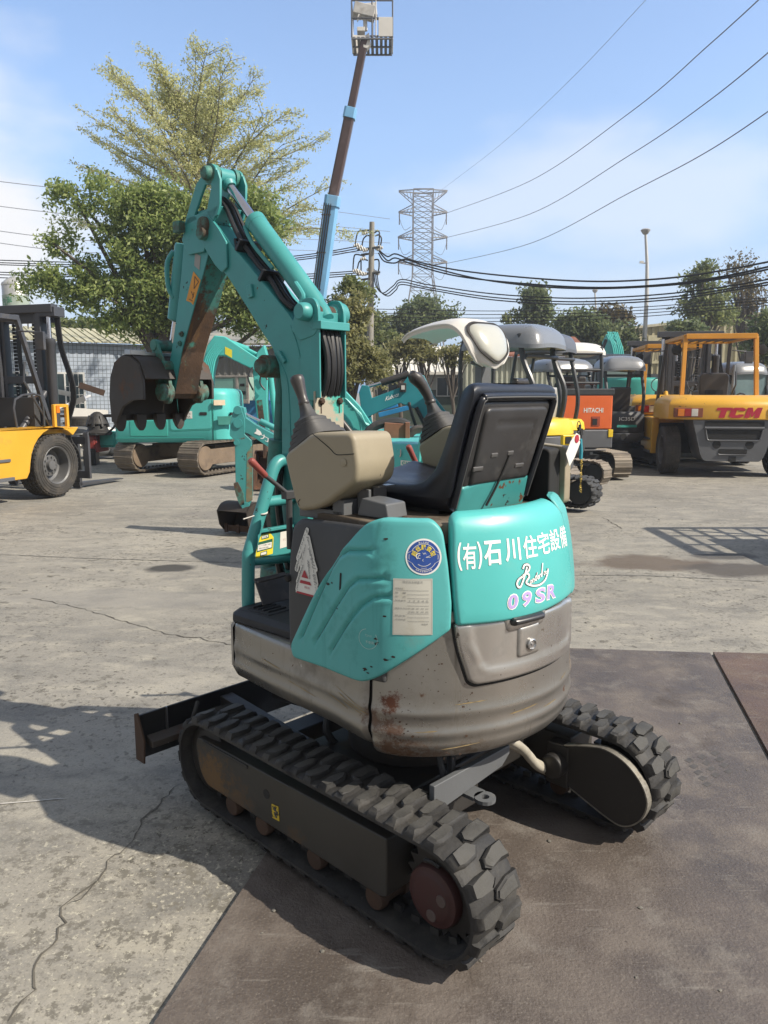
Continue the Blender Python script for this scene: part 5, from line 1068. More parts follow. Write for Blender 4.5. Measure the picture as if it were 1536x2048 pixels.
treepx('wide dark green tree left of the street lamp', 38., [(1160, 650, 36, 28), (1185, 665, 45, 26), (1140, 655, 26, 26), (1225, 688, 38, 22), (1240, 665, 30, 18), (1262, 700, 16, 18)], 1190, .115, 9500, LF_dark, seed=15, trunk=.16, clump=.58, group=TG)
treepx('thin brownish tree behind the wide dark one by the street lamp', 44., [(1215, 630, 36, 18), (1235, 640, 34, 18)], 1225, .13, 1300, LF_dry, seed=16, trunk=.1, clump=.6, group=TG, limbs=16)
treepx('large loose tree reaching over the cream warehouse roof', 37., [(1400, 560, 36, 26), (1385, 615, 38, 22), (1425, 600, 42, 30), (1412, 535, 18, 15), (1440, 630, 56, 16)], 1395, .10, 5200, LF_mid, seed=17, trunk=.17, clump=.55, group=TG, limbs=30, fill=.15)
treepx('bare thin tree with reddish dry leaves at the far right', 40., [(1485, 560, 40, 45), (1500, 610, 40, 36), (1470, 520, 22, 12)], 1490, .10, 1900, LF_dry, seed=18, trunk=.12, clump=.9, group=TG, limbs=40, fill=.1)
treepx('leafy dark tree cut by the right edge behind the yellow forklift', 27., [(1540, 660, 30, 40), (1510, 690, 20, 18), (1560, 700, 40, 30)], 1545, .09, 4500, LF_dark, seed=19, trunk=.13, clump=.45, group=TG)
treepx('dark tree hanging over the warehouse sign', 33., [(1370, 660, 28, 16), (1350, 668, 16, 9), (1395, 672, 20, 14)], 1380, .10, 2200, LF_dark, seed=20, trunk=.12, clump=.45, group=TG)
for u in (110, 140, 165, 188): treepx({110: 'leafy shrub top at the left end of the tiled building roof', 140: 'leafy shrub top second from the left above the tiled roof', 165: 'small shrub top in the middle of the row above the tiled roof', 188: 'leafy shrub top at the right end of the row above the tiled roof'}[u], 38., [(u, 655, 16, 11)], u, .16, 420, LF_mid, seed=u, trunk=.1, clump=.5, group='shrubs behind the tiled building', kind='roof_shrub', cat='shrub', limbs=4)
# ================================================================== buildings
def wallmat(name, c, sc, w_, axis='x', rough=.6, dk=.55, metal=0.):
    """corrugated or slatted sheet: real ridges come from the mesh; this only carries colour and grime"""
    return mat(name, c, rough, metal, var=.12, vs=.5, dirt=((c[0]*dk, c[1]*dk, c[2]*dk*.95), .55, .85, .6), streak=((c[0]*.6, c[1]*.58, c[2]*.52), .55, .8, (2, 2, .15), 2.))
def corrugated(mb, a, b, z0, z1, pitch=.28, dep=.04, mi=0):
    """a wall of trapezoid ribs from a to b (plan points), facing the yard"""
    a = Vector((*a, 0)); b = Vector((*b, 0)); L_ = (b-a).length; t = (b-a)/L_; q = Vector((t.y, -t.x, 0)); n = int(L_/pitch); pr = []
    for i in range(n):
        for f, d in ((0, 0), (.42, 0), (.55, 1), (.87, 1)): pr.append(a+t*(i+f)*L_/n+q*dep*d)
    pr.append(b); m = len(pr); z1f = z1 if callable(z1) else (lambda s: z1)
    mb.add([Vector((p.x, p.y, z0)) for p in pr]+[Vector((p.x, p.y, z1f(i/(m-1)))) for i, p in enumerate(pr)], [(i, i+1, m+i+1, m+i) for i in range(m-1)], mi)
M_conc = mat('grey_render', (.30, .29, .27), .85, var=.15, vs=.6, dirt=((.16, .15, .13), .55, .85, 1.2)); M_winframe = mat('window_frame', (.55, .55, .53), .5, .2); M_pane = mat('window_pane', (.03, .045, .05), .12, var=.1)
# blue tiled building at the far left
b0 = P(-60, 800, 29.); b1 = P(350, 800, 33.)
bd_ = thing('tiled_building', 'long low building faced with small blue grey tiles behind the left forklift', 'building', (b0.x, b0.y, GZ), atan2(b1.y-b0.y, b1.x-b0.x)); Lb = (b1.xy-b0.xy).length
def tile_mat():
    m = bpy.data.materials.new('blue_tile'); m.use_nodes = True; t = m.node_tree; t.nodes.clear(); L = t.links.new
    out = nd(t, 'ShaderNodeOutputMaterial'); b = nd(t, 'ShaderNodeBsdfPrincipled'); L(b.outputs[0], out.inputs[0]); b.inputs['Roughness'].default_value = .35
    tcn = nd(t, 'ShaderNodeTexCoord'); mp = nd(t, 'ShaderNodeMapping'); mp.inputs['Rotation'].default_value = (R(90), 0, 0); L(tcn.outputs['Object'], mp.inputs[0])
    br = nd(t, 'ShaderNodeTexBrick', offset=0.); br.inputs['Scale'].default_value = 1; br.inputs['Brick Width'].default_value = .155; br.inputs['Row Height'].default_value = .155; br.inputs['Mortar Size'].default_value = .012; br.inputs['Mortar Smooth'].default_value = .2
    br.inputs['Color1'].default_value = (.34, .395, .46, 1); br.inputs['Color2'].default_value = (.40, .45, .52, 1); br.inputs['Mortar'].default_value = (.15, .165, .185, 1); L(mp.outputs[0], br.inputs['Vector']); L(br.outputs['Color'], b.inputs['Base Color']); return m
mb = MB(); mb.box((Lb/2, 4, 1.75), (Lb, 8, 3.52)); wl_ = mb.build('tiled_wall', tile_mat(), bd_, flat=True)
mb = MB(); corrugated(mb, (-.3, -.35), (Lb+.3, -.35), 0, 0, .3); mb = MB()
n = int((Lb+.6)/.3)
for i in range(n): mb.prism([(-.4, 3.53), (-.4, 3.57), (3.5, 4.35), (3.5, 4.31)], -.3+i*.3, -.3+i*.3+.18, 'x'); 
mb.prism([(-.35, 3.515), (-.35, 3.535), (3.5, 4.315), (3.5, 4.29)], -.3, Lb+.3, 'x'); mb.build('sheet_roof', wallmat('cream_roof', (.42, .40, .27), 1, 1), bd_)
wx = (145-768)/1538*30.5-b0.x
for x, wd in ((wx+.25, 1.35), (wx-1.75, 1.25)):
    mb = MB(); mb.box((x, -.03, 1.62), (wd+.16, .10, 1.50)); wf = mb.build('window', M_winframe, bd_)
    mb = MB(); mb.box((x, -.085, 1.62), (wd, .02, 1.34)); mb.build('pane', M_pane, wf)
    mb = MB(); mb.box((x, -.10, 1.62), (.06, .02, 1.34))
    for k in range(3): mb.box((x+wd*(.11+.13*k), -.105, 1.62), (.02, .012, 1.34)); mb.box((x+wd*.25, -.105, 1.15+.33*k), (wd*.48, .012, .025))
    mb.build('glazing_bar', M_winframe, wf)
# steel water tank on its roof
c = P(46, 800, 31.); c.z = 4.4; tk = thing('water_tank', 'round steel water tank with a green lettered band above the tiled building', 'water tank', c)
mb = MB(); mb.lathe([(.0, 1.62), (.15, 1.60), (.30, 1.50), (.46, 1.36), (.48, 1.33), (.48, .02), (.46, 0), (0, 0)], n=28); mb.lathe([(.485, 1.30), (.495, 1.28), (.485, 1.26)], n=28, caps=False); mb.lathe([(.485, .22), (.495, .20), (.485, .18)], n=28, caps=False); mb.build('tank_body', mat('tank_steel', (.48, .48, .46), .45, .5, var=.12), tk)
mb = MB(); mb.lathe([(.483, .40), (.4845, .40), (.4845, .88), (.483, .88)], n=36, caps=False); bnd = mb.build('green_band', mat('tank_band', (.30, .36, .31), .6), tk)
mb = MB(); put_text(mb, '西海', lambda u, v: (.488*sin(u/.485-.35), -.488*cos(u/.485-.35), .64+v), .48, .34, .02); mb.build('band_lettering', mat('band_green', (.06, .22, .12), .6), bnd, flat=True)
mb = MB()
for a_ in (.8, 2.4, 3.9, 5.5): mb.cyl((.4*cos(a_), .4*sin(a_), -.35), (.4*cos(a_), .4*sin(a_), .02), .03, 6)
mb.build('tank_stand', M_greymetal, tk)
# grey shed roof showing behind the tree
c = P(505, 800, 27.); sh_ = thing('grey_shed', 'grey weathered shed half hidden behind the trees and the teal boom', 'shed', (c.x, c.y, GZ))
mb = MB(); corrugated(mb, (-2.2, 0), (1.6, 0), 0, 3.15, .22, .03); mb.build('shed_wall', wallmat('grey_sheet', (.20, .20, .19), 1, 1), sh_); mb = MB(); mb.prism([(-.4, 3.15), (-.4, 3.22), (3, 4.0), (3, 3.93)], -2.5, 1.9, 'x'); mb.build('shed_roof', wallmat('dull_roof', (.30, .29, .25), 1, 1), sh_)
# white roofed house with dark windows
b0 = P(735, 800, 38.); b1 = P(975, 800, 38.); hs = thing('white_roofed_house', 'low dark green walled house with a pale sheet roof and dark windows', 'house', (b0.x, b0.y, GZ)); Lb = b1.x-b0.x
mb = MB(); mb.box((Lb/2, 3, .85), (Lb, 6, 1.70)); mb.build('green_wall', mat('dark_green_wall', (.045, .07, .05), .7, var=.2, vs=.6), hs)
mb = MB(); mb.box((Lb/2, 3, 2.10), (Lb+.02, 6.02, .80)); mb.build('white_wall', mat('pale_wall', (.42, .43, .40), .7, var=.12, vs=.7), hs)
mb = MB(); mb.prism([(-.6, 2.42), (-.6, 2.55), (4, 4.0), (4, 3.9)], -.5, Lb+.4, 'x')
for i in range(26): mb.prism([(-.6, 2.55), (-.6, 2.60), (4, 4.05), (4, 4.0)], -.5+i*Lb/25, -.5+i*Lb/25+.04, 'x')
mb.build('sheet_roof', wallmat('white_roof', (.66, .64, .58), 1, 1), hs)
for x, wd in ((1.0, 1.0), (2.4, 1.1), (3.9, 1.0), (5.0, .8)):
    mb = MB(); mb.box((x, -.03, 1.85), (wd+.1, .08, .95)); wf = mb.build('window', M_winframe, hs); mb = MB(); mb.box((x, -.08, 1.85), (wd, .02, .84)); mb.build('pane', M_pane, wf); mb = MB(); mb.box((x, -.095, 1.85), (.05, .02, .84)); mb.build('glazing_bar', M_winframe, wf)
# cream striped sheet shed with a rusty roof
b0 = P(925, 800, 33.); b1 = P(1165, 800, 33.); ss = thing('striped_shed', 'cream ribbed sheet metal shed with a rusty roof behind the black seat', 'shed', (b0.x, b0.y, GZ)); Lb = b1.x-b0.x
mb = MB(); corrugated(mb, (0, 0), (Lb, 0), 0, 3.05, .21, .06); mb.build('ribbed_wall', wallmat('cream_rib', (.40, .41, .33), 1, 1), ss); mb = MB(); mb.prism([(-.3, 3.05), (-.3, 3.14), (3, 4.1), (3, 4.0)], 1.0, Lb+.3, 'x'); mb.build('rusty_roof', mat('rusty_roof', (.22, .085, .05), .8, var=.25, vs=2.), ss)
mb = MB(); mb.box((2.05, -.08, .95), (1.0, .06, 1.9)); mb.build('blue_door', mat('blue_door', (.06, .12, .17), .6), ss)
# long cream warehouse
b0 = P(1200, 800, 44.); b1 = P(1660, 800, 44.); wh = thing('cream_warehouse', 'long cream ribbed warehouse with a Chinese name board behind the forklifts', 'warehouse', (b0.x, b0.y, GZ), atan2(b1.y-b0.y, b1.x-b0.x)); Lb = (b1.xy-b0.xy).length
mb = MB(); corrugated(mb, (0, 0), (Lb, 0), 0, lambda s: 4.9+1.45*s, .36, .09); mb.add([(0, 0, 0), (0, 9, 0), (0, 9, 4.9), (0, 0, 4.9)], [(0, 1, 2, 3)]); mb.build('ribbed_wall', wallmat('warehouse_cream', (.45, .41, .26), 1, 1), wh)
mb = MB(); mb.prism([(-.2, 4.86), (Lb+.2, 6.36), (Lb+.2, 6.50), (-.2, 5.0)], -.25, .05, 'y'); mb.prism([(-.1, 4.90), (Lb+.1, 6.38), (Lb+.1, 6.46), (-.1, 4.98)], .06, 10, 'y'); mb.build('eaves_trim', mat('eaves_trim', (.50, .47, .36), .6), wh)
mb = MB(); mb.box((Lb/2, -.12, 1.3), (Lb, .05, 2.6)); mb.build('dark_plinth', mat('dark_plinth', (.035, .04, .045), .7, var=.3, vs=.8), wh)
sx = 3.55
mb = MB(); mb.box((sx, -.13, 3.95), (2.1, .06, 1.55)); sg = mb.build('name_board', mat('board_cream', (.47, .43, .28), .6), wh)
mb = MB(); put_text(mb, '全聯', lambda u, v: (sx+u, -.165, 4.28+v), 1.4, .56, .015); put_text(mb, '順佳', lambda u, v: (sx+u, -.165, 3.58+v), 1.4, .56, .015); mb.build('board_lettering', mat('board_ink', (.17, .145, .085), .7), sg, flat=True)
# pipe fence left of the large excavator
c = P(150, 835, 24.); fe = thing('pipe_fence', 'rusty pipe and mesh fence in front of the tiled building', 'fence', (c.x, c.y, GZ))
mb = MB()
for z in (.35, .82, .86): mb.cyl((-2.5, 0, z), (4.2, 0, z+.03), .022, 6)
mb.build('fence_rail', M_rust, fe)
for k in range(6):
    mb = MB(); mb.cyl((-2.5+1.3*k, 0, 0), (-2.5+1.3*k, 0, .95), .03, 6); mb.build('fence_post', M_rust, fe)
# ================================================================== poles, pylon and lines
pb = P(737, 800, 30.); pt = P(744, 443, 30.); up_ = thing('utility_pole', 'grey concrete utility pole with many insulators and looping cables', 'utility pole', (pb.x, pb.y, GZ))
mb = MB(); e = pt-Vector((pb.x, pb.y, 0)); mb.tube([(0, 0, 0), e], [.17, .095], 14); mb.build('pole_shaft', mat('pole_concrete', (.27, .255, .225), .85, var=.2, vs=1.5, streak=((.15, .13, .11), .5, .75, (3, 3, .2), 3.)), up_)
def up(u, v): return P(u, v, 30.)-Vector((pb.x, pb.y, GZ))
M_wire = mat('black_cable', (.012, .012, .014), .6); M_wiregrey = mat('grey_wire', (.16, .17, .19), .5, .3); M_ins = mat('insulator', (.55, .54, .50), .3)
for v in (494, 544):
    mb = MB(); mb.cyl(up(715, v+4)+Vector((0, .2, 0)), up(760, v+2)-Vector((0, .2, 0)), .045, 6); mb.cyl(up(722, v+14)+Vector((0, .2, 0)), up(748, v+12), .04, 6); mb.build('crossarm', M_greymetal, up_)
for k, (u, v) in enumerate(((714, 490), (720, 494), (726, 498), (732, 500), (748, 494), (755, 498), (759, 494), (731, 466), (712, 541), (718, 544), (724, 547), (730, 548), (747, 542), (752, 546), (727, 517), (738, 540))):
    mb = MB(); p = up(u, v); mb.lathe([(.02, -.14), (.07, -.10), (.04, -.06), (.085, -.02), (.05, .02), (.075, .05), (.03, .09), (0, .10)], p, (.9 if u < 737 else -.9, 0, .25), 8); mb.build('insulator', M_ins, up_)
for pts in ([(710, 492), (714, 470), (720, 462), (742, 461)], [(724, 492), (727, 478), (735, 471), (742, 474)], [(748, 466), (755, 462), (759, 467), (757, 492)], [(750, 472), (758, 470), (763, 478), (760, 496)], [(706, 540), (708, 515), (713, 509), (730, 513)], [(714, 543), (718, 525), (726, 519), (736, 521)], [(747, 520), (757, 520), (758, 535), (755, 548)], [(722, 520), (722, 542)]):
    mb = MB(); mb.tube([up(*p) for p in pts], .028, 5, 5); mb.build('jumper_cable', M_wire, up_)
mb = MB(); mb.cyl(up(742, 594), up(756, 594), .03, 6); mb.cyl(up(744, 584), up(754, 592), .03, 6); mb.build('pole_bracket', M_dark, up_)
def cable(label, pts, r, mt=None, group='overhead cables', sub=10, name='power_cable', clips=False):
    p = [P(*q) for q in pts]; o = Vector(p[0]); mb = MB(); q = spl([x-o for x in p], sub); mb.tube(q, r, 5)
    ob = mb.build(name, mt or M_wire, loc=o); return tag(ob, label, 'cable', group)
# heavy bundles leaving the pole to the right
for i, (off, y2, lab) in enumerate(((0, 525, 'thick black cable, uppermost of the sagging bundle right of the pole'), (12, 534, 'thick black cable, second from the top of the sagging bundle right of the pole'))):
    cable(lab, [(758, 500+i*2, 30), (775, 513+i*8, 29.8), (792, 508+i*8, 29.6), (830, 522+i*8, 29), (920, 541+off, 28), (1060, 556+off, 26), (1200, 561+off+2, 24), (1340, 553+off+3, 22.5), (1450, 540+off, 21.5), (1570, y2-8, 20.5), (1720, y2-40, 19.5)], .027)
cable('thick black cable, third from the top of the sagging bundle right of the pole', [(757, 506, 30), (768, 522, 29.8), (790, 526, 29.6), (810, 519, 29.4), (860, 534, 28.6), (960, 558, 27.4), (1080, 573, 25.6), (1200, 577, 24), (1340, 570, 22.5), (1450, 556, 21.5), (1570, 531, 20.5), (1720, 495, 19.5)], .027)
for i, (o_, lab) in enumerate(((0, 'black cable, upper one of the lower sagging bundle'), (7, 'black cable, middle one of the lower sagging bundle'), (12, 'black cable, lowest of the lower sagging bundle'))):
    cable(lab, [(748+i*3, 548, 30), (752+i*4, 572+i*4, 29.8), (766+i*5, 586+i*3, 29.7), (786+i*3, 572+i*4, 29.5), (804, 559+i*5, 29.3), (860, 570+o_*.8, 28.6), (980, 587+o_, 27), (1120, 596+o_, 25.2), (1240, 594+o_, 23.7), (1360, 585+o_, 22.4), (1470, 570+o_*.8, 21.3), (1600, 546+o_, 20.2), (1720, 515+o_, 19.5)], .021)
for i, (v0, v1, lab) in enumerate(((463, 620, 'thin wire from the pole running level past the white canopy'), (620, 612, 'thin wire at treetop height crossing right of the pole'), (640, 634, 'lowest thin wire crossing behind the white canopy'), (605, 598, 'thin wire just under the lower cable bundle'))):
    cable(lab, [(745, 618+i*8, 31), (1000, 622+i*7, 30), (1250, 616+i*6.5, 28), (1600, 590+i*5, 25)], .014, group='thin wires low over the yard')
# wires left of the pole
for i, (v0, v1, lab) in enumerate(((493, 524, 'topmost wire of the upper set left of the pole'), (497, 529, 'middle wire of the upper set left of the pole'), (501, 533, 'lowest wire of the upper set left of the pole'), (542, 548, 'topmost wire of the lower set left of the pole'), (546, 553, 'middle wire of the lower set left of the pole'), (550, 559, 'lowest wire of the lower set left of the pole'))):
    cable(lab, [(713+3*(i % 3), v0, 30), (600, v0*.55+v1*.45+4, 30), (400, v1+4, 30.5), (200, v1+2, 31), (-80, v1-6, 32)], .02, group='wires left of the pole')
for i, (a_, b_, lab) in enumerate(((430, 362, 'high thin wire at the left, uppermost of the set'), (455, 411, 'high thin wire at the left, second of the set'), (478, 460, 'high thin wire at the left, third of the set'), (500, 484, 'high thin wire at the left, fourth of the set'))):
    cable(lab, [(780, a_+8, 118), (500, (a_+b_)/2+6, 95), (200, b_+22, 80), (-60, b_-6, 70)], .035, M_wiregrey, 'high wires running to the pylon from the left')
# pylon
pc_ = P(843, 800, 120.); py = thing('lattice_pylon', 'tall grey steel lattice pylon with stacked cross arms', 'pylon', (pc_.x, pc_.y, GZ)); M_pyl = mat('galvanised_steel', (.19, .18, .175), .6, .3, var=.15)
zof = lambda v: CAMH+(785-v)/FPX*120/cos(0)*1.0
zt = P(843, 382, 120.).z; px_ = 120/FPX
def hw(z): zz_ = P(0, 545, 120.).z; return .45*0+ (1.45 if z > zz_ else 1.45+(zz_-z)*.155)
mb = MB(); zs = [0, 4, 8, 11.5, 14.5, 17, 19, 20.8, 22.5, 24, 25.5, 27, 28.5, 30, zt]
for sx_ in (-1, 1):
    for sy_ in (-1, 1): mb.tube([(sx_*hw(z), sy_*hw(z), z) for z in zs], .10, 4)
for a_, b_ in zip(zs, zs[1:]):
    for s_ in (-1, 1):
        mb.tube([(-hw(a_), s_*hw(a_), a_), (hw(b_), s_*hw(b_), b_)], .045, 4); mb.tube([(hw(a_), s_*hw(a_), a_), (-hw(b_), s_*hw(b_), b_)], .06, 4); mb.tube([(s_*hw(a_), -hw(a_), a_), (s_*hw(b_), hw(b_), b_)], .06, 4); mb.tube([(-hw(b_), s_*hw(b_), b_), (hw(b_), s_*hw(b_), b_)], .06, 4)
mb.build('tower_frame', M_pyl, py)
for v, v2, l in ((428, 412, 3.6), (478, 462, 3.7), (528, 512, 3.7)):
    z0, z1 = P(0, v, 120.).z, P(0, v2, 120.).z
    for sx_ in (-1, 1):
        mb = MB()
        for sy_ in (-1, 1): mb.tube([(sx_*1.45, sy_*1.2, z0), (sx_*l, sy_*.2, z0+.25)], .10, 4); mb.tube([(sx_*1.45, sy_*1.2, z1), (sx_*l, sy_*.2, z0+.3)], .08, 4)
        for k in range(1, 4): f = k/4; mb.tube([(sx_*(1.45+(l-1.45)*f), -1.2+f, z0+.25*f), (sx_*(1.45+(l-1.45)*f), 1.2-f, z0+.25*f)], .05, 4); mb.tube([(sx_*(1.45+(l-1.45)*f), 0, z0+.25*f), (sx_*(1.45+(l-1.45)*(f-.2)), 0, z1+(z0-z1)*(f-.2))], .05, 4)
        mb.tube([(sx_*(l-.1), 0, z0+.2), (sx_*(l-.1), 0, z0-1.5)], .09, 5); mb.tube([(sx_*l, 0, z0-.2), (sx_*(l-.8), 0, z0-2.2), (sx_*1.8, 0, z0-1.8)], .04, 4, 5); mb.build('cross_arm', M_pyl, py)
mb = MB()
for sx_ in (-1, 1):
    for sy_ in (-1, 1): mb.tube([(0, sy_*1.2, zt), (sx_*3.6, sy_*.3, zt)], .10, 4); mb.tube([(sx_*1.45, sy_*1.2, zt-1.6), (sx_*3.6, sy_*.3, zt)], .08, 4)
    for k in range(1, 4): mb.tube([(sx_*(1.45+.5*k), 0, zt), (sx_*(1.45+.5*(k-.6)), 0, zt-1.6+1.2*(k-.6)/3.5)], .05, 4)
mb.build('peak_arm', M_pyl, py)
for lab, pts in (('long power line from the pylon, upper one rising to the top right', [(888, 428, 120), (1060, 362, 90), (1260, 225, 62), (1420, 88, 48), (1560, -40, 40)]), ('long power line from the pylon, middle one rising to the right edge', [(890, 476, 120), (1060, 428, 90), (1260, 310, 62), (1420, 200, 48), (1580, 68, 40)]), ('long power line from the pylon, lower one rising to the right edge', [(893, 527, 120), (1060, 487, 90), (1260, 385, 62), (1420, 300, 48), (1600, 178, 40)])):
    cable(lab, pts, .034, mat('line_wire', (.06, .065, .08), .6), 'power lines from the pylon to the right')
cable('faint thin line from the pylon top to the upper right', [(880, 382, 120), (1000, 290, 90), (1140, 160, 66), (1310, -20, 50)], .016, M_wiregrey, 'power lines from the pylon to the right')
# street lamps
def lamp(label, u0, v1, u1, y):
    b = P(u0, 800, y); tp_ = P(u1, v1, y)-Vector((b.x, b.y, GZ)); o = thing('street_lamp', label, 'street lamp', (b.x, b.y, GZ), 0, 'street lamps beyond the yard'); k = y/40.
    mb = MB(); mb.tube([(0, 0, 0), (0, 0, tp_.z*.68), (tp_.x*.3, 0, tp_.z*.84), (tp_.x, 0, tp_.z)], [.115, .06], 10); mb.build('lamp_post', mat('lamp_pole_grey', (.50, .50, .49), .5, .3), o)
    mb = MB(); mb.lathe([(.0, .14), (.16, .12), (.225, .07), (.215, .03), (.13, -.10), (.06, -.15), (.0, -.15)], tp_, (0, 0, 1), 18); mb.build('lamp_head', mat('lamp_head', (.36, .36, .36), .4), o)
    mb = MB(); z_ = tp_.z*.84; mb.cyl((0, 0, z_), (-.35, 0, z_+.03), .03, 6); mb.box((-.33, 0, z_+.06), (.16, .12, .10)); mb.build('camera_bracket', M_white, o)
lamp('tall grey street lamp rising highest above the cream warehouse', 1283, 463, 1291, 38.)
lamp('shorter street lamp farther off beside the wide dark tree', 1186, 582, 1190, 62.)
rr = random.Random(31); mb = MB()
for k in range(150):
    y = 1.6+rr.random()**1.6*12; x = rr.uniform(-.62, .62)*y; s_ = rr.uniform(.004, .011)*(1 if y > 4 else .7); on_p = pin(PL1, x, y); z = 0. if on_p else GZ
    if on_p and rr.random() < .6: continue
    mb.loft([[(x+s_*q_*cos(2*pi*i/5+k)*rr.uniform(.7, 1.3), y+s_*q_*sin(2*pi*i/5+k)*rr.uniform(.7, 1.3), z+s_*h_) for i in range(5)] for h_, q_ in ((0, 1), (.4, 1.1), (.8, .5))])
tag(mb.build('gravel', mat('grit_stone', (.16, .15, .13), .9, var=.5, vs=9.)), 'scattered grit and small stones on the yard concrete', 'gravel', kind='stuff')
# ================================================================== machines parked round the yard
M_fy = mat('forklift_yellow', (.62, .335, .03), .38, var=.06, vs=1.5, dirt=((.30, .19, .06), .62, .85, 3.), chip=((.06, .05, .04), .43, 12.), coat=.2)
M_fyo = mat('guard_yellow', (.58, .265, .03), .42, var=.10, vs=2., dirt=((.22, .13, .05), .58, .85, 4.))
M_fg = mat('forklift_grey', (.105, .109, .118), .42, var=.12, vs=2., dirt=((.16, .15, .13), .6, .85, 3.), chip=((.20, .19, .17), .42, 18.))
M_mast = mat('mast_grey', (.060, .062, .070), .42, .1, var=.15, vs=2., dirt=((.14, .12, .10), .6, .85, 4.))
M_tyre = mat('tyre_rubber', (.040, .037, .033), .8, var=.25, vs=3., dirt=((.10, .085, .068), .5, .75, 5.), bump=.2, bs=30)
M_rim = mat('rim_grey', (.13, .13, .13), .5, .3, var=.2, dirt=((.09, .07, .05), .55, .8, 6.))
M_lensr = mat('red_lens', (.30, .012, .012), .15, coat=.5); M_lenso = mat('amber_lens', (.60, .17, .01), .15, coat=.5); M_lensw = mat('clear_lens', (.55, .52, .48), .15, coat=.5)
M_bgteal = mat('pale_teal_paint', (.075, .42, .39), .42, var=.08, vs=1.2, dirt=((.20, .30, .25), .58, .85, 2.5), chip=((.05, .05, .045), .42, 10.), spec=.4)
M_bgteal2 = mat('mid_teal_paint', (.045, .33, .28), .45, var=.12, vs=2., dirt=((.07, .06, .045), .60, .8, 4.))
M_ktq = mat('deep_turquoise_paint', (.018, .20, .235), .42, var=.1, vs=2., dirt=((.05, .06, .06), .6, .85, 4.))
M_canopy = mat('grey_canopy_plastic', (.17, .18, .195), .30, var=.06, vs=1.5, dirt=((.24, .23, .21), .6, .85, 3.), coat=.25); M_canopyd = mat('dark_canopy_plastic', (.085, .09, .10), .35, var=.08, coat=.2)
M_post = mat('black_post', (.032, .036, .040), .4, var=.12); M_or = mat('orange_paint', (.60, .115, .024), .42, var=.06, dirt=((.30, .10, .05), .62, .85, 3.)); M_ycol = mat('digger_yellow', (.68, .47, .02), .42, var=.06, dirt=((.30, .22, .05), .62, .85, 4.))
M_steeltrk = mat('steel_track', (.17, .145, .115), .6, .4, var=.3, vs=3., dirt=((.30, .25, .20), .5, .75, 6.), bump=.15); M_rubtrk = mat('far_track_rubber', (.030, .031, .032), .7, var=.2, vs=3., dirt=((.10, .095, .085), .56, .85, 5.))
M_sky_blue = mat('sky_blue_paint', (.20, .45, .72), .45, var=.10, vs=1.2, dirt=((.30, .36, .42), .55, .85, 2.), chip=((.12, .09, .07), .43, 8.)); M_boombrown = mat('greasy_brown_steel', (.105, .072, .066), .40, .4, var=.2, vs=1., dirt=((.20, .15, .14), .55, .8, 2.))
def wheel(parent, c, r, w_, side, name='wheel'):
    """tyre with moulded shoulders and a dished rim; the axle lies along x"""
    o = empty(name, c); o.parent = parent
    mb = MB(); prof = [(r*.60, -w_*.42), (r*.66, -w_*.48), (r*.85, -w_*.5), (r*.95, -w_*.47), (r*.985, -w_*.40)]
    for k in range(5): x = -w_*.36+w_*.72*k/4; prof += [(r, x-w_*.05), (r, x+w_*.05)]+([(r*.975, x+w_*.065), (r*.975, x+w_*.115)] if k < 4 else [])
    prof += [(r*.985, w_*.40), (r*.95, w_*.47), (r*.85, w_*.5), (r*.66, w_*.48), (r*.60, w_*.42)]; mb.lathe(prof, (0, 0, 0), (1, 0, 0), 44, caps=False)
    for k in range(44):
        a = 2*pi*k/44; mb.box((0, r*.988*cos(a), r*.988*sin(a)), (w_*.9, r*.03, r*.03), Matrix.Rotation(-a+pi/2, 3, 'X') @ Matrix.Rotation(0, 3, 'X'))
    for q in (.70, .78, .86): mb.lathe([(r*q, w_*.497), (r*(q+.008), w_*.51), (r*(q+.016), w_*.497)], (0, 0, 0), (side, 0, 0), 44, caps=False)
    mb.build('tyre', M_tyre, o, ang=30)
    mb = MB(); s = side; mb.lathe([(r*.62, w_*.43), (r*.60, w_*.45), (r*.56, w_*.40), (r*.53, -w_*.05), (r*.38, -w_*.14), (r*.36, w_*.04), (r*.33, w_*.06), (r*.17, w_*.06), (r*.15, w_*.20), (r*.05, w_*.21), (0, w_*.21)], (0, 0, 0), (s, 0, 0), 36, caps=False); mb.lathe([(r*.6, -w_*.4), (0, -w_*.4)], (0, 0, 0), (s, 0, 0), 24)
    for k in range(10): a = 2*pi*k/10; mb.lathe([(r*.028, 0), (r*.028, w_*.06), (0, w_*.06)], (s*w_*.06, r*.26*cos(a), r*.26*sin(a)), (s, 0, 0), 6)
    mb.build('rim', M_rim, o, ang=30); return o
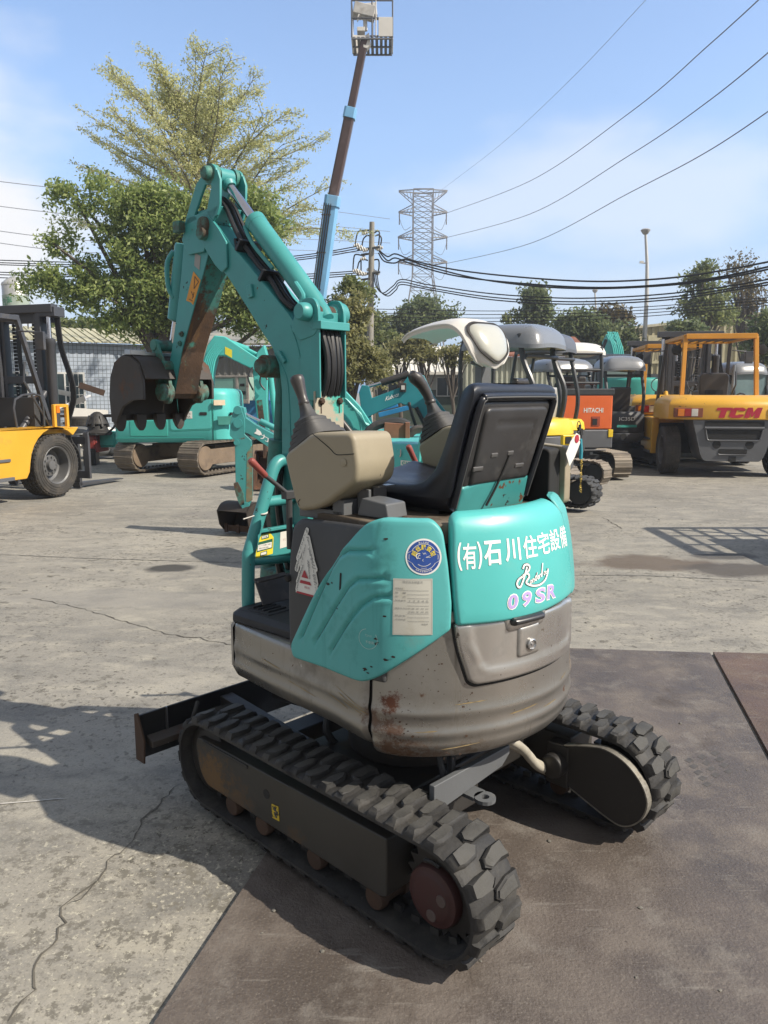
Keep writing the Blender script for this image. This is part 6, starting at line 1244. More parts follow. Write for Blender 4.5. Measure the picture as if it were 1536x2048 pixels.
def forklift(label, loc, h, group='yellow counterbalance forklifts'):
    o = thing('forklift', label, 'forklift', loc, h, group)
    pl_ = [(-.78, 0), (.78, 0), (1.13, .20), (1.19, .45), (1.19, 1.30), (-1.19, 1.30), (-1.19, .45), (-1.13, .20)]
    mb = MB(); mb.loft([[(x*a, y+b*(1-y/1.3), z) for x, y in pl_] for z, a, b in ((1.055, .985, .02), (1.065, 1, 0), (1.30, 1, 0), (1.36, .985, .02), (1.43, .94, .09), (1.485, .86, .22), (1.50, .82, .28))]); cw_ = mb.build('counterweight', M_fy, o, bevel=.012, ang=30)
    mb = MB(); mb.prism(rpoly([(-.735, 1.052), (.735, 1.052), (.57, .42), (.50, .29), (-.50, .29), (-.57, .42)], [.01, .01, .08, .06, .06, .08]), .03, .75, 'y'); lo = mb.build('lower_counterweight', M_fg, o, bevel=.015)
    mb = MB(); mb.prism(rpoly([(-.52, .94), (.52, .94), (.52, 1.035), (-.52, 1.035)], .02), .022, .03, 'y'); mb.prism(rpoly([(-.46, .70), (.46, .70), (.50, .875), (-.50, .875)], .03), .022, .03, 'y'); mb.prism(rpoly([(-.25, .425), (.25, .425), (.25, .52), (-.25, .52)], .03), .022, .03, 'y')
    for x in (-.29, .29): mb.lathe([(.075, 0), (.075, .006), (0, .006)], (x, .028, .60), (0, -1, 0), 24)
    mb.box((0, .026, .335), (.13, .012, .10)); mb.build('recess_shade', M_dark, lo)  # dark plates laid on the casting paint the shade of its recesses
    mb = MB(); mb.tube([(-.52, .015, .905), (.52, .015, .905)], .024, 8); mb.tube([(-.50, .012, .88), (-.465, .012, .70), (-.43, .012, .675), (.43, .012, .675), (.465, .012, .70), (.50, .012, .88)], .014, 8); mb.tube([(-.25, .015, .43), (-.23, .015, .415), (.23, .015, .415), (.25, .015, .43)], .010, 6); mb.build('cast_lip', M_fg, lo)
    mb = MB(); tf = lambda u, v: (-.35+u*.74+(v-.5)*.055, -.006, 1.0925+v*.185)
    for poly in ([(0, .72), (0, 1), (.36, 1), (.36, .72), (.25, .72), (.25, 0), (.11, 0), (.11, .72)], [(.68, .66), (.68, .86), (.60, 1), (.42, 1), (.34, .86), (.34, .14), (.42, 0), (.60, 0), (.68, .14), (.68, .34), (.55, .34), (.55, .26), (.48, .26), (.48, .74), (.55, .74), (.55, .66)], [(.71, 0), (.71, 1), (.83, 1), (.885, .52), (.94, 1), (1.06, 1), (1.06, 0), (.94, 0), (.94, .48), (.90, .10), (.86, .10), (.83, .48), (.83, 0)]): mb.add([tf(*p) for p in poly], [list(range(len(poly)))]); mb.build('maker_lettering', mat('crimson_lettering', (.42, .02, .045), .4) if 'crimson_lettering' not in MATS else MATS['crimson_lettering'], cw_, flat=True)
    for s in (-1, 1):
        mb = MB(); rot = Matrix.Rotation(R(0), 3, 'Z'); mb.box((s*.82, .045, 1.185), (.50, .12, .17)); tl_ = mb.build('tail_light', mat('lamp_housing_brown', (.20, .06, .03), .4) if 'lamp_housing_brown' not in MATS else MATS['lamp_housing_brown'], cw_, bevel=.01)
        for k, mt in enumerate((M_lensw, M_lensr, M_lenso)): mb = MB(); mb.box((s*(.72+.12*k), -.020, 1.185), (.115, .02, .135)); mb.build('lens', mt, tl_, bevel=.005)
        wheel(o, (s*1.0, .68, .455), .455, .30, s); wheel(o, (s*1.02, 3.0, .467), .467, .36, s)
        # flank panels, wheel arch and step
        mb = MB(); ar = [(3.0+.56*cos(a), .467+.56*sin(a)) for a in [R(172)-R(122)*k/9 for k in range(10)]]
        mb.prism([(1.32, .33), (2.36, .33), (2.42, .42)]+ar+[(3.50, 1.02), (1.32, 1.05)], s*1.06, s*1.20, 'x'); mb.box((s*.80, 2.4, .98), (.56, 2.1, .10)); fl_ = mb.build('flank_panel', M_fy, o, bevel=.015)
        mb = MB(); mb.box((s*1.12, 1.75, .36), (.22, .70, .05)); mb.box((s*1.14, 1.75, .62), (.16, .62, .04)); mb.build('step', M_fg, fl_, bevel=.005)
        mb = MB(); mb.prism([(1.22, .35), (2.2, .35), (2.2, .95), (1.22, .95)], s*.35, s*1.04, 'x'); mb.build('chassis', M_dark, o)
        # overhead guard
        mb = MB(); mb.tube([(s*.70, 1.15, 1.46), (s*.66, 1.28, 2.63)], .055, 4); mb.build('rear_post', M_fyo, o, bevel=.008)
        mb = MB(); mb.tube([(s*.66, 2.95, 2.63), (s*.74, 3.42, 1.0)], .045, 4); mb.build('front_post', M_mast, o, bevel=.006)
        mb = MB(); mb.tube([(s*.66, 1.26, 2.64), (s*.66, 2.97, 2.64)], .05, 4); mb.build('roof_rail', M_fyo, o, bevel=.006)
        mb = MB(); mb.tube([(s*.70, 2.92, 2.45), (s*1.02, 2.95, 2.42)], .014, 6); mb.box((s*1.06, 2.95, 2.30), (.16, .05, .26)); mb.build('mirror', M_mast, o, bevel=.02)
        mb = MB(); mb.box((s*.42, 3.72, 1.50), (.085, .17, 2.72)); mb.box((s*.33, 3.75, 1.62), (.06, .13, 2.5)); mb.build('mast_channel', M_mast, o, bevel=.008)
        mb = MB(); mb.lathe([(.0, 0), (.078, 0), (.078, 1.75), (.085, 1.76), (.085, 1.83), (.05, 1.85)], (s*.58, 3.70, .55), (0, 0, 1), 18); ly = mb.build('lift_cylinder', M_mast, o); mb = MB(); mb.cyl((s*.58, 3.70, 2.35), (s*.58, 3.70, 2.75), .035, 12); mb.build('cylinder_rod', M_chrome, ly)
        mb = MB()
        for k in range(34): mb.box((s*.20, 3.80, .70+.058*k), (.05, .03, .045)); 
        mb.build('lift_chain', M_dark, o)
        mb = MB(); mb.box((s*.66, 4.04, .42), (.15, .06, .86)); mb.prism([(3.99, .02), (5.15, .015), (5.15, .035), (3.99, .08)], s*.66-.075, s*.66+.075, 'x'); mb.build('fork', M_mast, o, bevel=.006)
        mb = MB(); mb.cyl((s*.52, 3.0, .95), (s*.48, 3.64, 1.55), .05, 12); mb.build('tilt_cylinder', M_fy, o)
        mb = MB(); mb.lathe([(.0, -.02), (.09, -.01), (.10, .03), (.06, .10), (0, .11)], (s*.80, 1.30, 2.38), (0, 1, 0), 18); mb.build('work_lamp', M_dark, o)
    mb = MB(); mb.box((0, 1.26, 2.64), (1.32, .10, .10)); mb.box((0, 2.96, 2.64), (1.32, .09, .09)); mb.each('roof_beam', M_fyo, o, bevel=.008)
    mb = MB()
    for k in range(7): mb.box((-.52+.173*k, 2.1, 2.645), (.045, 1.62, .04))
    mb.build('roof_bars', M_mast, o)
    mb = MB(); mb.box((0, 3.70, 2.85), (1.42, .16, .13)); mb.box((0, 3.78, 2.72), (1.2, .08, .16)); mb.box((.60, 3.76, 2.80), (.30, .24, .15)); mb.build('mast_crossbeam', M_mast, o, bevel=.01); mb = MB(); mb.box((0, 3.72, 1.75), (.9, .06, .12)); mb.build('mast_brace', M_mast, o, bevel=.01)
    mb = MB(); mb.box((0, 3.96, .78), (1.9, .05, .12)); mb.box((0, 3.96, .22), (1.9, .05, .12))
    for x in (-.95, -.5, .5, .95): mb.prism([(3.935, .16), (3.985, .16), (3.985, .80), (3.96, .92), (3.935, .88)], x-.05, x+.05, 'x')
    mb.build('fork_carriage', M_mast, o, bevel=.005)
    mb = MB()
    for k in range(4): x = .62+.028*k; mb.tube([(x, 3.80, 2.72), (x+.03, 3.82, 2.25), (x+.16, 3.85, 1.75), (x+.17, 3.86, 1.45), (x+.04, 3.86, 1.1), (x+.02, 3.88, .8), (x+.13, 3.9, .6), (x+.15, 3.92, .3)], .013, 6, 5)
    for k in range(3): x = -.10+.03*k; mb.tube([(x, 3.76, 2.7), (x-.02, 3.77, 2.1), (x+.02, 3.78, 1.4), (x, 3.78, .8)], .012, 6, 4)
    mb.build('mast_hoses', M_hose, o)
    mb = MB(); mb.box((0, 1.75, 1.28), (1.15, .95, .35)); mb.build('engine_hood', M_fg, o, bevel=.03)
    mb = MB(); mb.prism(rpoly([(-.27, 1.46), (-.29, 1.88), (-.22, 1.94), (.22, 1.94), (.29, 1.88), (.27, 1.46)], .05), 1.52, 1.64, 'y'); mb.box((0, 1.85, 1.52), (.52, .55, .14)); st = mb.build('seat', M_grip, o, bevel=.03)
    mb = MB(); mb.prism(rpoly([(-.17, 1.50), (-.17, 1.60), (.17, 1.60), (.17, 1.50)], .02), 1.505, 1.525, 'y'); mb.build('seat_pocket', M_dark, st)
    mb = MB(); mb.box((0, 3.25, 1.25), (1.3, .12, .45)); mb.tube([(0, 3.2, 1.45), (0, 2.95, 1.72)], .025, 8); mb.tube([(.19*cos(a), 2.93+.06*sin(a), 1.74+.18*sin(a)) for a in [2*pi*k/16 for k in range(17)]], .014, 6); mb.build('dashboard', M_dgrey, o, bevel=.01)
    mb = MB(); mb.tube([(.74, 3.42, 1.0), (.80, 2.85, 1.72), (.80, 2.9, 2.0)], .018, 6); mb.tube([(.95, 2.5, 1.05), (.95, 2.5, 1.45), (.90, 3.05, 1.5), (.90, 3.1, 1.05)], .016, 6, 3); mb.build('grab_handle', M_mast, o)
    mb = MB(); mb.box((1.05, 3.15, 1.20), (.05, .05, .34)); mb.box((1.05, 3.42, 1.20), (.05, .05, .34)); mb.box((1.05, 3.285, 1.35), (.05, .25, .05)); il = mb.build('lamp_frame', M_fy, o, bevel=.006); mb = MB(); mb.box((1.06, 3.2, 1.30), (.07, .07, .12)); mb.build('indicator', M_lenso, il, bevel=.01)
    return o
fk = forklift('yellow forklift with red maker lettering, dark open cab and tail lights facing the camera', (6.42, 14.15, 0), R(-8))
f2 = copy_tree(fk); f2.location = (6.75, 17.4, 0); f2['label'] = 'second yellow forklift, mostly hidden behind the one with red lettering'
hr = R(-18); wv = Vector((-5.07, 11.6, 0)); loc = wv-(Matrix.Rotation(hr, 3, 'Z') @ Vector((1.02, 3.0, 0)))
f3 = copy_tree(fk); f3.location = loc; f3.rotation_euler.z = hr; 
for ch in [x for x in bpy.data.objects if x.parent == f3 and x.name.split('.')[0] in ('roof_rail', 'roof_beam', 'rear_post', 'tilt_cylinder')]: ch.data = ch.data.copy(); ch.data.materials[0] = M_mast
f3['label'] = 'yellow forklift cut by the left edge, its big front wheel and grey mast in view'
# ---- excavators
def crawler(o, gauge, ln, w_, hgt, y0=0., steel=False, M=None, frame=M_post):
    Rr = hgt/2-(.035 if steel else .05); out_ = []
    for s in (-1, 1):
        t, *_ = rubber_track(M, s*gauge/2, w_, y0-ln/2+hgt/2, y0+ln/2-hgt/2, Rr-.02, hgt/2, max(24, int((2*ln+pi*hgt*.6)/(.125 if steel else .10))), 'crawler_track', M_steeltrk if steel else M_rubtrk, o, thick=.022, lug=.020 if steel else .020, jit=0, steel=steel)
        mb = MB(M); e = s*gauge/2; mb.prism(rpoly([(y0-ln/2+hgt*.75, hgt*.30), (y0+ln/2-hgt*.75, hgt*.30), (y0+ln/2-hgt*.55, hgt*.74), (y0-ln/2+hgt*.55, hgt*.74)], .05), e-w_*.38, e+w_*.38, 'x')
        mb.lathe([(0, -w_*.42), (hgt*.34, -w_*.42), (hgt*.36, -w_*.3), (hgt*.36, w_*.3), (hgt*.34, w_*.42), (0, w_*.42)], (e, y0-ln/2+hgt*.52, hgt/2), (1, 0, 0), 24); mb.lathe([(0, -w_*.36), (hgt*.33, -w_*.36), (hgt*.33, w_*.36), (0, w_*.36)], (e, y0+ln/2-hgt*.52, hgt/2), (1, 0, 0), 24); mb.build('track_frame', frame, t, bevel=.01)
    mb = MB(M); mb.box((0, y0, hgt*.62), (gauge, ln*.4, hgt*.4)); mb.lathe([(w_*1.3, 0), (w_*1.3, hgt*.35)], (0, y0, hgt*.75), (0, 0, 1), 24); mb.build('undercarriage', frame, o)
def rounded_plan(rx, ry, fy, n=14):
    """plan of a short-tail upper body: half round behind, squared in front"""
    return [(rx*cos(a), ry*sin(a)) for a in [pi+pi*k/n for k in range(n+1)]]+[(rx*.98, fy*.8), (rx*.85, fy), (-rx*.85, fy), (-rx*.98, fy*.8)]
def shellz(M, pl_, zs, name, mt, o, bev=.012):
    mb = MB(M); mb.loft([[(x*k, y*k, z) for x, y in pl_] for z, k in zs]); return mb.build(name, mt, o, bevel=bev, ang=45)
def canopy_roof(M, c, w_, l, th, mt, o, droop=.10):
    mb = MB(M); fn = lambda u, v, q: (c[0]+u, c[1]+v, c[2]+q-droop*.4*((u/(w_/2))**2+(v/(l/2))**2))
    mb.patch(rpoly([(-w_/2, -l/2), (w_/2, -l/2), (w_/2, l/2), (-w_/2, l/2)], min(w_, l)*.22), fn, .09, min(w_, l)*.28, th, 0., None, 0, .05)
    mb.patch(rpoly([(-w_/2, l/2), (w_/2, l/2), (w_/2, -l/2), (-w_/2, -l/2)], min(w_, l)*.22), fn, .15, 0, -.02, -.02)
    return mb.build('canopy_roof', mt, o, ang=55)
def mini(label, loc, h, rot=0., upper=None, lower=None, canopy=None, steel=False, rx=.72, ry=.74, fy=.75, z0=.52, zm=.88, z1=1.25, gauge=1.12, ln=1.75, tw=.27, th=.46, seat=M_grip, posts=True, kind='mini_excavator', group='excavators parked round the yard', boom=None, cz=2.32, cl=1.15, cwid=1.0, cy=.1):
    o = thing(kind, label, 'excavator', loc, h, group); M = Matrix.Rotation(rot, 4, 'Z')
    crawler(o, gauge, ln, tw, th, steel=steel); pl_ = rounded_plan(rx, ry, fy)
    shellz(M, pl_, ((z0, .86), (z0+.05, .96), (z0+.10, 1.), (zm-.01, 1.)), 'lower_counterweight', lower or M_fg, o)
    bp_ = [(x, y) for x, y in pl_ if y < .02]+[(rx*.9, .12), (-rx*.9, .12)]
    shellz(M, bp_, ((zm, .985), (z1-.14, .975), (z1-.05, .95), (z1, .88)), 'rear_bonnet', upper or M_bgteal, o)
    mb = MB(M); mb.box((0, fy*.55, zm+.03), (rx*1.7, fy*.8, .05)); mb.build('floor', M_black, o)
    mb = MB(M); mb.prism(rpoly([(-.05, z1-.02), (-.12, z1+.50), (-.02, z1+.52), (.06, z1+.10), (.42, z1+.10), (.44, z1-.0)], .04), -.22, .22, 'x'); mb.build('seat', seat, o, bevel=.03)
    for s in (-1, 1):
        mb = MB(M); mb.box((s*.33, .30, z1+.02), (.14, .40, .18)); mb.tube([(s*.33, .42, z1+.1), (s*.33, .44, z1+.34)], .02, 6); mb.build('control_console', M_dgrey, o, bevel=.03)
    if canopy:
        canopy_roof(M, (0, cy, cz-.10), cwid, cl, .22, canopy, o)
        if posts:
            for s in (-1, 1):
                mb = MB(M); x = s*cwid*.44; mb.tube([(x, -ry*.55, z1-.05), (x, -ry*.62, z1+.35), (x, -ry*.40, cz-.35), (x, cy-cl*.28, cz-.03)], .036, 8, 4); mb.build('canopy_post', M_post, o)
                mb = MB(M); mb.tube([(x, cy+cl*.40, cz-.04), (x, cy+cl*.45, cz-.30), (x, fy*.86, z1+.1), (x, fy*.88, zm+.04)], .028, 8, 4); mb.build('canopy_post', M_post, o)
            mb = MB(M); mb.cyl((-cwid*.44, -ry*.45, cz-.30), (cwid*.44, -ry*.45, cz-.30), .026, 8); mb.build('canopy_rail', M_post, o)
    if boom:
        mt = boom; mb = MB(M); fq = fy
        mb.prism([(fq-.1, .75), (fq+.12, .75), (fq+.22, 1.3), (fq+.55, 1.85), (fq+1.25, 2.1), (fq+1.25, 2.25), (fq+.45, 2.08), (fq+.02, 1.5)], -.07, .07, 'x'); mb.build('boom', mt, o, bevel=.006)
        mb = MB(M); mb.prism([(fq+1.15, 2.3), (fq+1.32, 2.3), (fq+1.28, 1.2), (fq+1.18, 1.2)], -.055, .055, 'x'); mb.build('arm', mt, o, bevel=.006)
    return o, M
# yellow machine with the big grey canopy and rubber crawlers
fwd = Vector((-.766, .643, 0)); c1 = Vector((1.76, 10.2, 0))
x1, Mx = mini('yellow and dark grey mini excavator with a large grey canopy behind the black seat', c1, R(50), 0., M_ycol, M_fg, M_canopy, gauge=1.12, ln=1.9, tw=.30, th=.48, cwid=.92, cl=1.2, cz=2.30, z0=.5, zm=1.02, z1=1.22)
# second one behind it, dark canopy, pale seat
x2, Mx = mini('yellow mini excavator with a small dark canopy and pale grey seat', (2.72, 12.8, 0), R(46), 0., M_ycol, M_dgrey, M_canopyd, steel=True, seat=mat('pale_grey_seat', (.36, .36, .36), .5), cwid=.62, cl=.9, cz=2.38, rx=.60, ry=.60, gauge=1.0, zm=.95, z1=1.12)
# orange machine
x3, Mx = mini('orange mini excavator with white maker lettering on its flat rear and pale steel crawlers', (3.52, 14.55, 0), R(8), R(-2), M_or, M_fg, None, steel=True, rx=.56, ry=.5, gauge=1.3, ln=1.9, tw=.32, th=.50, z0=.50, zm=.93, z1=1.34)
mb = MB(Mx); mb.box((0.02, -.56, 1.20), (1.02, .20, .62)); ob = mb.build('orange_door', M_or, x3, bevel=.03); mb = MB(Mx); mb.box((.02, -.55, 1.56), (1.06, .24, .12)); mb.build('top_trim', M_post, x3, bevel=.02)
mb = MB(Mx); mb.box((.02, -.56, .72), (1.06, .22, .34)); dg_ = mb.build('lower_door', M_fg, x3, bevel=.03)
mb = MB(Mx); put_text(mb, 'HITACHI', lambda u, v: (.17+u, -.664, 1.235+v), .36, .085, .02); mb.build('maker_lettering', M_paper, ob, flat=True)
mb = MB(Mx); mb.box((.22, -.664, 1.04), (.15, .012, .17)); mb.build('latch_pocket', mat('dark_orange', (.28, .05, .02), .5), ob); mb = MB(Mx); mb.box((.20, -.672, 1.03), (.085, .01, .11)); mb.build('latch', M_dark, ob)
mb = MB(Mx); mb.box((-.42, -.664, 1.08), (.08, .006, .13)); mb.build('white_label', M_paper, ob)
mb = MB(Mx)
for x, z in ((-.30, .80), (-.22, .64)): mb.lathe([(.065, 0), (.065, .004), (0, .004)], (x, -.672, z), (0, -1, 0), 16)
mb.build('vent_hole', M_dark, dg_); mb = MB(Mx); mb.box((.50, -.66, .82), (.09, .05, .14)); mb.build('yellow_latch', M_ycol, dg_, bevel=.01); mb = MB(Mx); mb.tube([(-.36, -.675, .60), (-.22, -.675, .52), (.42, -.675, .52)], .012, 6); mb.build('door_crease', M_fg, dg_)
canopy_roof(Mx, (-.02, .05, 2.33), 1.0, 1.1, .13, M_white, x3)
for x in (-.42, .36):
    mb = MB(Mx); mb.tube([(x, -.48, 1.6), (x, -.48, 1.95), (x-(.22 if x < 0 else 0), -.42, 2.36)], .036, 8, 3); mb.build('canopy_post', M_post, x3)
for z in (1.72, 1.95, 2.24):
    mb = MB(Mx); mb.cyl((-.38, -.48, z), (.36, -.48, z), .026, 8); mb.build('guard_bar', M_post, x3)
# others farther back
x4, Mx = mini('teal mini excavator with a wide grey canopy behind the orange one', (4.15, 18.2, 0), R(20), 0., M_bgteal2, M_fg, M_canopy, cwid=1.25, cl=1.2, cz=2.22)
x5, Mx = mini('dark grey excavator with a teal stripe and white lettering right of the orange one', (5.02, 16.6, 0), R(4), 0., M_dgrey, M_fg, M_canopy, rx=.55, ry=.55, gauge=1.2, cwid=.9, cl=1.0, cz=2.20, zm=.72, z1=1.15)
mb = MB(Mx); put_text(mb, 'IC35D', lambda u, v: (-.02+u, -.56-.0, 1.01+v), .34, .075, .02); lt_ = mb.build('maker_lettering', M_paper, x5, flat=True)
mb = MB(Mx); mb.box((-.02, -.555, .86), (.42, .02, .05)); mb.build('teal_stripe', M_bgteal2, x5); mb = MB(Mx); mb.lathe([(.07, 0), (.07, .01), (0, .01)], (-.08, -.555, .64), (0, -1, 0), 16); mb.build('vent_hole', M_dark, x5)
x6, Mx = mini('teal excavator with a glazed black cab and upright hose covered boom near the lamp post', (7.05, 22.0, 0), R(12), 0., M_bgteal2, M_dgrey, None, rx=1.15, ry=1.1, fy=1.2, gauge=1.8, ln=2.9, tw=.45, th=.7, z0=.75, zm=.85, z1=1.95)
mb = MB(Mx); mb.prism(rpoly([(-.10, 1.05), (-.10, 2.50), (.05, 2.62), (1.15, 2.62), (1.35, 1.9), (1.35, 1.05)], .08), -1.10, -.10, 'x'); cb_ = mb.build('cab', M_post, x6, bevel=.03)
mb = MB(Mx); mb.box((-.60, -.115, 2.15), (.74, .03, .62)); mb.box((-1.112, .55, 2.1), (.03, .9, .75)); mb.build('cab_window', mat('cab_glass', (.16, .19, .19), .1), cb_, bevel=.02)
mb = MB(Mx); mb.prism([(1.0, 1.0), (1.4, 1.0), (1.75, 2.3), (2.1, 3.05), (1.85, 3.3), (1.45, 2.9), (1.2, 2.1)], .05, .42, 'x'); bx = mb.build('boom', M_bgteal, x6, bevel=.02)
mb = MB(Mx)
for k in range(6): x = .06+.06*k; mb.tube([(x, 1.15, 1.9), (x+.02, 1.38, 2.75), (x-.03+.01*k, 1.62, 3.22-.05*(k % 3)), (x, 1.75, 3.35)], .022, 6, 4)
mb.build('boom_pipes', M_bgteal, bx); mb = MB(Mx); mb.tube([(-.12, 1.3, 1.95), (-.3, 1.4, 2.6), (-.12, 1.5, 3.1)], .05, 6, 4); mb.build('boom_hose', M_hose, bx)
mb = MB(Mx); put_text(mb, '135', lambda u, v: (.55+u, -1.12, 1.45+v), .4, .16, .02); mb.build('number_lettering', M_orange, x6, flat=True)
x7, Mx = mini('excavator with a grey framed cab window seen past the forklift roof post', (8.75, 19.2, 0), R(10), 0., M_bgteal2, M_fg, M_canopy, cwid=1.0, cl=1.2, cz=2.18)
mb = MB(Mx); mb.prism(rpoly([(-.46, 1.42), (-.46, 2.16), (.46, 2.16), (.46, 1.42)], .12), -.42, -.38, 'y'); mb.build('cab_window', mat('hazy_glass', (.13, .19, .20), .12), x7); mb = MB(Mx); mb.tube([(-.46, -.43, 2.2), (-.46, -.43, 1.52), (-.38, -.43, 1.42), (.38, -.43, 1.42), (.46, -.43, 1.52), (.46, -.43, 2.2)], .035, 8, 3); mb.build('window_frame', M_canopy, x7)
# ---- small teal machine with the white hood, just behind the seat
KS = 1.25                                         # it stands this much farther off than the seat
kb = thing('mini_excavator', 'small teal excavator with a white hooded canopy and milky rear window behind the seat', 'excavator', (.62, 6.85, 0), R(56), 'excavators parked round the yard'); Mk = None
crawler(kb, .90, 1.5, .23, .42); pl_ = rounded_plan(.57, .62, .62); shellz(None, pl_, ((.46, .86), (.50, .97), (.55, 1.), (.80, 1.)), 'lower_counterweight', M_fg, kb)
shellz(None, pl_, ((.805, .99), (1.02, .985), (1.08, .96), (1.125, .90)), 'rear_bonnet', M_bgteal, kb, .02)
ctr = Vector((.62, 6.85, 0)); mb = MB(W2L(kb))
def kbm(u, v, o=.0):
    a = R(236)+u*1.25/.62; return (ctr.x+(.572+o)*cos(a), ctr.y+(.60+o)*sin(a), .985+v*1.25)
put_text(mb, 'U', lambda u, v: kbm(-.20+u, .045+v, .016), .055, .055, .03); mb.build('maker_emblem', M_steel, kb, flat=True)
mb = MB(W2L(kb)); mb.add([kbm(u, v, .014) for u, v in ((-.18, -.035), (-.06, -.035), (-.06, .0), (-.18, .0))], [(0, 1, 2, 3)]); wl2 = mb.build('number_label', M_paper, kb, flat=True); mb = MB(W2L(kb)); put_text(mb, 'C13', lambda u, v: kbm(-.12+u, -.018+v, .017), .085, .024, .03); mb.build('label_digits', M_bgteal2, wl2, flat=True)
ky = 6.42; a = P(842, 930, ky); kz_ = lambda z: 1.55+(z-1.55)*KS
mb = MB(W2L(kb)); mb.prism([(a.x-.02, kz_(1.02)), (a.x+.02, kz_(1.29)), (a.x+.06, kz_(1.36)), (a.x+.30, kz_(1.36)), (a.x+.32, kz_(1.02))], ky-.03, ky+.03, 'y'); gpn = mb.build('instrument_panel', M_fg, kb, bevel=.01); mb = MB(W2L(kb))
for k in range(6):
    for j in range(3): mb.box((a.x+.09+.025*j, ky-.033, kz_(1.04)+.022*k), (.012, .004, .010))
mb.build('vent_slot', M_dark, gpn); mb = MB(W2L(kb)); mb.tube([(a.x-.02, ky-.06, kz_(1.10)), (a.x+.0, ky-.06, kz_(1.26)), (a.x+.06, ky-.06, kz_(1.32)), (a.x+.31, ky-.06, kz_(1.322))], .017, 8, 5); mb.build('grab_rail', M_bgteal, kb); mb = MB(W2L(kb)); mb.tube([(a.x+.13, ky-.05, kz_(1.36)), (a.x+.13, ky-.05, kz_(1.14))], .010, 6); mb.box((a.x+.13, ky-.05, kz_(1.14)), (.035, .02, .035)); mb.build('hanging_wire', M_dark, kb)
# hood: profile along the machine, swept across
HM = Matrix.Translation((.525*KS, 5.10*KS, 1.55+.315*KS)) @ Matrix.Scale(.93*KS, 4) @ Matrix.Rotation(R(40), 4, 'Z')
prof = spl([(.50, 0, .085), (.40, 0, .125), (.22, 0, .155), (.04, 0, .168), (-.09, 0, .158), (-.19, 0, .105), (-.255, 0, .02), (-.288, 0, -.07), (-.292, 0, -.145), (-.285, 0, -.18)], 4)
wids = [.16, .19, .205, .215, .218, .215, .205, .18, .13, .05]
def hw_(t): i = min(int(t), 8); f = t-i; return wids[i]*(1-f)+wids[i+1]*f
def hood(u, t, off=0.):
    i = min(int(t*4), len(prof)-2); f = t*4-i; p = prof[i].lerp(prof[i+1], f); d = (prof[i+1]-prof[i]).normalized(); nrm = Vector((d.z, 0, -d.x))*-1
    if nrm.z < 0 and t < 5: nrm = -nrm
    if t >= 5 and nrm.x > 0: nrm = -nrm
    w2 = hw_(t); dr = -.055*abs(u)**3.2; q = p+nrm*(dr+off); return HM @ Vector((u*w2, q.x, q.z))
mb = MB(W2L(kb)); nt_, nu = 45, 18
top_ = [[hood(-1+2*j/nu, 9*i/nt_) for j in range(nu+1)] for i in range(nt_+1)]; bot_ = [[hood((-1+2*j/nu)*.97, 9*i/nt_, -.028) for j in range(nu+1)] for i in range(nt_+1)]
m_ = nu+1; vs = [p for r in top_ for p in r]+[p for r in bot_ for p in r]; B_ = (nt_+1)*m_; fs = []
for i in range(nt_):
    for j in range(nu): q = i*m_+j; fs.append((q, q+1, q+m_+1, q+m_)); fs.append((B_+q, B_+q+m_, B_+q+m_+1, B_+q+1))
    for j in (0, nu): q = i*m_+j; fs.append((q, q+m_, B_+q+m_, B_+q))
for j in range(nu): fs.append((j, B_+j, B_+j+1, j+1)); q = nt_*m_+j; fs.append((q, q+1, B_+q+1, B_+q))
mb.add(vs, fs); hd_ = mb.build('canopy_hood', M_white, kb, ang=60)
mb = MB(W2L(kb))
for s in (-1, 1): mb.tube([hood(s*1.0, t, .004) for t in [k*.25 for k in range(36)]], .010, 6)
mb.build('rolled_edge', M_white, hd_)
ov = rpoly([(-.70, 4.75), (.70, 4.75), (.86, 5.3), (.74, 7.2), (.0, 8.15), (-.74, 7.2), (-.86, 5.3)], [.3, .3, .3, .6, .5, .6, .3], 6)
hf = lambda u, v, o: hood(u, v, o)
mb = MB(W2L(kb)); mb.patch(ov, hf, .12, 0, .006, 0); mb.build('window_gasket', M_grip, hd_); ov2 = [(a_*.92, 6.35+(b_-6.35)*.92) for a_, b_ in ov]
mb = MB(W2L(kb)); mb.patch(ov2, hf, .10, .35, .014, .006); mb.build('rear_window', M_frost, hd_, ang=60)
mb = MB(W2L(kb)); o2 = [hood(a_, b_, .010) for a_, b_ in ov]; mb.tube(o2+[o2[0]], .0085, 6); mb.build('gasket_bead', M_grip, hd_)
mb = MB(W2L(kb)); q = P(968, 745, 5.1*KS); mb.box((q.x, 5.16*KS, 1.42), (.095, .095, .76), Matrix.Rotation(R(30), 3, 'Z')); mb.box((q.x-.05, 5.12*KS, 1.775), (.12, .05, .03), Matrix.Rotation(R(20), 3, 'Y')); mb.build('canopy_post', M_greymetal, kb, bevel=.008)
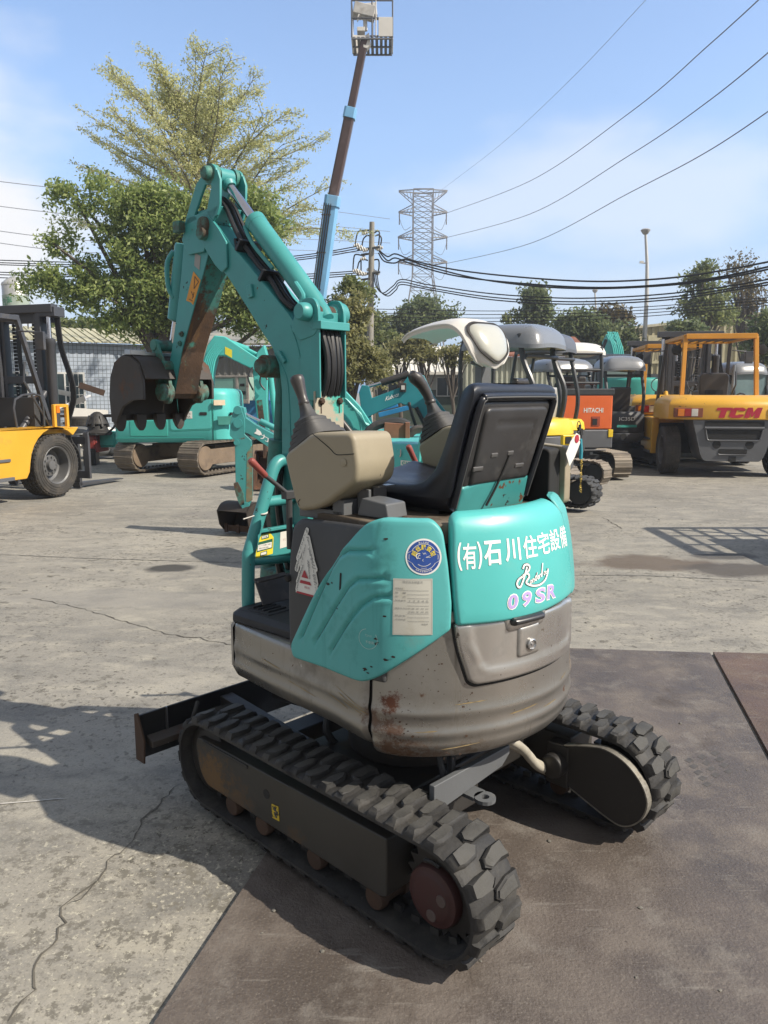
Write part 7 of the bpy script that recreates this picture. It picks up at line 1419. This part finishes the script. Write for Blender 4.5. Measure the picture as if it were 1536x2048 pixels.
# ---- teal machine in the middle distance with its bucket on the ground
cx = thing('mini_excavator', 'teal mini excavator in the middle distance with its bucket resting on the ground', 'excavator', (.25, 8.75, 0), R(95), 'excavators parked round the yard'); Wc = W2L(cx)
crawler(cx, 1.0, 1.5, .23, .40); pl_ = rounded_plan(.58, .60, .6); shellz(None, pl_, ((.42, .86), (.47, .97), (.52, 1.), (.74, 1.)), 'lower_counterweight', M_fg, cx); shellz(None, pl_, ((.75, .98), (1.0, .97), (1.06, .9)), 'rear_bonnet', M_bgteal, cx)
def wy(poly, y, w_, name, mt, parent, bev=.006):
    mb = MB(W2L(parent if 'label' in parent else parent.parent)); mb.prism(poly, y-w_/2, y+w_/2, 'y'); return mb.build(name, mt, parent, bevel=bev)
def px2(u, v, y): p = P(u, v, y); return (p.x, p.z)
yb = 8.4
bmx = wy([px2(*p, yb) for p in ((470, 822), (478, 812), (490, 815), (494, 835), (512, 848), (565, 876), (600, 900), (640, 950), (640, 985), (590, 945), (560, 908), (500, 868), (478, 858), (468, 838))], yb, .13, 'boom', M_tealboom, cx)
mb = MB(Wc); put_text(mb, '力82', lambda u, v: (P(541, 880, yb).x+u, yb-.068, P(541, 880, yb).z+v-u*.52), .20, .065, .01); mb.prism([(px2(510, 862, yb)[0]+a_, px2(510, 862, yb)[1]+b_) for a_, b_ in ((-.0, -.02), (.06, -.045), (.085, -.03), (.07, .0), (.03, .03), (.025, .0))], yb-.069, yb-.0675, 'y'); mb.build('boom_lettering', M_whitelet, bmx, flat=True)
amx = wy([px2(*p, yb) for p in ((463, 845), (470, 818), (484, 814), (492, 838), (492, 868), (505, 880), (505, 990), (500, 1012), (484, 1012), (474, 985), (472, 880), (462, 870))], yb-.02, .11, 'arm', M_tealboom, cx)
mb = MB(Wc); mb.add([P(u, v, yb-.078) for u, v in ((494, 905), (505, 890), (505, 1000), (492, 1006))], [(0, 1, 2, 3)]); mb.build('worn_strip', mat('worn_arm_strip', (.20, .17, .10), .7, var=.3, vs=8., dirt=((.06, .28, .22), .5, .6, 9.)), amx, flat=True)
mb = MB(Wc); a_, b_ = P(487, 826, yb), P(575, 868, yb); mb.cyl(a_.lerp(b_, .38), b_, .032, 12); cyl_ = mb.build('arm_cylinder', M_tealboom, cx); mb = MB(Wc); mb.cyl(a_, a_.lerp(b_, .4), .016, 10); mb.build('chrome_rod', M_chrome, cyl_)
mb = MB(Wc)
for u, v, r in ((478, 820, .045), (479, 846, .05), (476, 884, .03), (494, 1010, .045)): mb.cyl(P(u, v, yb)+Vector((0, -.09, 0)), P(u, v, yb)+Vector((0, .09, 0)), r, 14)
mb.each('pivot_pin', M_tealboom, cx)
q0 = P(481, 1064, yb); bw = .20; shp = [(-.17, .06), (-.20, .14), (-.19, .26), (-.10, .335), (.05, .345), (.15, .30), (.18, .19), (.13, .07), (.02, .015), (-.06, .01)]
mb = MB(Wc @ Matrix.Translation((q0.x, yb+.10, 0)) @ Matrix.Rotation(R(-25), 4, 'Z')); sh3 = [tuple(v)[:2] for v in spl([(a_, b_, 0) for a_, b_ in shp[2:]], 3)]
mb.prism(sh3+[(a_*.93, .17+(b_-.17)*.93) for a_, b_ in sh3[::-1]], -bw, bw, 'x')
for dx in (-bw, bw-.012): mb.prism([(-.06, .015), (-.15, .10), (-.19, .26)]+sh3[1:], dx, dx+.012, 'x')
bk3 = mb.build('bucket', M_bucket, cx, bevel=.003)
mb = MB(Wc @ Matrix.Translation((q0.x, yb+.10, 0)) @ Matrix.Rotation(R(-25), 4, 'Z'))
for k in range(3): mb.prism([(-.04, .10), (-.075, .10), (-.075, .0), (-.05, -.005), (-.035, .03)], -.17+.16*k-.02, -.17+.16*k+.02, 'x')
mb.prism([(-.055, .012), (-.065, .085), (-.05, .085), (-.04, .012)], -bw, bw, 'x')
mb.each('bucket_tooth', M_rust, bk3, bevel=.004)
mb = MB(Wc); mb.prism([px2(*p, yb) for p in ((470, 965), (478, 962), (490, 985), (492, 1008), (482, 1008), (474, 985))], yb-.09, yb+.06, 'y'); mb.build('bucket_link', M_tealworn, cx, bevel=.004)
# ---- teal boom with ranks of pipes
dx_ = thing('mini_excavator', 'teal excavator whose boom carries rows of steel pipes, beyond the left console', 'excavator', (.55, 10.9, 0), R(80), 'excavators parked round the yard'); Wd = W2L(dx_); yd = 10.0
crawler(dx_, 1.1, 1.6, .25, .42); shellz(None, rounded_plan(.6, .62, .62), ((.44, .86), (.50, 1.), (1.0, .97), (1.05, .9)), 'rear_bonnet', M_bgteal, dx_)
bmd = wy([px2(*p, yd) for p in ((655, 800), (676, 776), (690, 780), (720, 812), (745, 850), (752, 905), (700, 905), (690, 850), (672, 822), (655, 820))], yd, .20, 'boom', M_bgteal, dx_, .01)
for k in range(6):
    mb = MB(Wd); mb.tube([P(676+5*k, 789+6*k, yd-.14), P(694+5*k, 800+5*k, yd-.16), P(712+4*k, 824+5*k, yd-.16), P(722+5*k, 856, yd-.14), P(728+5*k, 900, yd-.12)], .014, 6, 4); mb.build('boom_pipe', M_bgteal, bmd)
mb = MB(Wd); mb.cyl(P(682, 842, yd-.16), P(722, 892, yd-.16), .045, 12); mb.cyl(P(670, 828, yd-.16), P(690, 852, yd-.16), .025, 10); mb.build('boom_cylinder', M_grip, dx_)
# ---- deep turquoise boom
ex_ = thing('mini_excavator', 'deep turquoise excavator with white cursive lettering along its raised arm', 'excavator', (1.75, 12.4, 0), R(95), 'excavators parked round the yard'); We = W2L(ex_); ye = 11.2
crawler(ex_, 1.2, 1.8, .28, .46); shellz(None, rounded_plan(.66, .66, .66), ((.46, .86), (.52, 1.), (1.1, .97), (1.16, .9)), 'rear_bonnet', M_ktq, ex_)
bme = wy([px2(*p, ye) for p in ((718, 785), (724, 770), (738, 772), (744, 796), (800, 775), (816, 752), (835, 745), (848, 752), (866, 790), (905, 840), (930, 900), (880, 900), (868, 860), (830, 818), (800, 806), (760, 822), (735, 835), (722, 815))], ye, .17, 'boom', M_ktq, ex_, .01)
mb = MB(We); put_text(mb, 'Kubota', lambda u, v: (P(784, 793, ye).x+u+v*.2, ye-.088, P(784, 793, ye).z+v+u*.36), .19, .062, .01, .2); mb.build('maker_lettering', M_whitelet, bme, flat=True)
mb = MB(We); mb.cyl(P(762, 766, ye-.04), P(818, 748, ye-.04), .05, 12); cy2 = mb.build('arm_cylinder', M_grip, ex_); mb = MB(We); mb.cyl(P(734, 774, ye-.04), P(765, 765, ye-.04), .022, 10); mb.build('chrome_rod', M_chrome, cy2)
mb = MB(We); mb.box(P(806, 775, ye-.1), (.09, .05, .13)); wk = mb.build('work_lamp', M_grip, ex_, bevel=.01); mb = MB(We); mb.box(P(806, 775, ye-.13), (.05, .01, .06)); mb.build('lamp_lens', M_lensw, wk)
wy([px2(*p, ye) for p in ((722, 812), (742, 830), (752, 880), (742, 915), (726, 880))], ye, .14, 'arm', M_ktq, ex_, .008)
mb = MB(We); mb.tube([P(818, 805, ye-.1), P(824, 830, ye-.15), P(838, 870, ye-.1)], .022, 6, 5); mb.tube([P(832, 815, ye-.1), P(850, 850, ye-.12), P(868, 880, ye-.1)], .03, 8, 3); mb.build('boom_hose', M_hose, ex_)
# ---- large teal excavator at the left
kf_ = Vector((.423, .906, 0)); kc = Vector((-4.35, 14.47, 0))+kf_*1.45
ko = thing('large_excavator', 'large teal excavator with brown steel crawlers seen beneath the raised bucket', 'excavator', kc, R(-25), 'excavators parked round the yard'); Wk = W2L(ko)
crawler(ko, 1.56, 2.9, .45, .66, steel=True, frame=mat('muddy_frame', (.17, .125, .085), .8, var=.25, vs=2., dirt=((.06, .045, .035), .5, .75, 4.)))
UK = Matrix.Translation((-4.06, 15.8, 0)) @ Matrix.Rotation(R(1), 4, 'Z')
mb = MB(Wk @ UK); pb_ = rpoly([(-1.12, -1.0), (.80, -1.0), (1.08, -.86), (1.11, -.3), (1.05, 1.0), (-1.10, 1.05)], [.10, .25, .30, .3, .05, .05], 5)
mb.loft([[(x*k, y*k, z) for x, y in pb_] for z, k in ((.60, .96), (.66, 1.), (.98, 1.), (1.50, .985), (1.58, .96), (1.63, .90))]); kbod = mb.build('upper_body', M_bgteal, ko, bevel=.02, ang=45)
def kfp(poly, o=.004): return [(x, -1.0*1.0-o, z) for x, z in poly]
mb = MB(Wk @ UK); mb.prism(rpoly([(-.05, .83), (-.05, 1.50), (.74, 1.48), (.74, .86)], .06), -1.012, -.95, 'y'); kd = mb.build('access_door', M_bgteal, kbod, bevel=.012); mb = MB(Wk @ UK); mb.prism(rpoly([(-.065, .815), (-.065, 1.515), (.755, 1.495), (.755, .845)], .06), -1.006, -.95, 'y'); mb.box((.78, -1.0, 1.1), (.012, .016, .9)); mb.box((-.25, -1.0, .685), (1.7, .016, .010)); mb.build('door_gap', M_bgteal2, kbod); mb = MB(Wk @ UK); mb.prism(rpoly([(-.82, .72), (-.82, 1.02), (-.10, 1.02), (-.10, .72)], .02), -1.010, -.95, 'y'); mb.build('lower_plate', M_bgteal2, kbod, bevel=.01)
mb = MB(Wk @ UK); mb.prism(rpoly([(.52, 1.12), (.52, 1.18), (.66, 1.18), (.66, 1.12)], .02), -1.02, -1.0, 'y'); mb.build('door_handle', M_dark, kd); mb = MB(Wk @ UK); mb.prism([(.20, 1.06), (.38, 1.06), (.38, 1.20), (.20, 1.20)], -1.0175, -1.0, 'y'); kl_ = mb.build('data_label', M_paper, kd); mb = MB(Wk @ UK); put_text(mb, '形式 SK', lambda u, v: (.29+u, -1.0185, 1.15+v), .13, .045); put_text(mb, '13SR', lambda u, v: (.29+u, -1.0185, 1.09+v), .12, .04); mb.build('label_print', M_ink, kl_, flat=True)
mb = MB(Wk @ UK); mb.box((.90, -1.0, 1.36), (.22, .03, .10), Matrix.Rotation(R(28), 3, 'Z')); mb.build('rear_logo', mat('peach_logo', (.62, .50, .36), .5), kbod); mb = MB(Wk @ UK); mb.box((1.0, -.965, 1.02), (.30, .03, .16), Matrix.Rotation(R(30), 3, 'Z')); nb = mb.build('number_badge', mat('badge_green', (.03, .18, .15), .5), kbod); mb = MB(Wk @ UK); put_text(mb, 'SK135', lambda u, v: (.995+u*.87, -.984+u*.5, 1.0+v), .20, .06, .02); mb.build('badge_digits', M_paper, nb, flat=True)
mb = MB(Wk @ UK); mb.box((1.10, -.84, 1.14), (.06, .05, .06), Matrix.Rotation(R(40), 3, 'Z')); mb.build('fuel_lock', M_dark, kbod)
yk = 16.2
kbm_ = wy([px2(*p, yk) for p in ((395, 815), (405, 740), (418, 692), (432, 672), (452, 674), (528, 724), (532, 742), (520, 745), (452, 712), (436, 712), (428, 745), (422, 815))], yk, .34, 'boom', M_bgteal, ko, .02)
mb = MB(Wk); mb.add([P(u, v, yk-.176) for u, v in ((450, 693), (464, 700), (464, 716), (450, 708))], [(0, 1, 2, 3)]); mb.build('boom_sticker', M_yel, kbm_, flat=True)
mb = MB(Wk)
for k in range(6): mb.tube([P(402+4*k, 800, yk-.2), P(405+4*k, 760-3*k, yk-.24), P(412+4*k, 715, yk-.22), P(430+3*k, 688+2*k, yk-.2)], .020, 6, 4)
mb.build('boom_pipes', M_bgteal, kbm_); mb = MB(Wk)
for k in range(4): mb.tube([P(404+6*k, 815, yk-.25), P(400+6*k, 790, yk-.30), P(412+5*k, 768, yk-.26)], .022, 6, 4)
mb.build('boom_hose', M_hose, kbm_)
mb = MB(Wk); mb.cyl(P(450, 683, yk), P(496, 700, yk), .075, 12); mb.cyl(P(496, 700, yk), P(520, 712, yk), .04, 10); mb.build('arm_cylinder', M_bgteal, ko)
kam = wy([px2(*p, yk) for p in ((508, 745), (516, 705), (530, 690), (538, 720), (536, 800), (540, 870), (530, 885), (520, 872), (512, 800))], yk, .26, 'arm', M_bgteal, ko, .02)
mb = MB(Wk); mb.cyl(P(528, 740, yk-.02)+Vector((.12, 0, 0)), P(541, 850, yk)+Vector((.12, 0, 0)), .06, 10); mb.build('bucket_cylinder', M_bgteal, ko); mb = MB(Wk); mb.add([P(u, v, yk-.136) for u, v in ((513, 800), (524, 800), (532, 868), (521, 868))], [(0, 1, 2, 3)]); mb.build('worn_strip', M_under, kam, flat=True)
mb = MB(Wk); mb.tube([P(505, 735, yk-.2), P(496, 755, yk-.3), P(506, 780, yk-.2)], .02, 6, 5); mb.tube([P(535, 760, yk-.2), P(525, 745, yk-.2), P(520, 765, yk-.2), P(530, 780, yk-.2)], .018, 6, 5); mb.build('arm_hose', M_hose, kam)
# ---- pale generator on a rack, blue lorry with the telescopic boom
ge = P(470, 800, 20.5); gn = thing('generator', 'pale green boxed generator in a weathered grey frame behind the large excavator', 'generator', (ge.x, ge.y, 1.32), R(-14))
mb = MB(); mb.box((0, 0, .32), (1.05, .7, .60)); gbx = mb.build('casing', mat('weathered_green', (.26, .38, .32), .6, var=.15, vs=2., dirt=((.25, .22, .18), .5, .8, 3.)), gn, bevel=.02); mb = MB(); mb.box((-.16, -.36, .34), (.60, .03, .48)); mb.build('door_panel', mat('panel_green', (.20, .40, .34), .5), gbx, bevel=.01)
mb = MB()
for x in (-.53, .24, .53): mb.box((x, -.36, .32), (.07, .05, .68))
mb.box((0, -.36, .0), (1.12, .06, .10)); mb.box((0, -.36, .64), (1.12, .06, .05)); mb.build('outer_frame', mat('weathered_frame', (.33, .30, .27), .8, var=.2, dirt=(RUST, .58, .8, 5.)), gn, bevel=.006); mb = MB(); mb.box((.38, -.365, .22), (.16, .02, .09)); mb.box((.38, -.365, .42), (.12, .02, .07)); mb.build('control_window', M_dark, gbx)
lo_ = P(505, 800, 22.); lt = thing('boom_lift_lorry', 'light blue aerial lift with a brown telescopic boom and white basket high in the sky', 'aerial lift', (lo_.x, 22., 0), 0); Wl = W2L(lt)
mb = MB(Wl); x0 = P(455, 800, 22).x; x1_ = P(640, 800, 22).x; mb.box(((x0+x1_)/2, 22.6, .95), (x1_-x0, 1.5, .75)); mb.box((x0+.5, 22.6, 1.15), (1.0, 1.6, 1.1)); mb.build('chassis_body', mat('lorry_blue', (.035, .20, .42), .45, var=.12, vs=1.5, dirt=((.10, .14, .18), .55, .85, 2.)), lt, bevel=.03)
for x in (x0+.6, x1_-.5): wheel(lt, Wl @ Vector((x, 21.95, .45)), .45, .28, -1).rotation_euler.z = R(90)
def tbeam(a, b, w0, h0, mt, name, parent, cb=None):
    a, b = Vector(a), Vector(b); d = (b-a).normalized(); u = Vector((0, 1, 0)).cross(d).normalized(); v = d.cross(u); mb = MB(Wl); rings = []
    for p in (a, b): rings.append([p+u*x*w0/2+v*y*h0/2 for x, y in ((-1, -.7), (-.7, -1), (.7, -1), (1, -.7), (1, .7), (.7, 1), (-.7, 1), (-1, .7))])
    mb.loft(rings); return mb.build(name, mt, parent, bevel=.01), d, u, v
yl = 22.; A0, A1, A2, A3 = P(632, 640, yl), P(667, 398, yl), P(703, 228, yl), P(731, 95, yl)
A1.y -= .2; A2.y -= .35; A3.y -= .5; A0.y += .1
b1_, d, u, v = tbeam(A0+(A0-A1).normalized()*2.0, A1, .36, .40, M_sky_blue, 'lower_boom', lt); tbeam(A1-d*.25, A1+d*.02, .42, .46, M_sky_blue, 'boom_collar', b1_)
mb = MB(Wl)
for k in range(4): o_ = -u*(.19+.0*k)-v*.12+u*(.06*k); mb.tube([A0+o_-v*.1, A1-d*.2+o_-v*.1], .017, 5)
mb.build('boom_hose', M_hose, b1_); mb = MB(Wl)
for f in (.25, .55, .85): q = A0.lerp(A1, f); mb.box(q-u*.10-v*.21, (.26, .03, .03))
mb.build('hose_clip', M_greymetal, b1_)
b2_, d, u, v = tbeam(A1, A2, .27, .31, M_boombrown, 'middle_boom', lt); tbeam(A2-d*.24, A2+d*.02, .33, .36, M_sky_blue, 'boom_collar', b2_)
b3_, d, u, v = tbeam(A2, A3, .20, .23, M_boombrown, 'upper_boom', lt)
bq = lambda u_, v_, dy=0.: P(u_, v_, A3.y)+Vector((0, dy, 0))
bf = empty('basket', Wl @ A3); bf.parent = lt; Wb = Matrix.Translation(Wl @ A3).inverted() @ Wl
mb = MB(Wb); mb.prism([tuple(p)[::2] for p in (bq(724, 80), bq(738, 68), bq(742, 92), bq(734, 100), bq(727, 98))], A3.y-.10, A3.y+.10, 'y'); mb.box(bq(722, 62), (.20, .26, .10)); mb.cyl(bq(730, 36), bq(731, 62), .055, 12); mb.prism([tuple(p)[::2] for p in (bq(714, 44), bq(724, 30), bq(738, 29), bq(745, 34), bq(755, 35), bq(752, 10), bq(722, 13))], A3.y-.16, A3.y+.05, 'y'); mb.build('mounting_bracket', M_white, bf, bevel=.01)
mb = MB(Wb); L0, L1 = bq(704, 85), bq(785, 88); fr_ = .95
fl4 = [bq(705, 84, 0), bq(716, 103, -.0), bq(785, 92, .1), bq(778, 70, fr_), bq(708, 66, fr_)]; 
for k in range(9): f_ = (k+.5)/9; mb.box((L0.x+(L1.x-L0.x)*f_, A3.y+.35, A3.z-.02), ((L1.x-L0.x)/9*.62, 1.0, .03))
for y_ in (A3.y-.13, A3.y+.35, A3.y+.83): mb.box(((L0.x+L1.x)/2, y_, A3.z-.05), (L1.x-L0.x, .05, .04))
mb.build('basket_floor', mat('basket_floor', (.16, .165, .18), .6), bf, bevel=.01)
zt_, zb_ = bq(0, 14).z, A3.z-.02; ys = (A3.y-.15, A3.y+.85)
mb = MB(Wb)
for z in (zb_+.45, zb_+.86):
    mb.tube([(L0.x, ys[0], z), (L1.x, ys[0], z), (L1.x, ys[1], z), (L0.x, ys[1], z), (L0.x, ys[0], z)], .020, 6)
for x in (L0.x, (L0.x+L1.x)/2, L1.x):
    for y in ys: mb.cyl((x, y, zb_), (x, y, zb_+.86), .020, 6)
mb.build('guard_rail', mat('rail_dark', (.10, .105, .12), .5), bf)
mb = MB(Wb); mb.box(((bq(757, 0).x+L1.x)/2, ys[0], zb_+.24), (L1.x-bq(757, 0).x, .04, .46)); mb.box((L1.x, (ys[0]+ys[1])/2, zb_+.24), (.04, 1.0, .46)); mb.box((L0.x, (ys[0]+ys[1])/2, zb_+.24), (.04, 1.0, .46)); mb.box((bq(715, 0).x, ys[1], zb_+.24), (.35, .04, .46)); mb.box((bq(752, 0).x, ys[0], zb_+.52), (.03, .03, 1.0)); mb.each('side_panel', M_white, bf, bevel=.01)
mb = MB(Wb); q = [bq(703, 14, -.16), bq(748, 3, -.16)]; mb.box(bq(729, 24, .0), (.55, .34, .28), Matrix.Rotation(R(12), 3, 'Y')); mb.build('control_box', mat('grey_white_box', (.45, .44, .42), .5, dirt=((.2, .17, .14), .5, .8, 4.)), bf, bevel=.02)
# ---- bits and pieces by the left fence
def pxbox(name, label, cat, u0, v0, u1, v1, y, dep, mt, rot=0., bev=.02, group=None):
    a, b = P(u0, v0, y), P(u1, v1, y); o = None; mb = MB(); w_, h_ = abs(b.x-a.x), abs(a.z-b.z); mb.box((0, dep/2, h_/2), (w_, dep, h_)); mb.box((0, -.01, h_*.5), (w_*.8, .03, h_*.75)); mb.box((0, dep/2, h_+.01), (w_*.9, dep*.9, .03))
    o = mb.build(name, mt, bevel=bev, loc=((a.x+b.x)/2, y, min(a.z, b.z))); o.rotation_euler.z = rot; return tag(o, label, cat, group)
yl2 = 17.
q = P(196, 868, yl2); hb = thing('rotary_attachment', 'black ribbed rotary excavator attachment standing on a teal block near the fence', 'attachment', (q.x, q.y, q.z-.02))
mb = MB(); mb.lathe([(.30, 0), (.31, .06), (.22, .12), (.20, .22), (.24, .24), (.23, .28), (.13, .45), (.06, .50), (0, .51)], n=20)
for k in range(8): a_ = pi/4*k; mb.box((.20*cos(a_), .20*sin(a_), .30), (.05, .05, .26), Matrix.Rotation(a_, 3, 'Z') @ Matrix.Rotation(R(-18), 3, 'Y'))
mb.build('ribbed_body', M_frame, hb, bevel=.008); mb = MB(); mb.tube([(.10, 0, .42), (.36, -.05, .42), (.42, -.05, .25), (.28, -.1, .08), (.05, -.3, .02)], .025, 8, 5); mb.build('hose', M_hose, hb)
pxbox('teal_block', 'teal painted block carrying the black rotary attachment', 'machine part', 190, 895, 232, 866, yl2, .5, M_bgteal2, .1)
pxbox('red_machine_part', 'faded red machine casing in front of the scrap by the tiled building', 'machine part', 166, 905, 192, 868, yl2-.2, .6, mat('faded_red', (.24, .03, .025), .6, var=.2, dirt=((.08, .05, .04), .5, .8, 6.)), -.1)
pxbox('dark_machine_part', 'dark oily machine part under the red casing by the fence', 'machine part', 168, 935, 190, 900, yl2-.3, .5, M_frame, .2)
ty = P(166, 850, 18.); t_ = thing('loose_tyre', 'worn loose tyre lying flat on the scrap heap by the fence', 'tyre', (ty.x, ty.y, ty.z)); wq = wheel(t_, (0, 0, .08), .27, .2, 1, 'wheel'); wq.rotation_euler = (0, R(90), 0)
sc = thing('scrap_heap', 'heap of white bags and cut metal sheets in front of the tiled building', 'scrap heap', (P(140, 870, 18.6).x, 18.8, 0)); rr = random.Random(5)
for k in range(26):
    mb = MB(); c = Vector((rr.uniform(-2.6, 1.5), rr.uniform(-.4, .5), .15+rr.random()*.55)); s_ = rr.uniform(.18, .42); n_ = 9
    mb.loft([[c+Vector((s_*q_*cos(2*pi*i/n_)*rr.uniform(.75, 1.15), s_*q_*sin(2*pi*i/n_)*rr.uniform(.7, 1.1), s_*z_*rr.uniform(.85, 1.1))) for i in range(n_)] for z_, q_ in ((-.4, .7), (-.15, 1), (.2, .9), (.42, .45))]); mb.build('white_bag', M_paper if k % 3 else M_greymetal, sc, ang=60)
for k in range(22):
    mb = MB(); c = Vector((rr.uniform(-2.2, .6), rr.uniform(-.5, .3), .75+rr.random()*.9)); mb.box(c, (rr.uniform(.3, 1.0), .02, rr.uniform(.05, .16)), Matrix.Rotation(rr.uniform(-.6, .6), 3, 'Y') @ Matrix.Rotation(rr.uniform(-.8, .8), 3, 'Z')); mb.build('metal_offcut', (M_white, M_steel, M_rust, M_greymetal)[k % 4], sc)
q = P(545, 900, 12.5); rb = thing('rusty_bucket', 'rusty excavator bucket on the ground behind the teal arm with its own bucket down', 'bucket', (q.x, q.y, 0)); mb = MB()
for dx in (-.28, .28): mb.prism([(-.25, .0), (.25, .05), (.30, .5), (.05, .62), (-.2, .45)], dx-.015, dx+.015, 'x')
mb.prism([(-.25, 0), (.25, .05), (.30, .5), (.05, .62), (.03, .60), (.27, .49), (.23, .07), (-.25, .02)], -.28, .28, 'x'); mb.build('bucket_shell', mat('brown_bucket', (.085, .045, .028), .7, var=.3, dirt=((.16, .07, .035), .5, .7, 6.)), rb, bevel=.006); mb = MB()
for dx in (-.12, .12): mb.prism([(-.10, .5), (.16, .55), (.12, .78), (-.08, .74)], dx-.02, dx+.02, 'x')
mb.build('bucket_ear', M_rust, rb)
q = P(792, 872, 8.6); bd2 = thing('rubber_dozer', 'brown dozer blade end and worn rubber belt lying between the parked diggers', 'machine part', (q.x, 8.4, .75)); mb = MB(); mb.box((-.02, .05, .30), (.24, .10, .34), Matrix.Rotation(R(4), 3, 'Y')); mb.box((.12, .03, .30), (.05, .12, .36)); mb.box((0, .2, -.4), (.3, .3, .8)); mb.build('brown_plate', mat('brown_plate', (.20, .09, .05), .75, var=.25, vs=6.), bd2, bevel=.006)
mb = MB(); mb.tube([(-.42, .1, .0), (-.36, .1, .28), (-.22, .1, .44), (.02, .1, .48), (.14, .1, .44)], .05, 8, 5); mb.build('rubber_belt', M_rubtrk, bd2); mb = MB(); mb.lathe([(.10, -.08), (.16, -.09), (.185, -.05), (.185, .05), (.16, .09), (.10, .08)], (.27, .2, .26), (0, 1, 0), 24, caps=False); mb.build('small_tyre', M_tyre, bd2)
q = P(790, 822, 12.); bp_ = tag(None or MB().box((0, 0, 0), (.52, .10, .07), Matrix.Rotation(R(-14), 3, 'Y')).box((-.1, .02, .05), (.30, .05, .04), Matrix.Rotation(R(-14), 3, 'Y')).build('blue_beam', mat('bright_blue_paint', (.03, .22, .46), .45), loc=q, bevel=.006), 'bright blue steel beam lying among the diggers beneath the turquoise arm', 'beam')
# ---- invented wheeled rack outside the frame, shaped to cast a latticed shadow
ct = thing('shadow_rack', 'steel trailer with a latticed roof rack, its barred shadow falling on the concrete', 'shadow caster', (6.95, 7.15, 0), R(0))
mb = MB(); mb.box((-.6, .1, .62), (4.2, 1.3, .20)); mb.build('shadow_bed', M_greymetal, ct, bevel=.01)
mb = MB()
for y in (-.75, -.25, .25, .75): mb.box((.1, y, 2.38), (3.0, .09 if abs(y) > .5 else .05, .05))
for k in range(13): x = -1.4+3.0*k/12; mb.box((x, 0, 2.37), (.13 if k in (0, 12) else .035, 1.5, .03))
mb.build('shadow_grid', M_greymetal, ct)
for x in (-1.35, 1.55):
    for y in (-.6, .72):
        mb = MB(); mb.cyl((x, y, .7), (x, y, 2.38), .04, 8); mb.build('shadow_post', M_greymetal, ct)
for x in (-.7, .7):
    for s in (-1, 1): wheel(ct, (x, s*.62, .32), .32, .2, s).rotation_euler.z = R(90)
mb = MB(W2L(x1)); q = P(1137, 880, 9.30); mb.box(q, (.20, .06, .13), Matrix.Rotation(R(20), 3, 'Z')); yl_ = mb.build('latch_frame', M_ycol, x1, bevel=.015); mb = MB(W2L(x1)); mb.box(q-Vector((.01, .035, .0)), (.085, .02, .085), Matrix.Rotation(R(20), 3, 'Z')); mb.build('latch', M_dark, yl_, bevel=.005)
# ================================================================== the thin haze over the yard
mb = MB(); mb.box((0, 60, 17.2), (140, 150, 36.4)); hz_o = mb.build('haze', None, flat=True)
hm = bpy.data.materials.new('haze_air'); hm.use_nodes = True; t_ = hm.node_tree; t_.nodes.clear(); pv = nd(t_, 'ShaderNodeVolumePrincipled'); ho = nd(t_, 'ShaderNodeOutputMaterial')
pv.inputs['Color'].default_value = (.86, .90, .96, 1); pv.inputs['Density'].default_value = .0017; pv.inputs['Anisotropy'].default_value = .35; t_.links.new(pv.outputs[0], ho.inputs['Volume'])
hz_o.data.materials.clear(); hz_o.data.materials.append(hm); tag(hz_o, 'pale haze in the air over the yard', 'haze', kind='stuff')
